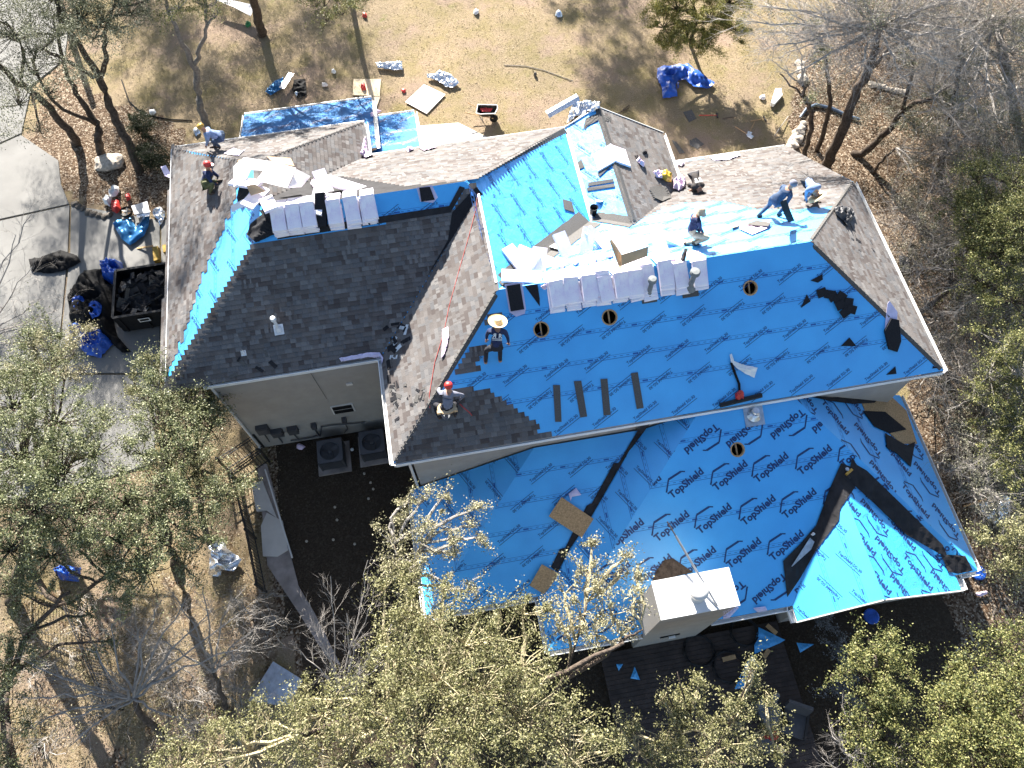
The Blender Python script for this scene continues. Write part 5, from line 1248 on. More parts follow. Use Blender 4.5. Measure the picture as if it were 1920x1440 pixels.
def hand_mesh(mb, w_, d, side, mi, curl=.5):
    """palm, four unequal bent fingers and a thumb from the side of the palm"""
    d = d.normalized(); s_ = side - d*side.dot(d); s_ = s_.normalized() if s_.length > .01 else Vector((1,0,0)); n = d.cross(s_)
    if n.z > 0: n = -n
    R = Matrix((d, s_, n)).transposed()
    mb.tube([w_, w_+d*.03, w_+d*.07, w_+d*.095], [.026,.036,.04,.032], 8, mi)
    for i, (o, L) in enumerate(((-.028,.068),(-.01,.08),(.01,.075),(.027,.058))):
        a = w_ + d*.085 + s_*o; b_ = a + (d*.85 + n*curl*.5 + s_*o*2).normalized()*L*.5; c = b_ + (d*.5 + n*curl).normalized()*L*.32; e = c + (d*.2 + n*curl*1.3).normalized()*L*.25
        mb.tube([a, b_, c, e], [.0095,.009,.008,.0065], 6, mi)
    a = w_ + d*.03 + s_*.03; b_ = a + (d*.6 + s_*.7 + n*.2).normalized()*.035; c = b_ + (d*.9 + n*.4).normalized()*.03; mb.tube([a, b_, c], [.013,.0105,.008], 6, mi)
def person(label, ax, ay, J, mats, hat=None, knee=None, elbow=None, face=None, logo=None, group='roofers at work', low=False):
    """J: pelvis, chest, head, handL, handR, footL, footR as (photo x, photo y, height above the anchor point)"""
    A = S(ax, ay, 0); z0 = A.z
    g = {k: P(v[0], v[1], z0 + v[2]) for k, v in J.items()}
    e = A
    pel, ch_, hd = g['pelvis'], g['chest'], g['head']
    sp = (ch_ - pel); sp = sp.normalized()*min(.60, max(.50, sp.length)); ch_ = pel + sp; spn = sp.normalized()
    nk = ((hd - ch_).normalized() + Vector((0,-.35,1.5))).normalized() if not low else (hd - ch_).normalized(); hd = ch_ + nk*.25
    fw = Vector(knee) if knee else Vector((0,1,0)); fw.normalize()
    sd = fw.cross(Vector((0,0,1))); 
    if abs(spn.dot(fw)) > .9: pass
    sd = (sd - spn*sd.dot(spn)).normalized()      # towards the person's right
    shL, shR = ch_ - sd*.225 - spn*.03, ch_ + sd*.225 - spn*.03; hpL, hpR = pel - sd*.12, pel + sd*.12
    el = Vector(elbow) if elbow else Vector((0,-.3,-.2)) 
    eL, haL = ik(shL, g['handL'], .34, .31, el - sd*.22); eR, haR = ik(shR, g['handR'], .34, .31, el + sd*.22)
    fL, fR = g['footL'].copy(), g['footR'].copy()
    for f_ in (fL, fR): f_.z = max(f_.z, roof(f_.x, f_.y) + .09)
    kp = fw + Vector((0,0,.5)); kL, fL = ik(hpL, fL, .50, .50, kp - sd*.15); kR, fR = ik(hpR, fR, .50, .50, kp + sd*.15)
    # skeleton for the skin modifier
    V, E, Rr, Z = [], [], [], []
    def node(p, r, z=0): V.append(p); Rr.append(r); Z.append(z); return len(V)-1
    def chain(i, pts, z):
        for p, r in pts:
            j = node(p, r, z); E.append((i, j)); i = j
        return i
    p0 = node(pel, .145, 1); w_ = chain(p0, [(pel + sp*.38, .135)], 0); c0 = chain(w_, [(pel + sp*.74, .155)], 0); c1 = chain(c0, [(ch_, .115)], 0); n0 = chain(c1, [(ch_ + nk*.09, .066)], 2)
    chain(n0, [(hd - nk*.07, .07), (hd, .092), (hd + nk*.075, .07)], 2)
    for sh, eb, ha in ((shL, eL, haL), (shR, eR, haR)):
        d = (ha-eb).normalized(); chain(c1, [(sh, .072), (sh.lerp(eb, .5), .055), (eb, .047), (eb.lerp(ha, .45), .042)], 0); i = len(V)-1; chain(i, [(ha - d*.03, .029)], 2 if mats.get('short') else 0)
    for hp, kn, ft in ((hpL, kL, fL), (hpR, kR, fR)):
        sh_ = (ft-kn).normalized(); i = chain(p0, [(hp, .10), (hp.lerp(kn, .5), .085), (kn, .066), (kn.lerp(ft, .4), .062), (ft - sh_*.05, .047)], 1)
        toe = fw - Vector((0,0,1))*fw.z; sl_ = (roof(ft.x+toe.x*.2, ft.y+toe.y*.2) - roof(ft.x, ft.y)); i = chain(i, [(ft + Vector((0,0,-.03)), .048), (ft + toe*.12 + Vector((0,0,-.045+max(-.15, min(.15, sl_*.6)))), .046), (ft + toe*.2 + Vector((0,0,-.055+max(-.2, min(.2, sl_)))), .035)], 3)
    me = bpy.data.meshes.new('person'); me.from_pydata([tuple(v - e) for v in V], E, []); ob = bpy.data.objects.new('person', me); col.objects.link(ob)
    ob.modifiers.new('s', 'SKIN'); ob.modifiers.new('u', 'SUBSURF').levels = 2
    for i, r in enumerate(Rr): me.skin_vertices[0].data[i].radius = (r*1.16, r*1.16)
    me.skin_vertices[0].data[0].use_root = True
    bpy.context.view_layer.update()
    m2 = bpy.data.meshes.new_from_object(ob.evaluated_get(bpy.context.evaluated_depsgraph_get())); ob.modifiers.clear(); ob.data = m2; m2.name = 'person'
    # face, ears and hands joined into the same body mesh
    bm = bmesh.new(); bm.from_mesh(m2); bm.verts.ensure_lookup_table()
    order = ['top', 'legs', 'skin', 'shoes', 'glove']; mm = [MAT[mats['top']], MAT[mats['legs']], MAT['skin'], MAT[mats.get('shoes', 'boot')], MAT[mats.get('glove', 'skin')], MAT['hair']]
    Vv = [v - e for v in V]
    segs = [(Vv[a], Vv[b], Z[b]) for a, b in E]
    for f_ in bm.faces:
        c = f_.calc_center_median(); bd = None
        for a, b, z in segs:
            ab = b - a; t = max(0, min(1, (c-a).dot(ab)/max(1e-6, ab.length_squared))); d = (c - a - ab*t).length
            if bd is None or d < bd[0]: bd = (d, z)
        f_.material_index = bd[1]; f_.smooth = True
    hf = Vector(face) if face else (fw*.7 - spn*.1 + Vector((0,0,-.3))); hf = (hf - nk*hf.dot(nk)).normalized(); hs = nk.cross(hf)
    mb = MB(); H0 = hd - e
    mb.tube([H0 + hf*.085 + nk*.02, H0 + hf*.112 - nk*.02, H0 + hf*.095 - nk*.03], [.008,.015,.012], 6, 2)
    for s_ in (-1, 1): mb.lathe(H0 + hs*s_*.088, [(.001,-.01),(.022,-.006),(.026,.004),(.001,.01)], 8, 2, R=Matrix((hf, nk, hs*s_)).transposed()); mb.lathe(H0 + hf*.088 + hs*s_*.032 + nk*.012, [(.001,-.004),(.012,0),(.001,.006)], 6, 5, R=Matrix((hs, nk, hf)).transposed())
    mb.box(H0 + hf*.088 - nk*.055, (.05,.008,.01), Matrix((hs, hf, nk)).transposed(), 5)
    for eb, ha, s_ in ((eL, haL, 1), (eR, haR, -1)): hand_mesh(mb, ha - e - (ha-eb).normalized()*.03, ha - eb, sd*s_, 4)
    vo = [bm.verts.new(v) for v in mb.v]
    for f_, mi in zip(mb.f, mb.m):
        try: q = bm.faces.new([vo[i] for i in f_]); q.material_index = mi; q.smooth = True
        except ValueError: pass
    bm.to_mesh(m2); bm.free()
    for m in mm: m2.materials.append(m)
    ob.location = e; tag(ob, label, 'person', group)
    def child(mb, name, mat, sm=True): o = mb.build(name, mat, smooth=sm); o.parent = ob; return o
    RH = Matrix((hs, hf, nk)).transposed()*1.18
    if hat == 'straw': child(MB().lathe(H0 + nk*.035, [(.235,.035),(.22,.01),(.14,-.005),(.105,.02),(.10,.08),(.085,.115),(.04,.11),(.001,.105)], 22, R=RH, sy=1.25), 'straw_hat', MAT['straw'])
    elif hat == 'bucket': child(MB().lathe(H0 + nk*.02, [(.17,-.02),(.105,.03),(.10,.08),(.075,.115),(.001,.12)], 18, R=RH), 'sun_hat', MAT['khaki'])
    elif hat in ('red', 'cap'):
        m_ = MAT['red'] if hat == 'red' else MAT['greysh']; mb = MB().lathe(H0 + nk*.02, [(.105,-.01),(.108,.04),(.085,.09),(.04,.115),(.001,.118)], 18, R=RH)
        mb.prism([H0 + nk*.02 + RH @ Vector((math.sin(t)*.08, .09 + math.cos(t)*.09, 0)) for t in (-1.4,-.8,-.3,.3,.8,1.4)], .01, n=nk); child(mb, 'cap', m_)
    elif hat == 'band': child(MB().lathe(H0 + nk*.0, [(.103,0),(.107,.05),(.09,.09),(.05,.11),(.001,.112)], 18, R=RH), 'hair', MAT['brass'])
    else: child(MB().lathe(H0 + nk*.01 - hf*.012, [(.09,-.05),(.104,.0),(.103,.05),(.08,.095),(.04,.112),(.001,.114)], 18, R=RH), 'hair', MAT['hair'])
    if logo:
        v1, f1 = text2d('R', .03); upv = spn*logo; out = (sp.cross(sd)).normalized()
        if out.z < 0: out = -out
        rt = upv.cross(out); c = pel + sp*.72 - e + out*.205; mb = MB()
        for mir, off in ((-1, -.03), (1, .03)):
            vs = [c + rt*(off + mir*(a*.17)) + upv*(b*.17 - .06) + out*(.012 - abs(off + mir*a*.17)*.12) for a, b in v1]; mb.add(vs, f1)
        for yy, hh in ((-.10,.018),(-.135,.012)):
            mb.add([c + rt*a + upv*(yy+b) + out*(.012-abs(a)*.15) for a, b in ((-.14,0),(0,0),(.14,0),(.14,hh),(0,hh),(-.14,hh))], [(0,1,4,5),(1,2,3,4)])
        child(mb, 'shirt_print', MAT['white'], False)
    return ob, dict(pel=pel, ch=ch_, hd=hd, haL=haL, haR=haR, sd=sd, fw=fw, sp=spn)
person('worker in a wide straw hat and navy shirt bent over the blue slope', 925, 682, dict(pelvis=(930,652,.98), chest=(932,624,1.22), head=(933,604,1.22), handL=(911,640,.5), handR=(955,648,.45), footL=(911,682,.05), footR=(938,678,.1)), dict(top='navy', legs='blk', shoes='skin'), 'straw', (0,1,0), (0,.2,.0), face=(0,1,-.3), logo=1)
ob, g1 = person('worker in a red cap and grey shirt kneeling by the red hose', 838, 776, dict(pelvis=(838,766,.38), chest=(841,738,.72), head=(842,718,.82), handL=(828,722,.35), handR=(860,752,.15), footL=(825,785,.02), footR=(853,781,.05)), dict(top='greysh', legs='blk'), 'red', (0,1,0), (0,.1,-.3), face=(0,1,-.3), logo=None)
q = S(838,781,.12); 
mb = MB(); 
for dx in (-.25,-.12,.12,.25): mb.box(g1['pel'] + Vector((dx,-.1,.02)), (.1,.09,.13))
mb.lathe(g1['pel']+Vector((0,0,.05)), [(.17,-.03),(.28,-.03),(.28,.03),(.17,.03)], 16, sy=.7)
o = mb.build('tool_belt', MAT['card']); o.parent = ob; o.data.transform(Matrix.Translation(-ob.location))
o = MB().lathe(S(836,779,.08), [(.13,-.02),(.13,.03),(.001,.04)], 16).build('nail_coil', MAT['galv']); thing(o, 'round nail coil on the shingles behind the kneeling worker', 'nail coil')
person('worker in a dark brown shirt with white letters, doubled over on the north slope', 1300, 352, dict(pelvis=(1299,326,.62), chest=(1310,352,.60), head=(1314,364,.45), handL=(1283,362,.05), handR=(1312,366,.05), footL=(1290,345,.0), footR=(1308,343,.0)), dict(top='brn', legs='blk', short=1), None, (.2,-1,0), (0,.2,-.2), face=(.2,-.6,-.6), logo=-1, low=True)
person('worker in a khaki hat and navy shirt crouching on the white slope, facing right', 1290, 460, dict(pelvis=(1297,436,.42), chest=(1305,410,.85), head=(1317,394,1.0), handL=(1314,437,.35), handR=(1320,440,.25), footL=(1283,456,.05), footR=(1300,460,.05)), dict(top='navy', legs='khaki', glove='skin'), 'bucket', (1,.0,0), (-.6,0,-.3), face=(1,0,-.2))
ob, gw = person('worker in jeans and cap striding across the white slope with a dark sheet', 1440, 406, dict(pelvis=(1452,377,.82), chest=(1475,358,1.12), head=(1489,343,1.25), handL=(1459,386,.55), handR=(1472,385,.6), footL=(1421,405,.05), footR=(1457,405,.05)), dict(top='jean', legs='jean', glove='brass'), 'cap', (1,.3,0), (-.3,0,-.6), face=(1,.2,-.3))
pts = [P(x, y, z) for x, y, z in ((1463,378,8.6),(1474,374,8.6),(1482,395,8.1),(1490,414,7.55),(1478,417,7.55),(1469,400,8.1))]
thing(MB().add([tuple(p) for p in pts], [(0,1,2,5),(5,2,3,4)]).build('shingle_sheet', MAT['strip_dark']), 'long dark shingle sheet carried by the striding worker', 'shingle sheet')
person('worker in a straw hat and faded blue shirt bent double near the right hip', 1520, 380, dict(pelvis=(1512,338,.80), chest=(1525,352,.92), head=(1530,363,.8), handL=(1503,379,.15), handR=(1512,384,.1), footL=(1507,362,.0), footR=(1530,378,.0)), dict(top='sky', legs='blk', glove='greysh'), 'straw', (.3,-1,0), (-.4,0,-.2), face=(0,-.7,-.6), low=True)
person('worker in a pale blue shirt bent over the front eave at the top left corner', 400, 280, dict(pelvis=(416,256,.75), chest=(392,250,.95), head=(377,243,.92), handL=(385,282,.1), handR=(390,276,.2), footL=(413,277,.0), footR=(402,274,.0)), dict(top='sky', legs='jean'), 'band', (-1,.1,0), (.1,0,-.6), face=(-1,0,-.4))
person('worker in a red cap, navy shirt and olive trousers sitting on the left slope', 392, 360, dict(pelvis=(385,348,.22), chest=(391,322,.62), head=(394,308,.75), handL=(425,327,.35), handR=(408,345,.25), footL=(414,350,.05), footR=(395,366,.03)), dict(top='navy', legs='olive'), 'red', (1,-.35,0), (.2,-.4,-.4), face=(1,.2,-.4))
# ------------------------------------------------------------------ trees and shrubs
def pathpts(path): return [P(a, b, z) for a, b, z, r in path], [r for *_, r in path]
def smooth_path(pts, rads, sub=4, wob=.04, r=None):
    out, rr = [], []
    n = len(pts)
    for i in range(n-1):
        p0 = pts[max(i-1, 0)]; p1 = pts[i]; p2 = pts[i+1]; p3 = pts[min(i+2, n-1)]
        for j in range(sub):
            t = j/sub
            q = .5*((2*p1) + (p2-p0)*t + (2*p0-5*p1+4*p2-p3)*t*t + (3*p1-p0-3*p2+p3)*t**3)
            q = q + Vector((rnd.gauss(0, wob), rnd.gauss(0, wob), rnd.gauss(0, wob)))*(0 if i+j == 0 else 1)
            out.append(q); rr.append(rads[i] + (rads[i+1]-rads[i])*t)
    out.append(pts[-1]); rr.append(rads[-1]); return out, rr
def twig(mb, p, d, L, rad, depth, spread=.55, n=3, grav=0., kids=3):
    """a twig with side twigs, as thin tapered tubes"""
    seg = 3; pts = [p.copy()]; q = p.copy(); dd = d.copy()
    for i in range(seg):
        dd = (dd + Vector((rnd.gauss(0,.16), rnd.gauss(0,.16), rnd.gauss(0,.12)+grav))).normalized(); q = q + dd*(L/seg); pts.append(q.copy())
    rs = [rad*(1-.28*i) for i in range(seg+1)]
    mb.tube(pts, rs, n, cap=False)
    ends = [(pts[-1], dd)]
    if depth > 0:
        for j in range(kids):
            t = rnd.uniform(.15, 1.); i = min(seg-1, int(t*seg)); c = pts[i].lerp(pts[i+1], t*seg-i)
            ax = Vector((rnd.gauss(0,1), rnd.gauss(0,1), rnd.gauss(0,.7)))
            nd = (dd + ax.normalized()*rnd.uniform(spread*.6, spread*1.5)).normalized()
            ends += twig(mb, c, nd, L*rnd.uniform(.5,.8), rad*.6, depth-1, spread, n, grav, kids)
    return ends
def leaf_cloud(lobes, dens, rs, clump=.26, inner=.35, flat=.75, pal_thin=False):
    """points of leaves: clumps spread through each lobe, thick at its rim"""
    C = []; cl = []
    for lb_ in lobes:
        c = np.array(lb_[1:4] if lb_[0] == 'w' else P(*lb_[:3])); r = lb_[-1];  n = max(6, int(30*r**1.8/(clump/.26)**1.3))
        d = rs.normal(size=(n, 3)); d[:, 2] = np.abs(d[:, 2])*1.1 - .35; d /= np.linalg.norm(d, axis=1)[:, None]
        rad = r*(inner + (1.12-inner)*rs.uniform(0, 1, n)**.6)*np.where(rs.uniform(0, 1, n) < .16, 1.25, 1.)
        cc = c + d*rad[:, None]*np.array([1, 1, flat])
        for q in cc:
            k = int(dens*(1.75 if pal_thin else 2.4)*rs.uniform(.3, 1.6)); s = clump*rs.uniform(.45, 1.2)
            w = q - c; w = w/(np.linalg.norm(w) + 1e-6) + rs.normal(size=3)*.45
            o = rs.normal(size=(k, 3))*s*np.array([.42, .42, .32]) + np.outer(rs.normal(size=k)*s*.75, w); C.append(q + o); cl.append((c, q))
    return np.concatenate(C), cl
def tree(name, label, base, trunks, lobes=(), pal=None, dens=75, leaf=.031, bark='bark', seed=1, clump=.26, group=None, twigs=(), cat='tree', twigmat=None, inner=.35, tdepth=2, crownname='crown', trunkname='trunk', stems=True, kids=3, fine=0):
    rs = np.random.default_rng(seed); rnd.seed(seed)
    b = P(*base, 0.) if len(base) == 2 else P(*base)
    e = empty(name, b, label, cat, group)
    mb = MB(); tips = []
    for path in trunks:
        pts, rr = pathpts(path); pts, rr = smooth_path(pts, rr, 4, .035); mb.tube(pts, rr, 8); tips += [(q, r_) for q, r_ in zip(pts, rr)]
    if trunks: mb.build(trunkname, MAT[bark], e, smooth=True)
    tm = MB()
    if lobes:
        C, cl = leaf_cloud(lobes, dens, rs, clump, inner, .75, pal is YEL or pal is PAL)
        leafmesh(crownname, C, leaf, pal, rs, .85, e)
        if stems:
            sm = MB()
            if tips:
                for lb_ in lobes:
                    c = Vector(lb_[1:4]) if lb_[0] == 'w' else P(*lb_[:3]); r = lb_[-1]; c.z -= r*.35; t0 = min(tips, key=lambda q: (q[0]-c).length + (1.5 if q[0].z > c.z else 0)*1.)
                    m = t0[0].lerp(c, .5) + Vector((rnd.gauss(0,.15), rnd.gauss(0,.15), .1))
                    pts, rr = smooth_path([t0[0], m, c], [min(t0[1]*.7, .09), .05, .025], 3, .03); sm.tube(pts, rr, 5, cap=False)
            for c, q in cl:
                c = Vector(c); q = Vector(q); c.z -= .2; m = c.lerp(q, .55) + Vector((rnd.gauss(0,.08), rnd.gauss(0,.08), -.05))
                sm.tube([c, m, q], [.022, .014, .006], 3, cap=False)
            sm.build('branch', MAT[twigmat or bark], e)
    if twigs:
        for tw in twigs:      # (path, count, length, radius, spread, depth)
            pa, cnt, L, rad, spr, dep = tw
            pts, rr = pathpts(pa); pts, rr = smooth_path(pts, rr, 4, .04); tm.tube(pts, rr, 5, cap=False)
            for i in range(cnt):
                t = rnd.uniform(.05, 1)*(len(pts)-1); j = min(len(pts)-2, int(t)); c = pts[j].lerp(pts[j+1], t-j); d = (pts[j+1]-pts[j]).normalized()
                ax = Vector((rnd.gauss(0,1), rnd.gauss(0,1), rnd.gauss(.25,.6))).normalized()
                twig(tm, c, (d*.9 + ax*spr).normalized(), L*rnd.uniform(.6, 1.3), rad, dep, .6, kids=kids)
        tm.build('branches' if name != 'twig' else 'twig', MAT[twigmat or bark], e)
    return e
OLV = [(.15,.155,.045),(.21,.205,.07),(.10,.115,.035),(.28,.265,.11),(.065,.08,.028)]      # olive
GRN = [(.10,.12,.045),(.17,.185,.08),(.055,.072,.03),(.24,.25,.13),(.33,.33,.21)]
YEL = [(.19,.185,.075),(.25,.235,.11),(.13,.13,.05),(.31,.29,.165),(.09,.092,.035)]
GRY = [(.115,.125,.07),(.17,.175,.10),(.075,.085,.05),(.22,.22,.14)]
RT = random.Random(77)
WL = lambda x, y, z, r: ('w', x, y, z, r)
PAL = [(.34,.31,.19),(.26,.245,.13),(.42,.38,.25),(.17,.165,.08)]

# --- top left oaks
tree('oak_tree', 'leaning dark oak nearest the driveway, its limb reaching far left over the concrete', (142,268),
     [[(142,270,-.1,.20),(140,258,.6,.19),(110,225,1.8,.17),(70,180,3.2,.14),(15,140,4.8,.11),(-60,60,6.5,.07)],[(45,160,4.1,.08),(40,90,5.5,.06),(10,40,6.5,.04)]],
     [(-30,120,6.,1.3),(30,190,5.,1.0),(20,60,6.6,1.3),(70,240,4.,.7),(60,130,5.6,.9),(-20,10,7,1.5),(100,50,6.5,.7)], GRY, dens=42, seed=21, clump=.42, group='oaks round the driveway bed')
tree('oak_tree', 'dark oak whose trunk rises beside the pale boulder in the leaf bed', (188,292),
     [[(190,295,-.1,.19),(186,262,.8,.18),(180,232,1.5,.17),(150,190,2.6,.12),(122,130,4.2,.09),(110,60,5.5,.06)],[(178,232,1.6,.09),(100,190,3.6,.07),(60,110,5.,.05)]],
     [(110,110,5.2,.8),(85,170,4.5,.6),(130,40,6.2,1.0),(60,100,5.6,.8),(95,-10,7,1.2),(150,0,6.6,1.0)], GRY, dens=42, seed=22, clump=.34, group='oaks round the driveway bed')
tree('oak_tree', 'tall forked oak standing between the pale boulder and the two round shrubs', (262,322),
     [[(264,325,-.1,.20),(238,262,1.3,.19),(212,212,2.2,.18),(188,150,3.6,.16),(155,95,5.2,.12),(125,45,6.6,.09),(90,-30,8,.05)],
      [(188,148,3.6,.12),(197,110,4.8,.10),(198,66,6.,.08),(215,10,7.4,.05)],[(175,145,4,.10),(120,110,5.6,.07),(70,90,6.5,.05)]],
     [(190,30,7.,1.1),(150,25,7.2,.9),(240,15,7.2,1.0),(215,45,6.6,.7),(105,60,7,.7),(270,-20,8,1.2),(200,-60,8.4,1.4),(170,65,6.4,.6)], GRY, dens=50, seed=23, clump=.32, group='oaks round the driveway bed')
tree('oak_tree', 'slim grey oak forking into a Y just above the left edge of the roof', (383,235),
     [[(384,240,-.1,.18),(378,205,.9,.17),(368,165,2.0,.15),(364,122,3.2,.14),(345,85,4.4,.11),(322,35,6.,.08),(305,-20,7.4,.05)],
      [(364,122,3.2,.10),(376,88,4.4,.08),(388,45,6.,.06),(385,-20,7.6,.04)]],
     [(330,10,7.,.8),(380,5,7.2,.8),(355,-40,8,1.4),(300,-50,8.2,1.3),(420,-60,8.2,1.5),(400,25,6.6,.4)], OLV, dens=45, seed=24, bark='bark_g', clump=.34, group='oaks behind the house')
tree('oak_tree', 'thick straight trunk at the top edge beside the tilted white panel', (490,64),
     [[(492,68,-.1,.24),(486,48,.8,.22),(478,10,2.4,.20),(460,-60,5.5,.16)]],
     [(470,-70,6.5,1.8),(540,-90,7.5,1.8),(400,-100,7,1.8),(600,-60,6.5,1.3),(440,-150,9,2)], GRN, dens=60, seed=25, group='oaks behind the house')
tree('oak_tree', 'leafy oak bough hanging into the top edge beside the pink and red shirt', (640,-90),
     [[(640,-80,0,.15),(630,-60,3,.12),(615,-25,4.6,.07)]],
     [(590,5,5.2,.55),(610,35,4.6,.45),(640,20,5,.5),(662,5,5.,.45),(625,-20,6,1.0),(690,-10,5.5,.5)], OLV, dens=50, seed=26, clump=.28, group='oaks behind the house')
# --- top right
tree('olive_shrub', 'round yellow-green bush in the sun beside the blue tarp', (1295,85),
     [[(1295,85,0,.1),(1300,60,1.2,.08),(1310,30,2.4,.05)]],
     [(1245,45,2.2,.8),(1290,70,2.0,.9),(1335,30,2.6,1.0),(1270,10,2.8,.9),(1330,80,1.8,.7),(1380,50,2.4,.8),(1230,15,2.6,.6),(1300,-20,3,1.1),(1250,80,1.7,.55),(1370,0,3.,.9)], [(.26,.24,.05),(.33,.30,.09),(.18,.175,.04),(.13,.13,.035)], dens=130, seed=27, cat='bush')
def fan(x, y, z, tips, r0=.06, n=14, L=1.0, rad=.011, spr=.75, dep=2):
    return [([(x,y,z,r0),((x+a)/2+U(-12,12),(y+b)/2+U(-10,10),(z+c)/2+.2,r0*.6),(a,b,c,.012)], n, L, rad, spr, dep) for a, b, c in tips]
tree('bare_tree', 'largest leaning trunk right of the house, topped by a cloud of grey twigs', (1543,318),
     [[(1542,330,0,.24),(1560,285,1.4,.23),(1590,215,3.4,.20),(1618,150,5.2,.17),(1640,95,6.6,.14),(1655,40,8.,.09)],[(1620,145,5.3,.09),(1660,100,6.6,.06),(1720,60,7.6,.04)]],
     [(1640,20,8.5,1.0),(1690,40,8,.7),(1700,110,7,.5)], GRY, dens=28, seed=31, bark='bark', clump=.4, twigmat='twig',
     twigs=fan(1650,50,7.8,[(1400,40,8.),(1440,90,7.6),(1500,20,8.6),(1560,-30,9),(1760,0,9.),(1820,60,8.6),(1780,120,8),(1700,150,7.4),(1480,140,7.),(1850,-20,9),(1420,10,8),(1460,60,7.6),(1540,40,8.4),(1600,-40,9),(1700,-30,9),(1760,60,8.8),(1620,120,7.6),(1560,100,7.6)], .07, 34, 1.0, .010), group='trees right of the house')
tree('bare_tree', 'thin curved trunk with a kink nearest the stone edging', (1500,306),
     [[(1500,312,0,.12),(1515,270,1.0,.11),(1521,215,2.3,.10),(1512,190,3.,.09),(1505,160,3.8,.06)],[(1513,192,3.,.05),(1490,165,3.6,.04),(1462,138,4.4,.025)]],
     [(1515,185,3.4,.3)], GRN, dens=40, seed=32, twigmat='twig', twigs=fan(1505,160,3.8,[(1440,110,5.),(1480,70,5.6),(1530,90,5.)], .04, 8, .8), group='trees right of the house')
tree('bare_tree', 'slender upright trunk standing between the kinked trunk and the largest one', (1532,278),
     [[(1532,282,0,.11),(1548,235,1.3,.10),(1556,190,2.6,.09),(1550,125,4.5,.07),(1535,60,6,.04)]],
     [(1530,85,5.4,.5),(1545,120,4.6,.35),(1510,50,6.2,.6)], GRN, dens=40, seed=33, twigmat='twig', twigs=fan(1540,80,5.6,[(1430,60,6.4),(1470,20,7),(1560,30,6.8),(1590,90,6),(1460,110,5.6)], .04, 12, .9), group='trees right of the house')
tree('bare_tree', 'low curving trunk that leans right from the foot of the largest one', (1608,292),
     [[(1600,288,0,.17),(1625,284,.4,.16),(1665,245,1.6,.14),(1700,200,2.9,.12),(1750,185,3.6,.08)],[(1690,212,2.6,.09),(1705,160,4.2,.07),(1715,110,5.5,.04)],[(1688,245,1.4,.05),(1710,215,2.1,.04)]],
     [(1760,180,4.,.7),(1720,240,3,.6),(1810,200,4,.8)], GRY, dens=45, seed=34, twigmat='twig', clump=.32,
     twigs=fan(1750,180,3.8,[(1830,120,5.4),(1860,200,5),(1780,100,5.6),(1900,160,5.6),(1820,260,4.2),(1700,130,5.6)], .06, 14, .9), group='trees right of the house')
tree('bare_tree', 'small arching stem with silvery twigs in the brush beyond the roof corner', (1640,325),
     [[(1640,325,0,.07),(1655,300,.8,.06),(1680,278,1.5,.05)]], (), None, seed=35, twigmat='twig',
     twigs=fan(1680,278,1.5,[(1750,260,2.6),(1760,320,2.2),(1790,290,2.6),(1740,350,1.8),(1800,350,2.2)], .04, 14, .8), group='trees right of the house')
tree('oak_tree', 'olive-green oak filling the right edge level with the roof corner', (1760,560),
     [[(1690,640,0,.12),(1705,600,.8,.12),(1760,560,1.6,.13),(1800,510,2.8,.11),(1850,450,4.2,.08)],[(1762,558,1.6,.10),(1780,530,2.4,.09),(1790,495,3.2,.06)]],
     [(1850,400,5.2,1.1),(1900,340,5.8,1.2),(1820,460,4.6,.8),(1880,470,5.2,1.1),(1925,430,5.8,1.2),(1850,530,4.4,.9),(1905,560,4.8,1.0),(1800,390,5,.7),(1840,330,5.4,.8)], OLV, dens=62, seed=36, group='oaks along the right edge')
tree('oak_tree', 'scraggy oak with a pale broken limb, right of the lower roof', (1880,830),
     [[(1905,800,.0,.12),(1850,790,.6,.10),(1800,795,.9,.08),(1772,803,1.0,.06)],[(1905,800,.2,.12),(1900,750,2,.1),(1890,690,3.8,.07)]],
     [(1890,640,4.4,1.1),(1860,700,3.8,.9),(1920,700,4.4,1.0),(1870,770,3.2,.8),(1915,790,3.4,.9),(1860,840,2.8,.75),(1905,870,3,.9),(1830,740,3.4,.5)], OLV, dens=52, seed=37, bark='bark_g', group='oaks along the right edge', twigmat='twig')
tree('oak_tree', 'bright leafy bough reaching in beside the gable corner at the lower right edge', (1960,1040),
     [[(1970,1060,0,.12),(1940,1040,2.5,.08),(1900,1025,4,.05)]],
     [(1880,1030,4.4,.55),(1850,1015,4.2,.4),(1910,1050,4.4,.7),(1900,985,4.6,.6),(1935,1010,5,.8),(1890,1075,4,.5)], YEL, dens=60, seed=38, group='oaks along the right edge')
tree('brush_thicket', 'dense dark brush with silvery twigs filling the slope right of the trunks', (1760,400), [],
     [(1730,330,1.6,.9),(1790,300,2,1.1),(1760,430,1.2,.9),(1870,250,2.4,1.2),(1900,180,3,1.2),(1810,200,2.6,.9),(1730,640,1.,.6),(1850,620,1.6,.9),(1780,740,1.,.6),(1900,560,2,1),(1850,900,1.4,.7),(1700,560,.8,.4),(1820,100,3.6,1.0),(1750,60,4,.8),(1880,60,4.2,1.2),(1640,40,4,.7),(1600,20,3.4,.6),(1480,60,2.6,.6),(1440,30,2.8,.6)], GRY, dens=34, seed=39, clump=.36, cat='bush', twigmat='twig', stems=False,
     twigs=sum([fan(x, y, z, [(x+U(-70,70), y+U(-70,50), z+U(.6,1.8)) for _ in range(5)], .03, 9, .8, .009) for x, y, z in ((1740,380,.6),(1830,330,1.2),(1790,460,.8),(1880,240,1.6),(1820,130,2.6),(1700,60,3.),(1890,90,3),(1740,700,.5),(1840,680,1),(1780,840,.6),(1700,420,.4),(1760,220,1.6),(1900,400,1.6))], []))
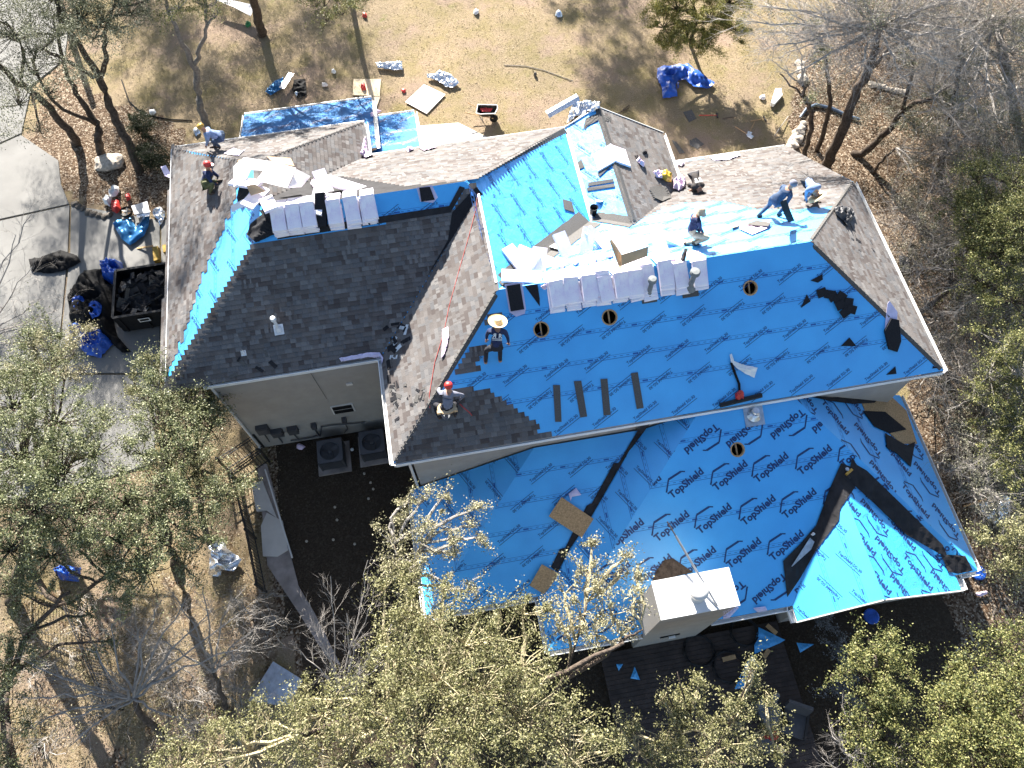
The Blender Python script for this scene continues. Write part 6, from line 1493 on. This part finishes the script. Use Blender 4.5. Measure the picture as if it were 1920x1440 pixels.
# --- left and bottom
tree('oak_tree', 'broad green oak filling the left edge below the driveway', (60,1010),
     [[(20,1130,0,.20),(40,1060,2,.18),(60,980,4,.15),(90,900,5.4,.10)],[(40,1050,2.2,.12),(110,1130,3.2,.08),(200,1080,4.6,.05)]],
     [(20,760,6.,1.2),(70,700,5.8,.9),(100,790,6.2,1.2),(30,860,6.6,1.3),(110,880,6.4,1.2),(170,850,5.8,.9),(60,950,6.6,1.3),(150,950,6.2,1.1),(10,1030,6,1.2),(90,1040,5.6,.9),(190,780,5,.5),(-30,930,7,1.5),(60,650,5.2,.7),(120,665,4.6,.6),(90,620,5,.5),(30,1110,5,.7),(130,1000,5.8,.8)], GRN, dens=66, seed=41, clump=.27, group='oaks below the driveway')
tree('oak_tree', 'green oak overlapping the left corner of the shaded garage wall', (300,960),
     [[(330,1060,0,.2),(310,1000,2,.17),(300,930,3.8,.13),(310,840,5.2,.08)],[(300,930,3.8,.1),(230,940,5,.07)]],
     [(275,690,5.2,.5),(310,730,5.4,.8),(350,720,5.,.55),(370,780,5.2,.6),(290,790,5.8,.9),(340,840,5.8,.8),(260,850,5.4,.6),(290,910,6,1.0),(350,940,5.8,1.0),(230,940,6,1.0),(220,1010,5.8,1.0),(300,1010,5.8,1.0),(380,1010,5.2,.7),(410,930,4.8,.7),(440,900,4,.45),(270,1070,5.2,.9),(200,1080,5.,.8),(340,1060,5.0,.6),(395,750,4.6,.3),(330,680,4.8,.35)], GRN, dens=64, seed=42, clump=.27, group='oaks below the driveway')
tree('oak_tree', 'low dark oak foliage in the bottom left corner', (0,1380),
     [[(20,1440,0,.16),(10,1300,3,.12),(20,1200,4.4,.08)],[(10,1300,3,.1),(60,1180,4.4,.07),(130,1110,5.4,.05)]],
     [(10,1250,4.2,.7),(-10,1350,4,.9),(40,1200,4.6,.5),(10,1420,3.6,.7),(60,1240,3.6,.4),(160,1150,4.6,.5),(200,1200,3.8,.4)], GRN, dens=60, seed=43, group='oaks below the driveway')
tree('oak_tree', 'huge yellow-green oak crown across the bottom, left of the chimney', (820,1480),
     [[(830,1540,0,.3),(830,1450,2.5,.26),(850,1370,4.5,.2),(860,1290,6.4,.14)],[(850,1400,4,.16),(700,1350,6,.1),(560,1380,7,.06)],[(860,1330,5.6,.12),(970,1300,6.6,.09),(1060,1255,7.2,.07),(1170,1205,7.6,.04)]],
     [(820,1170,7.,.9),(870,1210,7.4,1.0),(770,1150,6.8,.7),(760,1230,7.,1.0),(930,1200,7.2,.9),(980,1150,7,.6),(820,1280,7.6,1.2),(900,1300,7.6,1.2),(740,1310,7.2,1.1),(980,1250,7.4,1.0),(680,1360,7,1.1),(780,1380,7.6,1.2),(880,1390,7.6,1.2),(970,1350,7.6,1.1),(1040,1380,7.4,1.1),(1060,1440,7.4,1.2),(600,1340,6.6,.9),(560,1390,6.8,1.0),(500,1350,6,.6),(470,1410,6.4,1.0),(390,1410,6,.9),(650,1430,7,1.2),(330,1440,5.8,.9),(720,1180,6.4,.4),(720,1100,6,.4),(750,1080,6,.35),(830,1100,6.6,.35),(560,1310,5.8,.4)], YEL, dens=56, seed=44, clump=.25, group='yellow-green oaks along the bottom', twigmat='twig_y')
tree('oak_tree', 'spindly oak with pale leaves spreading over the left corner of the blue lower roof', (700,1290),
     [[(740,1330,0,.12),(745,1200,3.4,.09),(770,1120,4.8,.06),(790,1020,5.6,.035)],[(760,1140,4.6,.05),(740,1020,5.4,.03)]],
     [(765,940,5.6,.3),(800,930,5.7,.35),(840,925,5.8,.3),(815,980,5.8,.45),(860,1010,5.8,.35),(880,985,5.8,.2),(770,990,5.6,.4),(730,1010,5.4,.4),(790,1030,5.7,.5),(745,1050,5.4,.4),(850,1040,5.6,.3),(900,1010,5.8,.18),(780,1075,5.6,.4),(830,1090,5.6,.35),(890,1100,5.4,.3),(720,1070,5.2,.3),(750,970,5.5,.2),(895,950,5.9,.12)], PAL, dens=48, seed=45, clump=.2, group='thin pale-leaved boughs over the lower roof', twigmat='twig', leaf=.030)
tree('oak_tree', 'thin pale-leaved bough in front of the chimney over the blue roof', (1180,1330),
     [[(980,1395,3,.10),(1040,1300,5.6,.075),(1120,1235,6.6,.06),(1170,1200,7,.045),(1205,1180,7.2,.02)],[(1060,1280,6,.04),(1100,1130,7,.025)]],
     [(1060,1110,6.8,.4),(1100,1070,7,.4),(1130,1110,7.2,.45),(1160,1075,7.2,.35),(1150,1150,7.2,.4),(1090,1150,7,.5),(1190,1120,7.4,.3),(1120,1190,7,.4),(1060,1180,6.8,.4),(1180,1180,7,.25),(1175,1040,7.4,.14),(1110,1020,7,.12),(1195,1075,7.4,.12),(1030,1140,6.6,.3)], PAL, dens=44, seed=46, clump=.19, group='thin pale-leaved boughs over the lower roof', twigmat='twig_y', leaf=.030)
tree('oak_tree', 'spiky yellow oak at the bottom edge over the dark deck', (1330,1500),
     [[(1330,1560,0,.18),(1330,1470,3,.13),(1330,1400,4.6,.08)],[(1335,1440,4,.05),(1410,1250,6.4,.012)],[(1320,1420,4.2,.05),(1270,1260,6.2,.012)],[(1300,1430,4.2,.04),(1245,1270,6,.012)],[(1370,1430,4.2,.04),(1480,1410,5.4,.012)]],
     [(1270,1350,5.2,.55),(1320,1370,5.4,.7),(1380,1350,5.4,.6),(1400,1310,5.6,.35),(1250,1390,5,.7),(1330,1420,5.4,.8),(1400,1390,5.2,.6),(1200,1410,5,.7),(1280,1300,5.4,.22),(1245,1310,5.2,.2),(1310,1280,5.6,.16),(1410,1270,5.8,.14),(1450,1370,5,.3),(1440,1310,5.2,.16),(1170,1370,5,.4),(1300,1320,5.4,.3),(1415,1250,6.2,.1),(1460,1405,5.2,.2)], YEL, dens=50, seed=47, clump=.22, group='yellow-green oaks along the bottom', twigmat='twig_y')
tree('oak_tree', 'oak with an upright tuft between the deck and the lower right corner', (1650,1480),
     [[(1660,1520,0,.18),(1650,1420,3,.13),(1640,1300,5.2,.08),(1640,1230,6,.04)]],
     [(1640,1215,5.8,.5),(1670,1200,5.8,.25),(1610,1240,5.6,.55),(1660,1255,5.8,.65),(1690,1235,5.6,.3),(1580,1265,5.4,.3),(1640,1310,5.6,.6),(1620,1350,5.4,.65),(1680,1330,5.4,.45),(1660,1390,5.2,.7),(1600,1380,5,.4),(1640,1440,5,.6)], OLV, dens=54, seed=48, clump=.23, group='oaks along the lower right')
tree('oak_tree', 'large olive oak in the lower right corner', (1850,1460),
     [[(1870,1540,0,.2),(1860,1430,3,.16),(1850,1320,5.4,.1)]],
     [(1890,1220,6,.7),(1920,1260,6,.9),(1860,1270,6,.7),(1880,1330,6.2,1.0),(1820,1330,5.8,.8),(1800,1270,5.4,.4),(1790,1250,5.4,.2),(1920,1380,6.2,1.2),(1840,1400,6,1.1),(1770,1370,5.6,.8),(1750,1320,5.2,.4),(1740,1420,5.4,.8),(1830,1450,6,1.1),(1900,1440,6,1.2)], OLV, dens=56, seed=49, clump=.25, group='oaks along the lower right')
tree('bare_tree', 'wide bare tree with white twigs fanned out over the back yard, lower left', (330,1400),
     [[(345,1410,0,.13),(310,1385,.8,.12),(270,1345,2.0,.10),(250,1310,2.8,.08)]], (), None, seed=51, twigmat='twig', bark='bark',
     twigs=fan(250,1310,2.8,[(450,1150,4.6),(400,1140,4.6),(350,1120,4.8),(300,1130,4.4),(460,1210,4.2),(120,1270,4.),(60,1310,4.2),(110,1340,3.8),(60,1250,4.4),(180,1220,4.2),(210,1170,4.4),(350,1350,3.2),(130,1400,3.2),(40,1370,3.6),(260,1180,4.6)], .045, 13, .75, .008, .6, 2), group='bare trees in the back yard')
tree('bare_tree', 'bare multi-stemmed shrub with thin grey twigs left of the yellow oak', (640,1320),
     [[(645,1330,0,.06),(640,1310,.6,.05)]], (), None, seed=52, twigmat='twig',
     twigs=fan(640,1310,.6,[(740,1180,3.),(700,1130,3.2),(650,1150,3.),(600,1180,2.6),(560,1220,2.2),(720,1240,2.4),(620,1080,3.2),(580,1130,2.8),(690,1050,3.4),(760,1140,3)], .03, 12, .6, .007, .6, 2), group='bare trees in the back yard')
tree('bare_tree', 'bare silvery twigs drooping over the driveway at the left edge', (-40,620),
     [[(-60,680,0,.1),(-50,640,2.5,.07)]], (), None, seed=53, twigmat='twig', bark='bark_g',
     twigs=fan(-50,640,2.5,[(80,560,4.6),(100,600,4.2),(60,500,5),(30,440,5.4),(110,580,4),(20,640,4),(60,400,5)], .04, 14, .9, .008, .7, 2))
tree('bare_tree', 'leafless grey shrub at the bottom edge left of the lower right oaks', (1610,1460),
     [[(1610,1460,0,.05),(1610,1440,.6,.04)]], (), None, seed=54, twigmat='twig',
     twigs=fan(1610,1440,.6,[(1560,1380,2),(1600,1360,2.2),(1640,1380,2),(1540,1420,1.6),(1580,1400,1.8),(1680,1410,1.8)], .02, 10, .5, .006, .6, 2))
tree('lavender_shrub', 'low silvery grey shrub in the shade beside the deck', (1590,1260), [],
     [(1560,1210,.5,.4),(1580,1260,.5,.5),(1570,1300,.5,.45),(1610,1330,.4,.4),(1550,1170,.4,.3)], [(.22,.22,.22),(.30,.30,.31),(.14,.14,.13)], dens=60, seed=55, cat='bush', stems=False)
for i, (x, y, lab) in enumerate(((262,236,'upper of two dark round shrubs by the top left roof corner'), (288,288,'lower of two dark round shrubs by the top left roof corner'))):
    tree('boxwood', lab, (x, y+5), [], [(x, y, .5, .62), (x+5, y+10, .4, .5)], [(.03,.04,.015),(.05,.06,.025),(.02,.03,.012)], dens=150, seed=60+i, cat='bush', stems=False, group='round shrubs')
for i, (x, y, lab) in enumerate(((900,1240,''),)): pass

def rl(n, x0, x1, y0, y1, z0, z1, r0, r1): return [WL(RT.uniform(x0, x1), RT.uniform(y0, y1), RT.uniform(z0, z1), RT.uniform(r0, r1)) for _ in range(n)]
tree('oak_tree', 'sparse oak crown hanging over the pale driveway at the left edge', (-330,60), [[(-330,100,0,.3),(-300,0,3,.25),(-250,-60,6,.18)]], rl(26, -21, -13.5, 21, 31, 5.5, 7.5, .4, 1.0) + rl(44, -21, -9, 31, 42, 6.5, 10, .6, 1.4), GRY, dens=70, seed=71, clump=.5, stems=False)
tree('oak_tree', 'tall oak above the top edge shading the lawn and porch roofs', (520,-420), [[(520,-420,0,.3),(500,-440,5,.2)]], rl(64, -15.5, -3.5, 42, 54, 6, 10.5, .6, 1.3) + rl(24, -12, -6.2, 24.5, 31, 10.8, 12.2, .3, .7) + rl(9, -6.5, .5, 31.5, 35.5, 8, 9.8, .3, .6), GRY, dens=60, seed=72, clump=.5, stems=False, group='oaks behind the house')
tree('oak_tree', 'tall oak above the top edge shading the lawn left of the round bush', (1150,-400), [[(1150,-400,0,.3),(1150,-430,5,.2)]], rl(40, 6.8, 11, 38.5, 50, 6, 9.5, .8, 1.4), OLV, dens=70, seed=73, clump=.4, stems=False, group='oaks behind the house')
rg = []
for i in range(110):
    y = RT.uniform(20, 980); x0 = 1660 + max(0, (y-420))*.33 if y > 420 else 1690 - (420-y)*.12
    x = RT.uniform(x0, 1935); x = x if RT.random() < .75 else RT.uniform((x0+1935)/2, 1935); rg.append((x, y, RT.uniform(.8, 3.2), RT.uniform(.45, 1.05)))
tree('brush_thicket', 'tangled grey-green understory along the whole right edge', (1800,600), [], rg, [(.11,.11,.07),(.16,.155,.10),(.07,.07,.045),(.21,.20,.14),(.26,.25,.19)], dens=26, seed=74, clump=.33, cat='bush', twigmat='twig', stems=False,
     twigs=sum([fan(x, y, z, [(x+RT.uniform(-80,80), y+RT.uniform(-80,60), z+RT.uniform(.6,1.9)) for _ in range(5)], .028, 11, .85, .008) for x, y, z in [(RT.uniform(1700,1925), RT.uniform(40,960), RT.uniform(.3,2.2)) for _ in range(26)] if x > 1660 + max(0, y-420)*.33], []))
tree('oak_tree', 'tall bare-limbed oak over the top right corner', (1880,120), [[(1900,200,0,.2),(1880,100,4,.16),(1860,30,7,.1)],[(1880,110,3.8,.1),(1800,60,6.4,.06)]], [(1750,20,7.5,.7),(1800,60,7.4,.8),(1860,30,8,1.0),(1900,90,7.4,1.0),(1840,110,7,.7),(1910,160,6.6,.9),(1700,10,8,.7),(1820,170,6,.6),(1880,220,5.5,.8),(1620,5,8,.6),(1560,25,7,.5)], GRY, dens=26, seed=75, clump=.42, twigmat='twig',
     twigs=fan(1860,40,7.4,[(1700,30,8.4),(1740,90,8),(1800,140,7.6),(1900,10,8.6),(1940,80,8),(1780,-10,8.8),(1850,170,7),(1920,200,6.8)], .06, 30, 1.0, .010), group='trees right of the house')
tree('oak_tree', 'sunlit yellow-green oak bough bulging from the right edge, level with the ridge', (1940,420), [[(1960,460,0,.2),(1930,400,3.5,.14)]], [(1905,360,5.6,.9),(1870,400,5.2,.9),(1830,380,4.8,.5),(1900,450,5.2,1.),(1850,460,4.8,.7)], OLV, dens=58, seed=76, group='oaks along the right edge')
tree('oak_tree', 'pale-leaved oak bough at the left, over the blue tarp and driveway', (90,720), [[(40,900,0,.15),(60,760,3.5,.1)]], [(90,650,5.2,.6),(130,660,5,.5),(60,690,5.2,.7),(120,700,5,.6),(30,720,5.4,.8),(150,690,4.8,.35),(170,610,4.8,.25),(140,620,4.8,.2)], PAL, dens=50, seed=77, clump=.26, group='oaks below the driveway', twigmat='twig')
tree('oak_tree', 'green oak lobe reaching the left end of the shaded garage wall', (380,900), [[(380,980,0,.12),(370,880,3.,.09)]], [(300,690,5,.5),(350,705,4.9,.6),(390,735,4.7,.5),(410,770,4.5,.45),(340,770,5,.8),(390,800,4.5,.5),(290,750,5.2,.7),(350,850,4.8,.8),(250,720,5.,.4),(330,920,4.8,.8),(400,890,4.4,.6),(430,930,4.,.5)], [(.16,.165,.07),(.23,.225,.11),(.10,.105,.04),(.32,.30,.18)], dens=56, seed=78, clump=.25, group='oaks below the driveway')

tree('oak_tree', 'dense oaks beyond the top right corner shading the wooded slope', (1900,-300), [[(1900,-300,0,.3),(1900,-330,5,.2)]], rl(60, 17, 31, 26, 44, 6.5, 10.5, .9, 1.7), GRY, dens=60, seed=81, clump=.5, stems=False, group='trees right of the house')
tree('brush_thicket', 'low dry scrub with pale twigs scattered over the lower left back yard', (150,1200), [], [(RT.uniform(-20,480), RT.uniform(1090,1440), RT.uniform(.15,.6), RT.uniform(.25,.6)) for _ in range(46)], [(.20,.17,.09),(.28,.23,.13),(.12,.11,.05),(.36,.31,.20)], dens=20, seed=82, clump=.3, cat='bush', twigmat='twig', stems=False,
     twigs=sum([fan(x, y, .1, [(x+RT.uniform(-50,50), y+RT.uniform(-50,30), RT.uniform(.4,1.3)) for _ in range(4)], .018, 8, .5, .006, .6, 2) for x, y in [(RT.uniform(60,640), RT.uniform(1100,1420)) for _ in range(22)]], []))
tree('bare_tree', 'slim bare tree beside the first wide bare one, lower left', (420,1340), [[(425,1350,0,.09),(420,1310,1.2,.08),(400,1260,2.4,.06)]], (), None, seed=83, twigmat='twig',
     twigs=fan(400,1260,2.4,[(330,1120,4.6),(380,1100,4.8),(430,1130,4.6),(480,1180,4.2),(300,1200,4.2),(440,1230,3.8),(350,1180,4.4)], .04, 16, .7, .007, .6, 2), group='bare trees in the back yard')

tree('oak_tree', 'thin grey-green oak foliage across the top left corner', (60,-160), [[(60,-160,0,.2),(80,-120,4,.14)]], rl(34, -16.5, -9.3, 24.5, 30.5, 6.3, 8.2, .35, .85), [(.16,.165,.10),(.22,.22,.15),(.09,.10,.06),(.30,.30,.21)], dens=30, seed=91, clump=.4, stems=False, group='oaks round the driveway bed')
tree('oak_tree', 'second tall oak above the top edge shading the lawn at the left', (380,-460), [[(380,-460,0,.3),(380,-500,5,.2)]], rl(90, -15.5, -3.5, 42, 54, 6, 10.5, .6, 1.3), GRY, dens=60, seed=92, clump=.5, stems=False, group='oaks behind the house')

tree('bare_tree', 'second cloud of grey bare twigs spreading across the top right corner', (1760,330), [[(1760,330,0,.16),(1775,260,2,.13),(1790,180,4.2,.10),(1800,110,6.2,.07)]], (), None, seed=95, twigmat='twig',
     twigs=fan(1800,110,6.2,[(1640,60,7.4),(1690,0,8),(1760,-20,8.4),(1840,-10,8.4),(1920,30,8),(1930,110,7.4),(1900,190,6.8),(1840,230,6.2),(1740,210,6),(1680,150,6.6),(1720,90,7),(1860,60,7.8)], .05, 30, .95, .009), group='trees right of the house')
tree('bare_tree', 'bare grey tree filling the right edge halfway down', (1850,620), [[(1850,640,0,.14),(1860,580,1.6,.11),(1880,520,3,.08)]], (), None, seed=96, twigmat='twig',
     twigs=fan(1880,520,3,[(1760,500,4.4),(1780,430,4.6),(1850,400,5),(1920,420,5),(1930,520,4.6),(1800,580,3.8),(1900,620,3.6),(1740,560,3.8)], .04, 22, .85, .008), group='trees right of the house')

tree('brush_thicket', 'dry grey scrub with dense bare twigs in the top right corner', (1850,60), [], [(RT.uniform(1500,1920), RT.uniform(-20,250), RT.uniform(.6,2.6), RT.uniform(.4,.9)) for _ in range(34)], [(.12,.115,.08),(.17,.165,.12),(.08,.08,.055),(.23,.22,.17)], dens=26, seed=98, clump=.33, cat='bush', twigmat='twig', stems=False,
     twigs=sum([fan(x, y, z, [(x+RT.uniform(-80,80), y+RT.uniform(-80,60), z+RT.uniform(.6,1.9)) for _ in range(5)], .026, 11, .85, .008) for x, y, z in [(RT.uniform(1600,1925), RT.uniform(0,330), RT.uniform(.3,2.6)) for _ in range(16)] if x > 1690 or y < 110], []))
